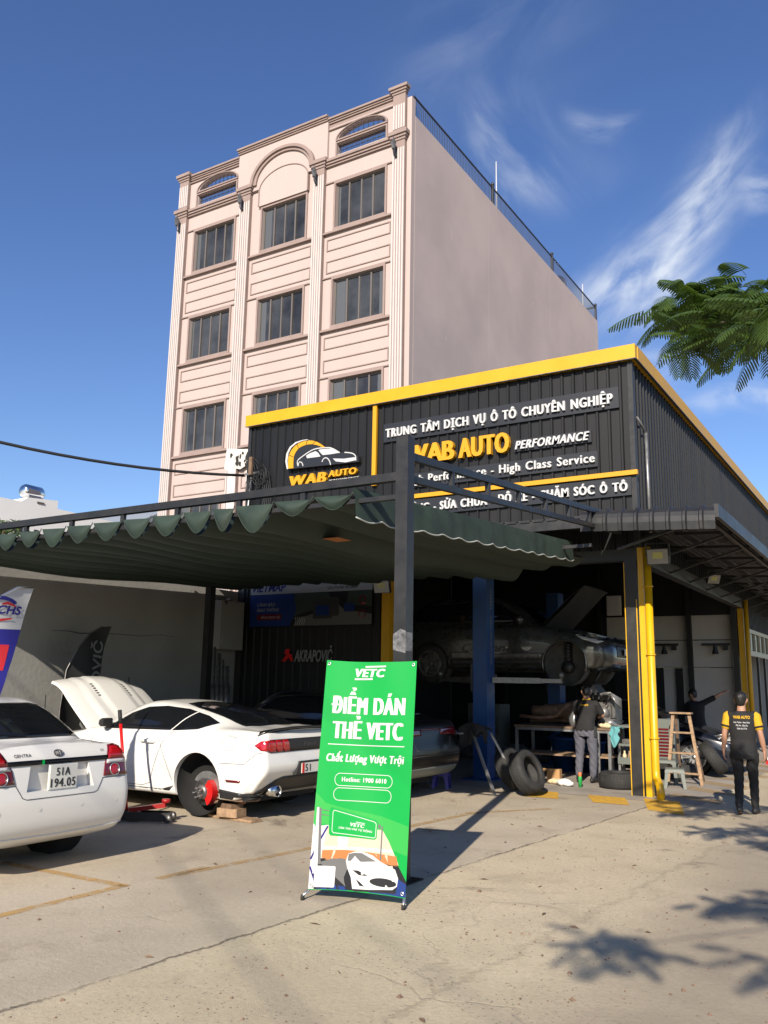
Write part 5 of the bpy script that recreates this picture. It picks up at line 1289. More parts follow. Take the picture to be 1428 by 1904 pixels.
ub = M(); ub.box(.5, 4.2, -.6, .6, .24, .3); part('underbody', ub, 'well_black', cy, world=False)
# ---------------------------------------------------------------- dark blue car nosing out of the side bay
P = dict(L=4.6, W=1.84, H=1.42, gc=.18, zd=1.10, zb=.97, zb5=1.0, zh=.96, zn=.70, xg0=.5, xr0=1.35, xr1=2.45, xg1=3.25, wr=.62, rs=.8,
         dxr=[.2, .18, .12, .04, .0, .05, .10, .13, .15, .16, .17, .17], zr=[.3, .29, .32, .40, .6, .82, 1.0, 1.05, 1.07, 1.09, 1.098, 1.1],
         dxf=[.14, .11, .04, 0, .02, .04, .08, .12, .18, .24, .26, .26], zf=[.18, .18, .22, .32, .48, .60, .66, .68, .70, .71, .72, .72],
         arches=[(.98, (1, -1)), (3.72, (1, -1))], ar=.375, az=.345)
nb, bv = make_car('parked_car', 'dark blue car with silver spoked wheels nosing out of the side bay', (-7.75, 19.3, 0), 0, P, 'car_navy')
for f_ in 'LR': panel(nb, bv, 'side_window', [[(.75, 1.06), (3.0, 1.0), (2.75, 1.16), (2.4, 1.32), (1.9, 1.35), (1.4, 1.33), (1.0, 1.22)]], f_, 'tint_glass')
panel(nb, bv, 'windscreen', [[(-.64, 1.03), (.64, 1.03), (.50, 1.35), (-.50, 1.35)]], 'F', 'tint_glass')
panel(nb, bv, 'rear_window', [[(-.6, 1.14), (.6, 1.14), (.5, 1.36), (-.5, 1.36)]], 'B', 'tint_glass')
for s_, f_ in ((1, 'L'), (-1, 'R')):
    panel(nb, bv, 'headlamp', [[(4.10, .76), (4.25, .68), (4.50, .60), (4.56, .64), (4.45, .72), (4.2, .79)]], f_, 'lamp_clear', .006, step=.04)
panel(nb, bv, 'grille', [[(-.5, .28), (.5, .28), (.55, .44), (-.55, .44)]], 'F', 'plastic_black', .008)
seams(nb, bv, [('R', [(3.35, .35), (3.3, .9)]), ('R', [(2.2, .3), (2.15, .98)])])
wheel(nb, 3.72, -.90, .335, .23, .245, 9, 'alu'); wheel(nb, 3.72, .90, .335, .23, .245, 9, 'alu'); wheel(nb, .98, -.90, .335, .23, .245, 9, 'alu'); wheel(nb, .98, .90, .335, .23, .245, 9, 'alu')
ub = M(); ub.box(.4, 4.2, -.6, .6, .14, .2); part('underbody', ub, 'well_black', nb, world=False)
# ================================================================ green stand-up banner
bn = thing('standing_banner', 'tall green standing banner reading ĐIỂM DÁN THẺ VETC above a white car', 'banner', (-3.92, 6.0, 0))
BO = Vector((-4.325, 5.95, .068)); BU = Vector((cos(.25), sin(.25), 0))*.915; BV = Vector((-sin(.25)*sin(.15), cos(.25)*sin(.15), cos(.15))); BN = BU.cross(BV).normalized()
BW, BH = .88, 1.83
def bsurf(u, v):
    """the cloth sags a little between its corner eyelets"""
    e = (u/BW*2-1); w = -.018*(1-e*e)*(1-(2*v/BH-1)**2*.6)-.006*sin(9*u+3*v)*(1-e*e)
    s = .012*(1-e*e)*(v/BH)-.015*(1-e*e)*(1-v/BH)
    return BO+BU*u+BV*(v-s)+BN*w
cl_ = M(); cl_.grid(lambda a, b: bsurf(a*BW, b*BH), 24, 50)
bc = part('cloth', cl_, 'print_green', bn, fixn=False)
class BM(M): pass
def on_b(poly, d, mb=None, step=.08):
    mb = mb or M(); pts = []; N = len(poly)
    for i in range(N):
        a, b = poly[i], poly[(i+1) % N]; l = sqrt((a[0]-b[0])**2+(a[1]-b[1])**2); k = max(1, int(l/step))
        for j in range(k): pts.append((a[0]+(b[0]-a[0])*j/k, a[1]+(b[1]-a[1])*j/k))
    nb = len(pts); us = [p[0] for p in pts]; vs_ = [p[1] for p in pts]
    for i in range(1, int((max(us)-min(us))/step)+1):
        for j in range(1, int((max(vs_)-min(vs_))/step)+1): pts.append((min(us)+i*step+.0007*j, min(vs_)+j*step+.0005*i))
    vv, ee, ff, *_ = delaunay_2d_cdt([Vector(p) for p in pts], [], [list(range(nb))], 1, 1e-6)
    mb.add([bsurf(max(0, min(BW, p.x)), max(0, min(BH, p.y)))+BN*d for p in vv], [tuple(f) for f in ff]); return mb
def b_text(mb, s, u0, u1, v0, cap, bold=.01, shear=0, slant=0, d=.003, fat=.0):
    vs_, fs_ = text_geo(s, bold, shear, 1.16 if fat else 1.0); a = min(p[0] for p in vs_); b = max(p[0] for p in vs_)
    for r, du in enumerate((-fat, 0, fat) if fat else (0,)):
        mb.add([bsurf(u0+fat+du+(u1-u0-2*fat)*(p[0]-a)/(b-a), v0+p[1]*cap/CAP+slant*((p[0]-a)/(b-a)))+BN*(d+r*.0004) for p in vs_], fs_)
def b_line(mb, pts, w, d=.003):
    for a, b in zip(pts, pts[1:]):
        a = Vector(a); b = Vector(b); t = (b-a).normalized(); n = Vector((-t.y, t.x))*w/2
        k = max(1, int((b-a).length/.06))
        for i in range(k): p = a+(b-a)*i/k; q = a+(b-a)*(i+1)/k; mb.add([bsurf(*(x))+BN*d for x in (p-n, q-n, q+n, p+n)], [(0, 1, 2, 3)])
def bp(name, m_, polys=(), d=.001, fn=None, par=None):
    mb = M()
    for p in polys: on_b(p, d, mb)
    if fn: fn(mb)
    return part(name, mb, m_, par or bc, fixn=False)
bp('pale_band', 'print_green2', [[(0, .50), (0, .74), (.10, .66), (.30, .62), (.62, .58), (.88, .52), (.88, .30), (.75, .33), (.63, .47)]], .0008)
bp('white_corner', 'print_white', [[(0, .005), (0, .50), (.02, .475), (.14, .49), (.14, .01)]], .0012)
bp('printed_scene', 'print_pale', [[(.085, .22), (.135, .48), (.64, .475), (.70, .40), (.80, .24), (.80, .20)]], .0014)
bp('printed_skyline', 'print_orange', [[(.10, .225), (.10, .295), (.32, .305), (.50, .30), (.78, .29), (.80, .22)]], .0016)
bp('printed_glow', 'print_white', [circle(.285, .38, .05, .07, 20), [(.10, .305), (.10, .325), (.74, .335), (.75, .315)]], .0018)
bp('printed_road', 'print_dark', [[(.03, .15), (.09, .235), (.80, .225), (.88, .12), (.88, .01), (.05, .005)]], .0016)
bp('printed_road', 'print_blue', [[(.55, .005), (.80, .13), (.88, .10), (.88, .005)], [(.10, .005), (.16, .045), (.36, .03), (.36, .005)]], .0018)
bp('purple_stripe', 'print_navy', [], 0, lambda m: (b_line(m, [(.135, .48), (.07, .37), (.0, .225)], .016, .0021), b_line(m, [(.0, .17), (.045, .08), (.09, .005)], .016, .0021)))
bp('printed_pole', 'print_grey', [[(.040, .622), (.064, .62), (.095, .19), (.068, .19)]], .0024)
bp('printed_pole', 'print_white', [[(.022, .622), (.042, .624), (.068, .185), (.06, .12), (.028, .12)]], .0025)
bp('printed_pole', 'print_grey', [[(.630, .505), (.642, .505), (.645, .25), (.632, .25)], [(.598, .52), (.622, .51), (.622, .48), (.598, .49)]], .0024)
bp('printed_bracket', 'print_grey', [], 0, lambda m: (b_line(m, [(.062, .605), (.14, .597)], .006, .0025), b_line(m, [(.062, .57), (.14, .56)], .006, .0025)))
sg = [(.150, .627), (.575, .548), (.592, .53), (.592, .412), (.575, .397), (.165, .408), (.148, .425), (.139, .60)]
bp('printed_sign', 'print_green', [sg], .0028)
bp('sign_border', 'print_white', [], 0, lambda m: b_line(m, [(.185, .605), (.565, .532), (.58, .518), (.58, .42), (.568, .41), (.19, .431), (.176, .445), (.174, .592), (.185, .605)], .005, .0032))
bp('white_panel', 'print_white', [rrect(.046, .236, .02, .178, .012)], .0044)
# printed car
bp('printed_car', 'print_grey', [[(.08, .205), (.20, .235), (.34, .235), (.36, .02), (.25, .09)], [(.236, .222), (.26, .242), (.318, .236), (.30, .215)]], .0030)
bp('printed_car', 'print_dark', [[(.318, .10), (.345, .165), (.385, .163), (.40, .01), (.336, .012)], [(.40, .02), (.557, .024), (.76, .045), (.80, .07), (.79, .02), (.42, .003)]], .0032)
bp('printed_car', 'print_white', [[(.327, .224), (.346, .278), (.40, .297), (.466, .303), (.565, .28), (.641, .238), (.716, .213), (.775, .194), (.807, .133), (.80, .075), (.76, .045), (.557, .025), (.403, .02), (.382, .105), (.343, .172)]], .0034)
bp('printed_car', 'print_grey', [[(.343, .225), (.348, .276), (.40, .289), (.47, .290), (.604, .237), (.48, .225)]], .0037)
bp('printed_car', 'print_dark', [[(.393, .158), (.445, .158), (.54, .124), (.455, .124)], [(.427, .096), (.466, .076), (.512, .045), (.467, .047)], circle(.674, .088, .12, .032, 24)], .0038)
bp('printed_lamp', 'print_white', [circle(.485, .138, .012, .010, 10)], .0042)
# writing
for fn_ in (lambda m: (b_text(m, 'VETC', .288, .585, 1.702, .068, .02, .2, fat=.006), b_line(m, [(.385, 1.788), (.588, 1.792)], .014), b_line(m, [(.287, 1.680), (.463, 1.684)], .014)),
            lambda m: b_text(m, 'ĐIỂM DÁN', .081, .793, 1.385, .142, .0, fat=.011), lambda m: b_text(m, 'THẺ VETC', .108, .784, 1.180, .142, .0, fat=.012),
            lambda m: b_text(m, 'Chất Lượng Vượt Trội', .071, .807, .992, .062, .008, .12, fat=.004), lambda m: b_text(m, 'Hotline: 1900 6010', .234, .651, .834, .036, .006, fat=.002),
            lambda m: (b_text(m, 'VETC', .342, .476, .490, .026, .02, .2, -.01, .0034, .002), b_line(m, [(.395, .522), (.476, .514)], .005, .0034)),
            lambda m: b_text(m, 'LÀN THU PHÍ TỰ ĐỘNG', .238, .547, .466, .015, .01, 0, -.018, .0034, .001)):
    bp('letters', 'print_white', [], 0, fn_)
bp('printed_rule', 'print_white', [], 0, lambda m: b_line(m, [(.076, 1.130), (.802, 1.130)], .007))
def pill(m, u0, u1, v0, v1): b_line(m, [p for p in rrect(u0, u1, v0, v1, (v1-v0)/2*.98, 8)]+[rrect(u0, u1, v0, v1, (v1-v0)/2*.98, 8)[0]], .005)
bp('pill_outline', 'print_white', [], 0, lambda m: pill(m, .168, .705, .800, .898)); bp('pill_outline', 'print_white', [], 0, lambda m: pill(m, .166, .702, .684, .782))
fr = M()
for (a, b) in (((.03, .03), (.86, 1.80)), ((.85, .03), (.03, 1.80))):
    pa = bsurf(*a)-BN*.05; pb = bsurf(*b)-BN*.03; fr.tube([pa, (pa+pb)/2-BN*.05, pb], .008, 6)
for u in (.02, .86): p = bsurf(u, .02); fr.tube([p-BN*.04+BU*(-.0 if u < .4 else 0), p+BN*.06+BU*(-.045 if u < .4 else .02)+Vector((0, 0, -p.z+.02))], .010, 8)
pc = (bsurf(.44, .9)-BN*.10); fr.tube([pc, Vector((pc.x, pc.y+.55, .01))], .010, 8)
part('stand', fr, 'alu', bn)
ft = M()
for u in (.02, .86): p = bsurf(u, .02); q = p+BN*.06+BU*(-.045 if u < .4 else .02); ft.lathe([(0, 0), (.016, 0), (.016, .03), (.012, .04)], (q.x, q.y, 0), 'z', 10)
part('rubber_foot', ft, 'rubber', bn)
ey = M()
for (u, v) in ((.03, 1.80), (.85, 1.80), (.03, .03), (.85, .03)): p = bsurf(u, v)+BN*.004; ey.tube([p+BU*.012*cos(t)+BV*.012*sin(t) for t in [2*pi*i/12 for i in range(12)]], .004, 5, closed=True)
part('eyelet', ey, 'alu', bn)
# ================================================================ feather flags
def feather(name, label, base, top, face_u, shape, mats, pole_r=.012):
    """shape: outline in (u along face_u, z); pole along its leading edge"""
    t = thing(name, label, 'flag', base); U = Vector(face_u).normalized(); N = U.cross(Vector((0, 0, 1)))
    def S_(u, z): return Vector(base)+U*u+Vector((0, 0, z))+N*(.03*sin(u*7+z*2.3)+.02*sin(z*5))
    return t, S_, N
def flag_poly(mb, S_, N, poly, d, step=.1):
    pts = []; n = len(poly)
    for i in range(n):
        a, b = poly[i], poly[(i+1) % n]; l = sqrt((a[0]-b[0])**2+(a[1]-b[1])**2); k = max(1, int(l/step))
        for j in range(k): pts.append((a[0]+(b[0]-a[0])*j/k, a[1]+(b[1]-a[1])*j/k))
    nb = len(pts); us = [p[0] for p in pts]; vs_ = [p[1] for p in pts]
    for i in range(1, int((max(us)-min(us))/step)+1):
        for j in range(1, int((max(vs_)-min(vs_))/step)+1): pts.append((min(us)+i*step+.0007*j, min(vs_)+j*step+.0005*i))
    vv, ee, ff, *_ = delaunay_2d_cdt([Vector(p) for p in pts], [], [list(range(nb))], 1, 1e-6)
    mb.add([S_(p.x, p.y)+N*d for p in vv], [tuple(f) for f in ff], True)
def flag_text(mb, S_, N, s, org, du, cap_dir, length, cap, d, bold=.03, shear=0):
    vs_, fs_ = text_geo(s, bold, shear); a = min(p[0] for p in vs_); b = max(p[0] for p in vs_)
    o_ = []
    for p in vs_:
        l = (p[0]-a)/(b-a)*length; h = p[1]*cap/CAP; o_.append(S_(org[0]+du[0]*l+cap_dir[0]*h, org[1]+du[1]*l+cap_dir[1]*h)+N*d)
    mb.add(o_, fs_)
# white and blue flag at the left edge: leans, top sweeping to the right
FX, FY = -8.3, 5.35
t, S_, N = feather('feather_flag', 'white and blue feather flag behind the white sedan at the left edge', (FX, FY, 0), 0, (.0, 1, 0), None, None)
out_ = [(.10, .3), (.30, .3), (.38, 1.2), (.50, 1.75), (.66, 2.22), (.76, 2.655), (.55, 2.64), (.30, 2.50), (.10, 2.2), (.0, 1.8), (.02, 1.0)]
f1 = M(); flag_poly(f1, S_, N, out_, 0); part('cloth', f1, 'print_white', t, fixn=False)
f2 = M(); flag_poly(f2, S_, N, [(.10, .3), (.30, .3), (.38, 1.2), (.50, 1.75), (.65, 2.19), (.0, 2.17), (.0, 1.8), (.02, 1.0)], .004); part('blue_field', f2, 'flag_blue', t, fixn=False)
f3 = M(); flag_text(f3, S_, N, 'FUCHS', (.10, 2.34), (1, .02), (0, 1), .54, .085, .006, .03, .2); part('letters', f3, 'flag_blue', t, fixn=False)
f4 = M(); flag_poly(f4, S_, N, [(.34+.20*cos(a)*1.2, 2.44+.09*sin(a)) for a in [radians(20+140*i/12) for i in range(13)]]+[(.34+.16*cos(a)*1.2, 2.43+.06*sin(a)) for a in [radians(160-140*i/12) for i in range(13)]], .006); part('arc_mark', f4, 'flag_blue', t, fixn=False)
f5 = M(); flag_poly(f5, S_, N, [(.36, 2.455), (.44, 2.475), (.54, 2.445), (.55, 2.425), (.44, 2.445), (.36, 2.435)], .007); flag_poly(f5, S_, N, [(.15, 2.27), (.3, 2.25), (.5, 2.29), (.52, 2.31), (.3, 2.28), (.16, 2.29)], .007); flag_poly(f5, S_, N, [(.30, 1.75), (.44, 1.75), (.50, 2.02), (.30, 2.02)], .006)
part('red_mark', f5, 'flag_red', t, fixn=False)
f6 = M(); f6.tube([S_(a, b) for a, b in [(.10, 0)]+out_[0:1]+[(.02, 1.0), (.0, 1.8), (.10, 2.2), (.30, 2.50), (.55, 2.64), (.76, 2.655)]], .012, 6); part('pole', f6, 'alu', t)
f7 = M(); p = S_(.10, 0); f7.bar((p.x-.35, p.y, .015), (p.x+.35, p.y, .015), .05, .03); f7.bar((p.x, p.y-.35, .015), (p.x, p.y+.35, .015), .05, .025); part('base', f7, 'steel_black', t)
# black flag behind the bonnet
FX, FY = -11.75, 9.30
t, S_, N = feather('feather_flag', 'black feather flag with vertical grey letters behind the raised white bonnet', (FX, FY, 0), 0, (0, 1, 0), None, None)
out_ = [(.0, .12), (.62, .12), (.68, 1.2), (.76, 1.75), (.93, 2.54), (.74, 2.53), (.50, 2.42), (.28, 2.18), (.10, 1.8), (.02, 1.2)]
f1 = M(); flag_poly(f1, S_, N, out_, 0); part('cloth', f1, 'flag_black', t, fixn=False)
f3 = M(); flag_text(f3, S_, N, 'AKRAPOVIČ', (.62, .55), (.115, .993), (-.98, .1), 1.75, .21, .006, .015); part('letters', f3, 'letter_grey', t, fixn=False)
f5 = M(); flag_poly(f5, S_, N, [(.30, .20), (.55, .20), (.52, .48), (.34, .42)], .006); part('red_mark', f5, 'flag_red', t, fixn=False)
f6 = M(); f6.tube([S_(a, b) for a, b in [(.0, 0), (.0, .12), (.02, 1.2), (.10, 1.8), (.28, 2.18), (.50, 2.42), (.74, 2.53), (.93, 2.54)]], .012, 6); part('pole', f6, 'steel_dull', t)
f7 = M(); p = S_(0, 0); f7.bar((p.x-.3, p.y, .015), (p.x+.3, p.y, .015), .05, .03); f7.bar((p.x, p.y-.3, .015), (p.x, p.y+.3, .015), .05, .025); part('base', f7, 'steel_black', t)
# ================================================================ printed banners on the front wall
Fv = ((0, YG-.05, 0), (1, 0, 0), (0, 0, 1), (0, -1, 0))
vb = thing('wall_banner', 'wide printed advertising banner high on the black wall under the canopy', 'banner', (-10.6, YG-.05, 2.75))
m_ = M(); m_.prism(rect(-12.12, -9.04, 2.77, 3.75), Fv, 0, .012); bb = part('board', m_, 'print_dark', vb)
m_ = M(); m_.prism(rect(-12.12, -9.04, 3.47, 3.75), Fv, .013, .015); part('white_band', m_, 'letter_grey', bb)
m_ = M(); m_.prism([(-12.12, 2.80), (-11.05, 2.80), (-10.88, 3.12), (-10.98, 3.46), (-12.12, 3.46)], Fv, .013, .015); part('blue_field', m_, 'print_blue', bb)
m_ = M(); m_.prism([(-10.95, 2.80), (-9.05, 2.80), (-9.05, 3.0), (-9.7, 3.1), (-9.95, 3.30), (-10.4, 3.05), (-10.8, 2.95)], Fv, .013, .014); part('printed_road', m_, 'print_grey', bb)
m_ = M(); m_.prism([(-10.93, 3.0), (-10.4, 3.12), (-10.0, 3.32), (-10.1, 3.46), (-10.95, 3.46)], Fv, .013, .0145); m_.prism([(-9.65, 3.2), (-9.05, 3.15), (-9.05, 3.46), (-9.6, 3.46)], Fv, .013, .0145); part('printed_trees', m_, 'canvas_green', bb)
m_ = M(); m_.prism(rrect(-10.46, -9.98, 2.93, 3.28, .04), Fv, .015, .017); m_.prism(rrect(-10.05, -9.82, 2.98, 3.36, .05), Fv, .015, .0165); m_.prism(rect(-10.25, -10.05, 3.27, 3.33), Fv, .015, .017); part('printed_device', m_, 'plastic_black', bb)
m_ = M(); m_.prism(rect(-10.39, -10.06, 3.0, 3.2), Fv, .0175, .0185); part('printed_screen', m_, 'print_blue', bb); m_ = M(); m_.prism(rect(-9.70, -9.46, 3.06, 3.22), Fv, .016, .018); part('printed_screen', m_, 'print_blue', bb)
m_ = M(); m_.prism(arc_band(-9.26, 3.28, .06, .085, 0, 2*pi, 20), Fv, .016, .018); m_.prism(arc_band(-9.27, 3.0, .06, .085, 0, 2*pi, 20), Fv, .016, .018); m_.prism(rrect(-11.92, -11.26, 2.93, 3.05, .04), Fv, .016, .018); part('red_mark', m_, 'red_dark', bb)
m_ = M(); letters(m_, 'VIETMAP', Fv, -12.07, -11.17, 3.53, .16, 0, .017, .035, .25); part('letters', m_, 'print_navy', bb)
m_ = M(); letters(m_, 'ĐẠI LÝ PHÂN PHỐI CHÍNH THỨC', Fv, -10.32, -9.18, 3.63, .055, 0, .017, .02); letters(m_, 'SẢN PHẨM VIETMAP', Fv, -10.12, -9.38, 3.52, .055, 0, .017, .02); part('letters', m_, 'ink', bb)
m_ = M(); letters(m_, 'CẢNH BÁO', Fv, -11.93, -11.44, 3.22, .065, 0, .017, .02, .15); letters(m_, 'GIAO THÔNG', Fv, -11.93, -11.34, 3.11, .065, 0, .017, .02, .15); letters(m_, 'BẰNG GIỌNG NÓI', Fv, -11.80, -11.30, 2.965, .042, 0, .019, .02)
for k in range(5): m_.prism([(-10.92+.055*k, 2.82), (-10.90+.055*k, 2.82), (-10.87+.055*k, 2.9), (-10.90+.055*k, 2.98), (-10.92+.055*k, 2.98), (-10.89+.055*k, 2.9)], Fv, .016, .018)
part('letters', m_, 'letter_grey', bb)
ak = thing('wall_sign', 'grey AKRAPOVIČ letters with red mark on the dark wall behind the coupe', 'sign', (-10.6, YG-.05, 2.05))
m_ = M(); letters(m_, 'AKRAPOVIČ', Fv, -10.90, -9.96, 2.08, .23, .012, 0, .012, .22); part('letters', m_, 'letter_grey', ak)
m_ = M(); m_.prism([(-11.22, 2.08), (-11.12, 2.08), (-11.05, 2.17), (-10.98, 2.08), (-10.93, 2.10), (-10.97, 2.22), (-11.04, 2.24), (-11.02, 2.33), (-11.12, 2.33), (-11.16, 2.24), (-11.10, 2.22)], Fv, 0, .012); part('red_mark', m_, 'red_paint', ak)
# ================================================================ flood lights
def flood(label, x, y, z, face, s=1.0):
    t = thing('flood_light', label, 'flood light', (x, y, z), 0, 'flood lights by the awning'); N = Vector(face).normalized(); U = Vector((0, 0, 1)).cross(N).normalized(); V = N.cross(U)
    F_ = ((x, y, z), U, V, N); w, h = .17*s, .13*s
    b = M(); b.prism(rect(-w, w, -h, h), F_, -.07*s, 0); b.prism(rect(-w*.7, w*.7, -h*.6, h*.6), F_, -.12*s, -.071*s); part('housing', b, 'plastic_black', t)
    r = M(); i_ = .55
    q = [(-w*.93, -h*.9), (w*.93, -h*.9), (w*.93, h*.9), (-w*.93, h*.9)]; k = [(-w*.45, -h*.25), (w*.45, -h*.25), (w*.45, h*.55), (-w*.45, h*.55)]
    P_ = lambda p, d: Vector((x, y, z))+U*p[0]+V*p[1]+N*d
    r.add([P_(p, .004) for p in q]+[P_(p, .0015) for p in k], [(j, (j+1) % 4, 4+(j+1) % 4, 4+j) for j in range(4)]); part('reflector', r, 'reflector', t, fixn=False)
    l = M(); l.prism(k, F_, .001, .003); part('led_panel', l, 'led_panel', t)
    a = M(); a.bar(P_((-w*1.05, 0), -.03), P_((-w*1.05, h*1.6), -.05), .02); a.bar(P_((w*1.05, 0), -.03), P_((w*1.05, h*1.6), -.05), .02); a.bar(P_((-w*1.05, h*1.6), -.05), P_((w*1.05, h*1.6), -.05), .02); part('bracket', a, 'steel_black', t)
flood('square flood light hung under the awning at the yellow corner column', -3.46, 13.95, 3.74, (.1, -1, -.25))
flood('square flood light beside the wall banner under the canopy', -8.74, YG-.22, 3.50, (.1, -1, -.3))
flood('small flood light tucked under the side awning beyond the corner column', -3.55, 18.9, 3.92, (.6, -.7, -.5), .8)
for k, (x, l) in enumerate(((-5.85, 'left'), (-4.55, 'right'))):
    b = M(); b.box(x-.35, x+.35, 23.90, 23.96, 2.78, 2.84); b.lathe([(.04, 2.78), (.05, 2.7), (.09, 2.56)], (x, 23.84, 0), 'z', 12); b.box(x+.18, x+.3, 23.85, 23.95, 2.66, 2.78)
    single('track_light', b, 'plastic_black', 'black track light on the pale back wall, the '+l+' one of two', 'light', group='track lights on the back wall')
eb_ = M(); eb_.box(-7.36, -6.98, 23.80, 23.92, 3.62, 4.16); eb_.box(-7.33, -7.01, 23.785, 23.80, 3.65, 4.13); single('electrical_panel', eb_, 'white_wall', 'pale square board high on the dark back wall of the workshop', 'panel')
# ================================================================ two-post lift
lf = thing('car_lift', 'blue two-post car lift holding up the grey suv', 'car lift', (-6.95, 14.75, 0))
for y in (14.68, 18.45):
    p = M(); p.box(-7.08, -6.84, y, y+.10, 0, 3.72); p.box(-7.08, -7.0, y+.10, y+.32, 0, 3.72); p.box(-6.84, -6.80, y, y+.34, 0, 3.72); p.box(-7.25, -6.65, y-.15, y+.5, 0, .03)
    part('post', p, 'lift_blue', lf)
    c = M(); c.box(-7.0, -6.845, y+.10, y+.36, 1.66, 2.15); c.box(-7.12, -7.08, y-.02, y+.1, 1.56, 2.05); part('carriage', c, 'steel_black', lf)
    s_ = 1 if y < 16 else -1
    for x2 in (-8.2, -5.7):
        a = M(); a.bar((-6.93+(.12 if x2 > -7 else -.12), y+.25, 1.77), (x2+(-.35 if x2 > -7 else .35), y+.25+s_*.45, 1.77), .11, .10); a.bar((x2+(-.55 if x2 > -7 else .55), y+.25+s_*.36, 1.77), (x2, y+.25+s_*.6, 1.77), .08, .075); a.lathe([(0, 1.93), (.06, 1.93), (.06, 1.85), (.035, 1.83), (.035, 1.73)], (x2, y+.25+s_*.6, 0), 'z', 14)
        part('lift_arm', a, 'steel_dull', lf)
lt = M(); vs_, fs_ = text_geo('BENDPAK ITALIAN', .01, 0) if False else text_geo('SINO-ITALIAN TAIDA  TEEMO', .01, 0)
Fl = ((-6.795, 14.86, 0), (0, 0, 1), (0, -1, 0), (1, 0, 0)); letters(lt, 'SINO-ITALIAN TAIDA', Fl, 2.05, 2.95, -.04, .07, 0, .001, .01); letters(lt, 'TEEMO', Fl, 3.05, 3.45, -.04, .07, 0, .001, .01); part('post_letters', lt, 'letter_grey', lf, fixn=False)
# ================================================================ workbench and what lies on it
bx0, bx1, by0, by1 = -6.82, -4.93, 15.95, 16.85
wb_ = thing('workbench', 'steel-legged workbench with worn wooden top and shelf under the lifted suv', 'workbench', (-5.9, 16.4, 0))
m_ = M(); m_.box(bx0, bx1, by0, by1, .90, .94); part('tabletop', m_, 'wood_dark', wb_)
m_ = M(); m_.box(bx0+.05, bx1-.05, by0+.05, by1-.05, .40, .43); part('shelf', m_, 'wood', wb_)
m_ = M(); m_.box(bx0+.02, bx1-.02, by0+.02, by0+.06, .85, .90); m_.box(bx0+.02, bx1-.02, by1-.06, by1-.02, .85, .90); part('rail', m_, 'galv', wb_)
for x in (bx0+.04, -5.18, bx1-.04):
    for y in (by0+.04, by1-.04):
        m_ = M(); m_.box(x-.025, x+.025, y-.025, y+.025, .07, .85); part('leg', m_, 'galv', wb_)
        m_ = M(); m_.lathe([(0, -.02), (.035, -.02), (.035, .02), (0, .02)], (x, y, .036), 'x', 14); part('castor', m_, 'rubber', wb_)
rr = random.Random(11)
en = thing('engine', 'greasy engine and gearbox stripped down on the workbench', 'engine', (-5.9, 16.4, .94))
def lump(mb, c, size, seed, n=3):
    r_ = random.Random(seed); c = Vector(c); N_ = 14
    mb.grid(lambda u, v: c+Vector((cos(2*pi*u)*sin(pi*v)*size[0]*(1+.22*sin(5*u*6.28+seed)*sin(7*v)), sin(2*pi*u)*sin(pi*v)*size[1]*(1+.2*cos(4*u*6.28+2*seed)), cos(pi*v)*size[2]*(1+.15*sin(6*u*6.28+seed)))), 18, 12)
m_ = M()
m_.box(-5.55, -4.95, 16.3, 16.75, 1.0, 1.45); m_.prism([(-5.6, 1.40), (-5.35, 1.72), (-5.1, 1.40)], ((0, 16.3, 0), (1, 0, 0), (0, 0, 1), (0, 1, 0)), 0, .45); m_.box(-5.5, -5.0, 16.22, 16.3, 1.05, 1.35)
for k in range(5): m_.lathe([(0, 0), (.04, 0), (.04, .10), (.055, .10), (.055, .14), (0, .14)], (-5.52+k*.11, 16.3, 1.42), 'z', 10)
m_.lathe([(0, -.05), (.13, -.05), (.13, .03), (.05, .05), (0, .05)], (-5.15, 16.2, 1.2), 'y', 20); m_.lathe([(0, -.03), (.07, -.03), (.07, .03), (0, .03)], (-5.4, 16.18, 1.1), 'y', 16)
part('block', m_, 'steel_dull', en)
m_ = M()
for k in range(6): m_.tube([(-5.0-.04*k, 16.25, 1.46), (-4.95-.03*k, 16.1, 1.56), (-4.88-.02*k, 16.12, 1.42+.03*k), (-4.80, 16.2, 1.30+.03*k)], .024, 8)
part('manifold', m_, 'galv', en)
m_ = M(); m_.lathe([(0, 0), (.22, 0), (.24, .05), (.16, .35), (.13, .75), (.10, .8), (.10, 1.0), (0, 1.0)], (-5.62, 16.45, 1.20), 'x', 18, R=Matrix.Rotation(pi, 3, 'Z')); part('gearbox', m_, 'rust_steel', en)
m_ = M(); m_.tube([(-6.75, 16.1, 1.10), (-6.3, 16.05, 1.08), (-6.0, 16.05, 1.12), (-5.8, 16.0, 1.3), (-5.7, 16.0, 1.36)], .035, 8); m_.tube([(-6.7, 16.5, 1.0), (-6.1, 16.5, 1.04), (-5.7, 16.35, 1.02)], .05, 8); part('subframe', m_, 'rust_steel', en)
m_ = M(); lump(m_, (-5.66, 16.12, 1.06), (.12, .1, .16), 3); lump(m_, (-5.05, 16.1, 1.02), (.18, .1, .10), 5); m_.tube([(-5.6, 16.05, 1.0), (-5.48, 15.98, 1.08), (-5.4, 16.0, 1.02)], .05, 8); part('housing', m_, 'galv', en)
m_ = M()
for k in range(12):
    a = Vector((-5.6+rr.random()*.7, 16.1+rr.random()*.3, 1.0+rr.random()*.5)); m_.tube([a, a+Vector((rr.uniform(-.2, .2), -.1, rr.uniform(-.1, .15))), a+Vector((rr.uniform(-.3, .3), -.05, rr.uniform(-.2, .2)))], .012, 5)
m_.tube([(-5.3, 16.2, 1.72), (-5.2, 16.25, 1.95), (-5.25, 16.5, 2.0)], .03, 8); part('hose', m_, 'plastic_black', en)
m_ = M()
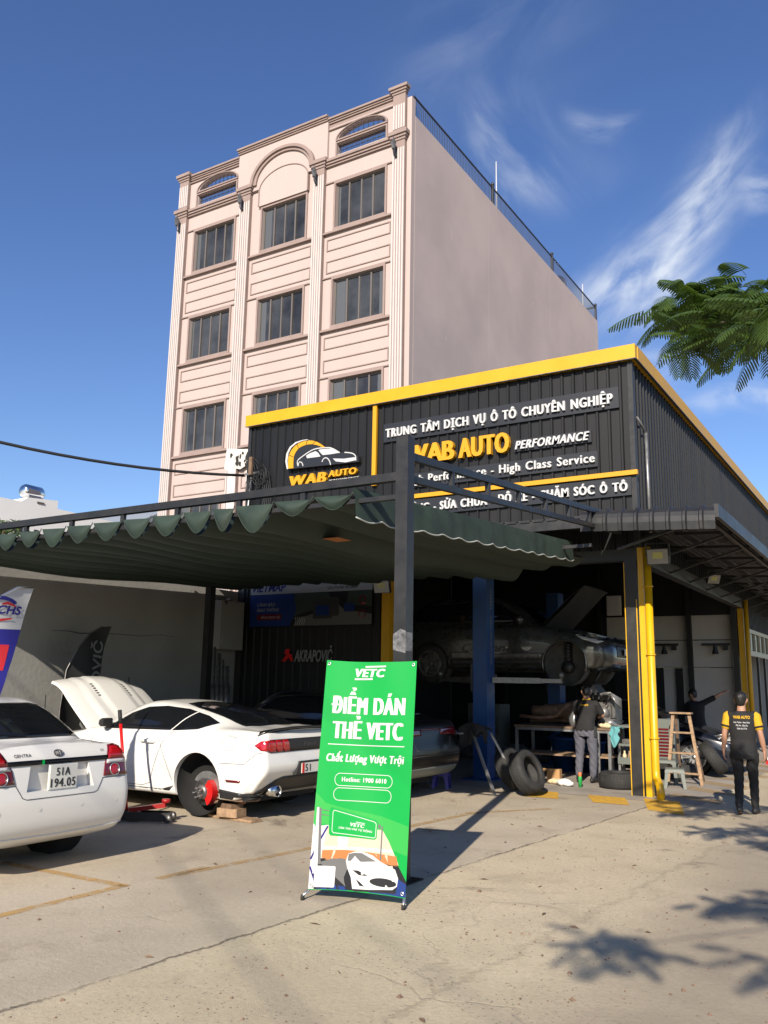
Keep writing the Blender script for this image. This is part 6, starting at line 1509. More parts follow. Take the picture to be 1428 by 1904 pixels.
m_.grid(lambda u, v: (-4.86+.16*(u-.5)+.02*sin(9*v), 15.93-.03*(v)+.015*sin(8*u), .965 - .36*v*(.55+.45*sin(u*3.1))-.015*sin(7*u)), 10, 10); m_.grid(lambda u, v: (-4.95+.2*u, 15.93+.2*v, .955+.03*sin(7*u)*sin(6*v)), 8, 6)
single('rag', m_, 'rag_teal', 'teal rag hanging over the right end of the workbench', 'rag')
m_ = M(); lump(m_, (-5.06, 15.99, .985), (.10, .07, .05), 2); lump(m_, (-4.99, 15.97, .975), (.06, .05, .035), 8); single('rag', m_, 'rag_cream', 'crumpled cream rag on the workbench edge beside the mechanic', 'rag')
# tool trolley
tt = thing('tool_trolley', 'dark grey tool trolley with bottles behind the black corner column', 'trolley', (-4.65, 16.6, 0))
m_ = M(); m_.box(-4.92, -4.38, 16.3, 16.85, .30, .36); m_.box(-4.92, -4.38, 16.3, 16.85, .62, .66); m_.box(-4.92, -4.38, 16.3, 16.85, .95, .99); m_.box(-4.92, -4.38, 16.29, 16.30, .30, .42); part('tray', m_, 'plastic_grey', tt)
for x in (-4.90, -4.40):
    m_ = M(); m_.box(x-.02, x+.02, 16.32, 16.36, .1, 1.0); part('leg', m_, 'galv', tt)
    m_ = M(); m_.lathe([(0, -.02), (.05, -.02), (.05, .02), (0, .02)], (x, 16.34, .05), 'x', 12); part('castor', m_, 'rubber', tt)
for k, (x, c, l) in enumerate(((-4.83, 'rag_cream', 'left cream bottle on the lower trolley tray'), (-4.74, 'wood', 'tan bottle between two others on the lower trolley tray'), (-4.65, 'rag_cream', 'right cream bottle on the lower trolley tray'))):
    m_ = M(); m_.lathe([(0, .36), (.035, .36), (.037, .45), (.015, .50), (.015, .53), (0, .53)], (x, 16.42, 0), 'z', 12); single('bottle', m_, c, l, 'bottle', group='bottles on the tool trolley')
m_ = M(); m_.box(-4.85, -4.55, 16.36, 16.6, .662, .74); lump(m_, (-4.5, 16.4, .71), (.08, .07, .05), 4); single('tool_box', m_, 'steel_dull', 'small dull metal box on the middle trolley tray', 'tool box')
m_ = M(); m_.box(-4.82, -4.55, 16.05, 16.25, 0, .14); lump(m_, (-4.6, 16.1, .18), (.08, .06, .05), 6); single('parts_box', m_, 'red_dark', 'low reddish box of parts on the floor behind the lying tyre', 'box')
# ================================================================ tyres
def tyre_mesh(r=.34, w=.24, ri=.20):
    t = M(); t.lathe([(ri, .015), (ri+.015, 0), (r-.05, .004), (r-.02, .022), (r, .055), (r, w-.055), (r-.02, w-.022), (r-.05, w-.004), (ri+.015, w), (ri, w-.015), (ri-.004, w*.7), (r-.05, w*.6), (r-.05, w*.4), (ri-.004, w*.3)], (0, 0, 0), 'z', 40, closed=True)
    for k in range(5): z = .05+k*(w-.10)/4; t.lathe([(r+.0015, z-.006), (r-.008, z), (r+.0015, z+.006)], (0, 0, 0), 'z', 40)
    return t
TY = 'loose tyres on the workshop floor'
def put_tyre(label, loc, R, r=.34, w=.24):
    t = thing('tyre', label, 'tyre', loc, 0, TY); m_ = tyre_mesh(r, w, r*.62); m_.v = [tuple(R @ Vector(p)+Vector(loc)) for p in m_.v]; part('tread', m_, 'rubber', t)
    mk = M()
    for k in range(40):
        a = 2*pi*k/40; p = [Vector((r*1.002*cos(a+d), r*1.002*sin(a+d), z)) for d, z in ((0, .055), (.03, .055), (.05, .095), (.02, .095))]; q = [Vector((r*1.002*cos(a+d), r*1.002*sin(a+d), w-z)) for d, z in ((0, .055), (.03, .055), (.05, .095), (.02, .095))]
        mk.add([R @ x+Vector(loc) for x in p], [(0, 1, 2, 3)]); mk.add([R @ x+Vector(loc) for x in q], [(0, 1, 2, 3)])
    part('tread_groove', mk, 'well_black', t, fixn=False); return t
RL = lambda yaw, lean: Matrix.Rotation(radians(yaw), 3, 'Z') @ Matrix.Rotation(radians(90-lean), 3, 'Y')
put_tyre('front tyre of a leaning pair by the bay mouth, open side to the right', (-5.52, 13.15, .31), RL(-10, 24), .335, .25)
put_tyre('rear tyre of a leaning pair, half hidden behind the front one', (-5.93, 13.5, .31), RL(-6, 27), .33, .25)
put_tyre('tyre lying flat on the floor left of the black corner column', (-4.55, 15.12, .0), Matrix.Identity(3), .345, .27)
put_tyre('tyre leaning against the front wheel of the dark blue car', (-3.70, 18.05, .30), RL(14, 36), .33, .25)
put_tyre('tyre lying flat on the floor behind the wooden ladder', (-4.15, 17.85, 0), Matrix.Identity(3), .33, .25)
# ================================================================ wooden step ladder
ld = thing('step_ladder', 'worn wooden step ladder standing beside the yellow downpipe', 'ladder', (-3.75, 16.6, 0))
tz = 1.22; tl, trr = Vector((-3.98, 16.66, tz)), Vector((-3.70, 16.66, tz)); bl, br_ = Vector((-4.08, 16.48, 0)), Vector((-3.47, 16.40, 0))
for a, b in ((tl, bl), (trr, br_)): m_ = M(); m_.bar(a, b, .055, .035); part('rail', m_, 'wood', ld)
for a, b in ((tl+Vector((.03, .06, 0)), Vector((-4.02, 17.2, 0))), (trr+Vector((-.03, .06, 0)), Vector((-3.60, 17.15, 0)))): m_ = M(); m_.bar(a, b, .045, .03); part('back_leg', m_, 'wood_dark', ld)
for f_ in (.27, .56, .84): m_ = M(); m_.bar(tl+(bl-tl)*f_, trr+(br_-trr)*f_, .075, .03); part('step', m_, 'wood', ld)
m_ = M(); m_.box(-4.03, -3.65, 16.58, 16.76, tz, tz+.03); part('top_board', m_, 'wood', ld)
# ================================================================ plastic stools
def stool(label, loc, rz, m__, s=1.0):
    t = thing('plastic_stool', label, 'stool', loc, rz, 'plastic stools'); a = .17*s; b = .145*s; h = .30*s
    q = M(); q.prism(rrect(-b, b, -b, b, .03), ((0, 0, h), (1, 0, 0), (0, 1, 0), (0, 0, 1)), -.02, 0); part('seat', q, m__, t, world=False)
    for (sx_, sy_) in ((1, 1), (1, -1), (-1, 1), (-1, -1)):
        q = M(); v = lambda x, y, z: (x*sx_, y*sy_, z)
        c0 = [v(b-.005, b-.005, h-.02), v(b-.07, b-.005, h-.02), v(b-.07, b-.02, h-.02), v(b-.02, b-.07, h-.02), v(b-.005, b-.07, h-.02)]; c1 = [v(a, a, 0), v(a-.05, a, 0), v(a-.05, a-.012, 0), v(a-.012, a-.05, 0), v(a, a-.05, 0)]
        q.add(c0+c1, [(i, (i+1) % 5, 5+(i+1) % 5, 5+i) for i in range(5)]+[tuple(range(5)), tuple(range(9, 4, -1))]); part('leg', q, m__, t, world=False)
    q = M()
    for k in range(4): R_k = Matrix.Rotation(pi/2*k, 3, 'Z'); q.add([R_k @ Vector(p) for p in ((-b, -b-.001, h-.02), (b, -b-.001, h-.02), (b+.006, -b-.008, h-.075), (b-.07, -b-.008, h-.075), (b-.09, -b-.006, h-.055), (-b+.09, -b-.006, h-.055), (-b+.07, -b-.008, h-.075), (-b-.006, -b-.008, h-.075))], [tuple(range(8))])
    part('apron', q, m__, t, world=False); return t
stool('grey-green plastic stool standing at the foot of the yellow downpipe', (-3.80, 15.82, .004), .25, 'plastic_grey', 1.08)
stool('grey-green plastic stool half hidden behind the yellow downpipe', (-4.12, 16.55, .004), .1, 'plastic_grey', 1.35)
stool('small purple-blue plastic stool behind the tail of the black car', (-6.92, 13.15, .004), .3, 'plastic_blue', .85)
# tall grey bin with red slats
gb = thing('storage_crate', 'grey upright plastic crate with red slotted side behind the downpipe', 'crate', (-4.25, 17.25, 0))
m_ = M(); m_.box(-4.42, -4.08, 17.1, 17.5, .30, 1.10); part('box', m_, 'plastic_grey', gb)
m_ = M()
for k in range(9): m_.box(-4.40, -4.18, 17.085, 17.099, .42+k*.06, .45+k*.06)
part('red_slat', m_, 'red_dark', gb)
m_ = M(); m_.box(-4.40, -4.10, 17.12, 17.48, 0, .30); part('base', m_, 'plastic_black', gb)
# ================================================================ leaning board stand by the lift
ts = thing('trestle_table', 'pale board laid on a folded stand with a black cover by the blue post', 'table', (-6.6, 13.3, 0))
m_ = M(); m_.bar((-7.45, 13.3, .95), (-6.45, 13.1, .90), .30, .025); part('board', m_, 'letter_grey', ts)
m_ = M(); m_.grid(lambda u, v: (-6.55+.50*u+.03*sin(9*v), 13.02+.03*sin(7*u)-.02*v, 1.08-.10*(2*u-1)**2-(.34 if v > .5 else .68*v)*(1 if u < .45 else .45+.2*sin(20*u))), 12, 8); m_.grid(lambda u, v: (-6.55+.50*u, 13.02+.35*v, 1.08-.10*(2*u-1)**2-.05*v), 10, 6)
part('cover', m_, 'cloth_black', ts)
for a, b in (((-6.32, 13.08, .92), (-5.80, 12.80, .0)), ((-6.05, 13.2, .92), (-5.72, 13.25, .35)), ((-7.3, 13.4, .93), (-7.4, 13.5, 0))): m_ = M(); m_.bar(a, b, .045, .03); part('leg', m_, 'galv', ts)
# ================================================================ small things on the floor
m_ = M(); m_.lathe([(0, 0), (.032, 0), (.033, .16), (.026, .18), (.012, .19)], (-5.13, 14.80, .004), 'z', 14); t = thing('spray_can', 'green spray can with orange cap standing on the floor near the hazard stripes', 'spray can', (-5.13, 14.80, 0)); part('can', m_, 'can_green', t)
m_ = M(); m_.lathe([(.027, .18), (.028, .235), (.02, .245), (0, .245)], (-5.13, 14.80, .004), 'z', 14); part('cap', m_, 'orange_cap', t)
m_ = M(); m_.box(-5.92, -5.68, 15.30, 15.42, .004, .22); m_.bar((-5.92, 15.3, .22), (-6.0, 15.2, .18), .2, .005); single('cardboard_box', m_, 'cardboard', 'small brown cardboard box on the floor behind the tyres', 'box')
m_ = M(); lump(m_, (-5.42, 14.80, .06), (.13, .10, .06), 7); lump(m_, (-5.33, 14.75, .05), (.10, .07, .045), 9); single('plastic_bag', m_, 'bag_white', 'crumpled white plastic bag on the floor beside the spray can', 'bag')
m_ = M(); lump(m_, (-5.62, 14.95, .05), (.14, .08, .05), 12); single('paper_scrap', m_, 'rag_cream', 'pale crumpled paper beside the white plastic bag', 'paper')
# red plastic barrier far right
rb = thing('road_barrier', 'red plastic road barrier standing beyond the walking man', 'barrier', (-3.0, 22.2, 0))
m_ = M(); m_.prism([(0, 0), (.50, 0), (.42, .16), (.32, .28), (.28, .86), (.22, .90), (.16, .86), (.12, .28), (.06, .16)], ((-3.25, 22.0, 0), (1, 0, 0), (0, 0, 1), (0, 1, 0)), 0, 1.1); part('body', m_, 'barrier_red', rb)
m_ = M(); m_.box(-3.2, -2.82, 21.985, 21.998, .10, .16); part('reflector', m_, 'sign_white', rb)
# exhaust pipes leaning by the post
for k in range(4):
    x = -11.45+k*.11; m_ = M(); m_.tube([(x+.25, 12.30, 0), (x+.12, 12.40, .9), (x+.10, 12.42, 1.0), (x, 12.5, 2.3-.12*k)], [.025, .025, .04, .04] if k % 2 else [.035, .035, .025, .025], 10)
    m_.tube([(x+.11, 12.41, .95), (x+.06, 12.46, 1.6)], .055, 10)
    single('exhaust_pipe', m_, 'steel_dull', ['leftmost dull exhaust pipe leaning on the black rear post', 'second exhaust pipe from the left by the black rear post', 'third exhaust pipe from the left by the black rear post', 'rightmost and shortest exhaust pipe by the black rear post'][k], 'exhaust pipe', group='exhaust pipes leaning by the rear post')
# trolley jack with its red handle, blocks under the coupe
jk = thing('trolley_jack', 'low black trolley jack with red lifting arm and upright red handle', 'jack', (-8.1, 7.95, 0))
m_ = M(); A = Vector((-8.42, 7.70, .07)); B = Vector((-7.92, 8.02, .06)); D = (B-A).normalized(); n = Vector((-D.y, D.x, 0))
for s_ in (1, -1): m_.bar(A+n*.10*s_, B+n*.09*s_, .02, .10)
m_.bar(A+D*.08, A+D*.22, .18, .08); part('frame', m_, 'steel_black', jk)
m_ = M(); m_.bar(A+D*.10+Vector((0, 0, .06)), B-D*.06+Vector((0, 0, .13)), .09, .05); m_.lathe([(0, .20), (.05, .20), (.055, .17), (.03, .15)], tuple(B-D*.06), 'z', 12); part('lift_arm', m_, 'jack_red', jk)
for P_ in (A, B):
    for s_ in (1, -1): m_ = M(); q = P_+n*.12*s_; m_.lathe([(0, -.02), (.05, -.02), (.05, .02), (0, .02)], (q.x, q.y, .05), 'y', 14); part('wheel', m_, 'steel_dull', jk)
h0 = A+D*.06+Vector((0, 0, .06)); h1 = Vector((-8.60, 7.72, 1.30)); m_ = M(); m_.tube([h0, h0+(h1-h0)*.86], .020, 10); ha = part('handle', m_, 'red_paint', jk)
m_ = M(); m_.tube([h0+(h1-h0)*.86, h1], .026, 10); part('grip', m_, 'rubber', ha)
for (loc, size, rzd, m__, l, nm) in (((-7.42, 8.62, .02), (.75, .18, .03), -4, 'wood', 'long flat plank on the ground under the wooden block', 'plank'), ((-7.44, 8.58, .09), (.30, .2, .10), 5, 'wood', 'wooden block standing on the plank beneath the coupe', 'wooden_block'), ((-7.46, 8.60, .165), (.22, .18, .05), -12, 'wood_dark', 'smaller dark block topmost of the stack beneath the coupe', 'wooden_block')):
    m_ = M(); m_.obox(loc, size, rot('Z', rzd)); single(nm, m_, m__, l, 'plank' if nm == 'plank' else 'block')
m_ = M(); m_.lathe([(0, .19), (.05, .19), (.06, .22), (.20, .235), (.20, .255), (0, .255)], (-7.36, 8.66, 0), 'z', 10); m_.v = [(a+(a+7.36)*.3, b, c) for a, b, c in m_.v]; single('support_pad', m_, 'rust_steel', 'flat rusty support plate between the block stack and the coupe', 'support')
# ================================================================ cables
def cable(name, label, pts, r, group=None):
    m_ = M(); m_.tube(pts, r, 6); return single(name, m_, 'wire', label, 'cable', group=group)
a = Vector((-12.25, 14.25, 6.14)); b = Vector((-13.2, 8.55, 6.15))
def sagged(a, b, s, n=24): a = Vector(a); b = Vector(b); return [a+(b-a)*i/n-Vector((0, 0, s*4*(i/n)*(1-i/n))) for i in range(n+1)]
cable('overhead_cable', 'thick black overhead cable crossing the sky from the left to the workshop corner', sagged((-18.6, 2.2, 8.4), (-12.45, 14.24, 6.14), .95), .032)
for k, (q0, off) in enumerate((((-7.0, 7.25, 0), 0), ((-6.4, 8.0, 0), 0), ((-4.6, 8.7, 0), 0))):
    h = 9.0+.5*k; p = Vector(q0)+SUN*(h/SUN.z); d = Vector((4.15, -3.05, 0)).normalized()
    cable('street_cable', ['bundle of street cables behind the viewer, nearest the yard', 'middle bundle of street cables behind the viewer', 'highest bundle of street cables behind the viewer'][k], sagged(p-d*9, p+d*12, .25), [.012, .008, .006][k], 'street cables')
cb = thing('cable_bracket', 'steel cable bracket and tangled wires at the left end of the workshop front', 'bracket', (-12.3, 14.2, 4.2))
m_ = M(); m_.tube([(-12.38, 14.22, 4.2), (-12.2, 14.2, 6.2)], .025, 6); m_.bar((-12.40, 14.2, 6.15), (-12.0, 14.2, 6.15), .04); part('arm', m_, 'galv', cb)
m_ = M(); m_.box(-12.22, -12.14, 14.1, 14.16, 6.1, 6.5); part('splice_box', m_, 'wood_dark', cb)
m_ = M(); rr = random.Random(4)
for k in range(14):
    c = Vector((-12.15+rr.uniform(-.2, .3), 14.18, 6.1+rr.uniform(-.25, .15))); r_ = rr.uniform(.06, .28); p0 = rr.random()*6
    m_.tube([c+Vector((r_*.7*cos(p0+t*.5), -.02*rr.random()-.02, r_*sin(p0+t*.5)-.10*t*.1)) for t in range(10)], .007, 4)
for k in range(5): x = -11.95+k*.05; m_.tube([(x, 14.22, 6.15), (x+.1, 14.22, 5.6), (x+.02, 14.22, 5.0), (x+.05, 14.22, 4.5)], .012, 5)
m_.tube([(-15.4, 19.0, 7.9), (-13.2, 15.5, 6.75), (-12.2, 14.2, 6.55), (-12.0, 14.2, 6.3)], .008, 4)
part('wires', m_, 'wire', cb)

gr = M(); rr = random.Random(31)
for k in range(1400):
    x = rr.uniform(-6.5, .5); y = rr.uniform(2.6, 14.5); r_ = rr.uniform(.004, .013)*(1 if rr.random() < .93 else 1.8)
    if x < -4.1+.065*(y-4.5) and rr.random() < .6: continue
    a0 = rr.random()*6; gr.add([(x+r_*cos(a0+t)*rr.uniform(.7, 1.3), y+r_*sin(a0+t)*rr.uniform(.7, 1.3), .001) for t in (0, 1.6, 3.1, 4.7)]+[(x, y, r_*.9)], [(0, 1, 4), (1, 2, 4), (2, 3, 4), (3, 0, 4)])
o = mesh_obj('gravel', gr, 'rust_steel'); o['kind'] = 'stuff'; o['label'] = 'dark grit scattered over the concrete'
lf_ = M()
for k in range(46):
    x = rr.uniform(-7, .3); y = rr.uniform(2.8, 13); a0 = rr.random()*6.28; l = rr.uniform(.02, .05); d = Vector((cos(a0), sin(a0), 0)); n = Vector((-d.y, d.x, 0)); p = Vector((x, y, .006))
    lf_.add([p-d*l, p-n*l*.3+Vector((0, 0, .012)), p+d*l, p+n*l*.3+Vector((0, 0, .004))], [(0, 1, 2, 3)])
o = mesh_obj('leaf_litter', lf_, 'wood_dark'); o['kind'] = 'stuff'; o['label'] = 'dry brown leaf bits strewn over the yard'

# dark stores under and behind the bench
for x, y, h, l in ((-6.35, 17.35, .62, 'dark blue bin under the workbench, nearer the lift post'), (-5.75, 17.4, .58, 'dark blue bin under the workbench behind the mechanic')):
    m_ = M(); m_.lathe([(0, .01), (.20, .01), (.24, h), (.255, h), (.255, h+.03), (.23, h+.03), (.19, .04), (0, .04)], (x, y, 0), 'z', 20); single('storage_bin', m_, 'lift_blue', l, 'bin', group='blue bins under the bench')
cbn = thing('tool_cabinet', 'tall grey drawer cabinet in the dark beside the blue lift post', 'cabinet', (-8.6, 18.6, 0))
m_ = M(); m_.box(-9.0, -8.2, 18.4, 18.95, .08, 1.25); part('body', m_, 'plastic_grey', cbn)
for k in range(5): m_ = M(); m_.box(-8.97, -8.23, 18.375, 18.399, .13+k*.22, .32+k*.22); dr_ = part('drawer', m_, 'steel_dull', cbn); m_ = M(); m_.box(-8.8, -8.4, 18.35, 18.374, .27+k*.22, .29+k*.22); part('handle', m_, 'alu', dr_)
# ================================================================ people
def remesh(mb, vox, smooth=3, fac=.5):
    me = bpy.data.meshes.new('tmp'); me.from_pydata(mb.v, [], mb.f); bm = bmesh.new(); bm.from_mesh(me); bmesh.ops.recalc_face_normals(bm, faces=bm.faces); bm.to_mesh(me); bm.free()
    o = bpy.data.objects.new('tmp', me); COL.objects.link(o)
    r = o.modifiers.new('r', 'REMESH'); r.mode = 'VOXEL'; r.voxel_size = vox; r.use_smooth_shade = True
    if smooth: s = o.modifiers.new('s', 'SMOOTH'); s.factor = fac; s.iterations = smooth
    dg = bpy.context.evaluated_depsgraph_get(); e = o.evaluated_get(dg); m = e.to_mesh()
    out_ = M(); out_.v = [tuple(v.co) for v in m.vertices]; out_.f = [tuple(p.vertices) for p in m.polygons]; out_.sm = [True]*len(out_.f); out_.mi = [0]*len(out_.f)
    e.to_mesh_clear(); bpy.data.objects.remove(o); bpy.data.meshes.remove(me); return out_
def rings(mb, secs, n=24, pw_=2.3):
    """closed stack of super-elliptical sections: (centre, rx, ry, yaw)"""
    vs = []
    for s in secs:
        c, rx, ry = Vector(s[0]), s[1], s[2]; yw = s[3] if len(s) > 3 else 0
        for k in range(n):
            t = 2*pi*k/n; x = rx*math.copysign(abs(cos(t))**(2/pw_), cos(t)); y = ry*math.copysign(abs(sin(t))**(2/pw_), sin(t))
            vs.append(c+Vector((x*cos(yw)-y*sin(yw), x*sin(yw)+y*cos(yw), 0)))
    N = len(secs); fs = [(i*n+k, i*n+(k+1) % n, (i+1)*n+(k+1) % n, (i+1)*n+k) for i in range(N-1) for k in range(n)]
    fs += [tuple(range(n))[::-1], tuple((N-1)*n+k for k in range(n))]; mb.add(vs, fs, True)
def limb(mb, pts, rs, sub=4, n=14):
    q = crv([tuple(p)+(r,) for p, r in zip(pts, rs)], sub); pp = [Vector(a[:3]) for a in q]; rr_ = [a[3] for a in q]
    mb.tube(pp, rr_, n)
    for p, r in ((pp[0], rr_[0]), (pp[-1], rr_[-1])): mb.lathe([(r*sin(pi*i/8), -r*cos(pi*i/8)) for i in range(9)], p, 'z', 12)
def hand(mb, wrist, d, palm_n, side, curl=.5, s=1.0):
    """palm with four unequal curled fingers and a thumb leaving the side of the palm"""
    d = Vector(d).normalized(); nrm = Vector(palm_n); nrm = (nrm-d*nrm.dot(d)).normalized(); lat = d.cross(nrm)*side
    w = Vector(wrist); k = w+d*.085*s
    for t in (-1.2, -.4, .4, 1.2): limb(mb, [w+lat*t*.012*s, w+d*.045*s+lat*t*.019*s, k+lat*t*.019*s], [.017*s, .0155*s, .0125*s], 2, 8)
    for t, l in ((1.35, .068), (.45, .078), (-.45, .073), (-1.35, .058)):
        a = k+lat*t*.0195*s; l *= s
        def bend(v, an): return v*cos(an)+nrm*sin(an)
        d1 = bend(d, curl*.55); d2 = bend(d, curl*1.3); d3 = bend(d, curl*1.9)
        p1 = a+d1*l*.45; p2 = p1+d2*l*.32; p3 = p2+d3*l*.25
        limb(mb, [a-d*.01, a, p1, p2, p3], [.0105*s, .0105*s, .0095*s, .0088*s, .0075*s], 2, 8)
    b = w+d*.025*s+lat*.024*s; t1 = (d*.75+lat*.65+nrm*.25).normalized(); t2 = (d*.95+lat*.15+nrm*.35).normalized()
    limb(mb, [b-lat*.008, b, b+t1*.035*s, b+t1*.035*s+t2*.028*s], [.013*s, .013*s, .0115*s, .009*s], 2, 8)
def make_person(label, loc, rz, P):
    t = thing('person', label, 'person', loc, rz); s = P.get('s', 1.0)
    J = {k: Vector(v) for k, v in P['J'].items()}
    b = M()
    # torso, neck and head follow the spine points pelvis-waist-chest-neck-head
    pe, wa, ch, nk, hd = J['pelvis'], J['waist'], J['chest'], J['neck'], J['head']
    rings(b, [(pe+Vector((0, 0, -.07)), .10, .08), (pe, .155, .105), (wa, .14, .095), (ch+Vector((0, 0, -.08)), .16, .105), (ch+Vector((0, 0, .03)), .165, .10), (nk+Vector((0, 0, -.055)), .12, .075), (nk+Vector((0, 0, -.02)), .06, .055), (nk+(hd-nk)*.6, .052, .055)])
    yw = P.get('head_yaw', 0); Rh = Matrix.Rotation(yw, 3, 'Z') @ Matrix.Rotation(P.get('head_pitch', 0), 3, 'X')
    hv = [(-.105, .030, .035, .045), (-.085, .050, .062, .025), (-.05, .064, .083, .008), (0, .073, .095, 0), (.045, .076, .098, -.004), (.08, .066, .085, -.008), (.105, .045, .06, -.012), (.118, .02, .028, -.012)]
    hm = M(); rings(hm, [((0, yo, z), rx, ry) for z, rx, ry, yo in hv], 20, 2.1)
    limb(hm, [(0, .088, .018), (0, .105, -.012), (0, .098, -.022)], [.009, .013, .012], 2, 8)          # nose
    limb(hm, [(-.03, .088, .03), (0, .092, .033), (.03, .088, .03)], [.008, .009, .008], 2, 8)          # brow
    limb(hm, [(-.02, .083, -.052), (0, .09, -.05), (.02, .083, -.052)], [.007, .009, .007], 2, 8)       # mouth
    for sx_ in (1, -1): limb(hm, [(sx_*.073, -.005, -.03), (sx_*.083, -.012, .0), (sx_*.080, -.012, .022)], [.010, .012, .009], 2, 8)
    b.merge(hm, Matrix.Translation(hd) @ Rh.to_4x4())
    skin_arm = P.get('arm_r', [.047, .043, .036, .033, .024])
    for sd_, sgn in (('R', 1), ('L', -1)):
        sh, el, wr = J['sh'+sd_], J['el'+sd_], J['wr'+sd_]
        limb(b, [ch+(sh-ch)*.5, sh, sh+(el-sh)*.5, el, el+(wr-el)*.35, wr], [.06, .052, .045, .038, .040, .025])
        hand(b, wr, J['hd'+sd_], J['pn'+sd_], sgn if P.get('flip'+sd_, 0) == 0 else -sgn, P.get('curl', .5), s)
        hp, kn, an, to = J['hip'+sd_], J['kn'+sd_], J['an'+sd_], J['to'+sd_]
        limb(b, [pe+(hp-pe)*.6, hp, hp+(kn-hp)*.5, kn, kn+(an-kn)*.3, an], [.085, .082, .072, .052, .052, .034]); limb(b, [an, an+(to-an)*.5+Vector((0, 0, -.015)), to], [.036, .034, .026])
    part('body', remesh(b, .0068, 2), 'skin', t, world=False)
    # hair: covers the crown and the back of the skull
    h = M(); rr_ = random.Random(3)
    def hair(u, v):
        a = u*2*pi; f_ = max(0, sin(a)); low = -.062+.125*f_**.8 if sin(a) > 0 else -.062-.02*max(0, -sin(a))
        if abs(cos(a)) > .85 and sin(a) > -.5: low = max(low, .0)
        z = .128+(low-.128)*v; r_ = 0
        q = [(-.105, .036, .045), (-.05, .070, .088), (0, .079, .100), (.045, .083, .105), (.08, .075, .094), (.105, .055, .068), (.128, .004, .004)]
        for (z0, a0, b0), (z1, a1, b1) in zip(q, q[1:]):
            if z0 <= z <= z1: k = (z-z0)/(z1-z0); rx, ry = a0+(a1-a0)*k, b0+(b1-b0)*k
        n_ = 1+.035*sin(a*11+z*60)+.03*sin(a*23-z*90); return Rh @ Vector((rx*n_*cos(a), ry*n_*sin(a)-.010, z))+hd
    h.grid(hair, 40, 16); part('hair', h, 'hair', t, world=False)
    # shirt: torso and sleeves a little larger than the body
    c = M(); B = P.get('belly', 0)
    rings(c, [(pe+Vector((0, 0, -.02)), .178, .128), (pe+Vector((0, 0, .04)), .180, .13), (wa, .166, .118), (ch+Vector((0, 0, -.10)), .182, .122), (ch+Vector((0, 0, .0)), .193, .118), (ch+Vector((0, 0, .07)), .188, .105), (nk+Vector((0, 0, -.045)), .125, .085), (nk+Vector((0, 0, -.015)), .075, .07)])
    for sd_ in 'RL': sh = J['sh'+sd_]; limb(c, [ch+(sh-ch)*.45, ch+(sh-ch)*.85], [.085, .07])
    sm = remesh(c, .010, 4)
    sm.v = [(x, y+.0, z+.004*sin(z*40+x*9)) for x, y, z in sm.v]
    bvs = bvh_of(sm); part('shirt', sm, P['shirt'], t, world=False)
    for sd_ in 'RL':
        c = M(); sh, el = J['sh'+sd_], J['el'+sd_]; e_ = sh+(el-sh)*P.get('sleeve', .72); limb(c, [ch+(sh-ch)*.90+Vector((0, 0, -.015)), sh+Vector((0, 0, -.012)), sh+(e_-sh)*.5, e_], [.062, .064, .064, .063]); part('sleeve', remesh(c, .009, 3), P['sleeve_m'], t, world=False)
        if P.get('cuff'): c = M(); d = (el-sh).normalized(); c.tube([e_-d*.012+d*.0, e_+d*.012], .0665, 18); part('cuff', c, P['cuff'], t, world=False)
    if P.get('collar'):
        c = M(); c.tube([nk+Vector((.066*cos(a), .066*sin(a)-.002, .0+.012*sin(a))) for a in [2*pi*i/20 for i in range(20)]], .012, 8, closed=True); part('collar', c, P['collar'], t, world=False)
    # trousers
    c = M(); rings(c, [(pe+Vector((0, 0, .035)), .170, .122), (pe+Vector((0, 0, -.04)), .182, .132), (pe+Vector((0, 0, -.10)), .165, .122)])
    lw = P.get('leg_w', 1.0)
    for sd_ in 'RL':
        hp, kn, an = J['hip'+sd_], J['kn'+sd_], J['an'+sd_]; hm_ = an+(kn-an)*P.get('hem', .06)
        limb(c, [pe+(hp-pe)*.75, hp, hp+(kn-hp)*.5, kn, kn+(hm_-kn)*.4, kn+(hm_-kn)*.85, hm_], [.10*lw, .098*lw, .088*lw, .072*lw, .068*lw, .060*lw, P.get('hem_r', .055)])
    tm = remesh(c, .010, 3)
    tm.v = [(x+.003*sin(z*55+y*30), y+.004*sin(z*47+x*60), z) for x, y, z in tm.v]
    part('trousers', tm, P['trousers'], t, world=False)
    for sd_ in 'RL':
        an, to = J['an'+sd_], J['to'+sd_]; d = (to-an); d.z = 0; d.normalize(); c = M()
        heel = an-d*.045+Vector((0, 0, -.035)); limb(c, [heel, an+d*.02+Vector((0, 0, -.02)), an+(to-an)*.6+Vector((0, 0, -.004)), to], [.038, .044, .040, .030]); limb(c, [an+Vector((0, 0, .02)), an+Vector((0, 0, -.02))], [.042, .045])
        zmin = min(an.z-.075, to.z-.03)
        sh_ = remesh(c, .008, 2); base = lambda p: an.z-.078+(to.z-.03-(an.z-.078))*max(-.3, min(1, (Vector(p)-an).dot(d)/max(.01, (to-an).dot(d))))
        sh_.v = [(x, y, max(z, base((x, y, z)))) for x, y, z in sh_.v]; part('shoe', sh_, 'shoe', t, world=False)
    return t, bvs
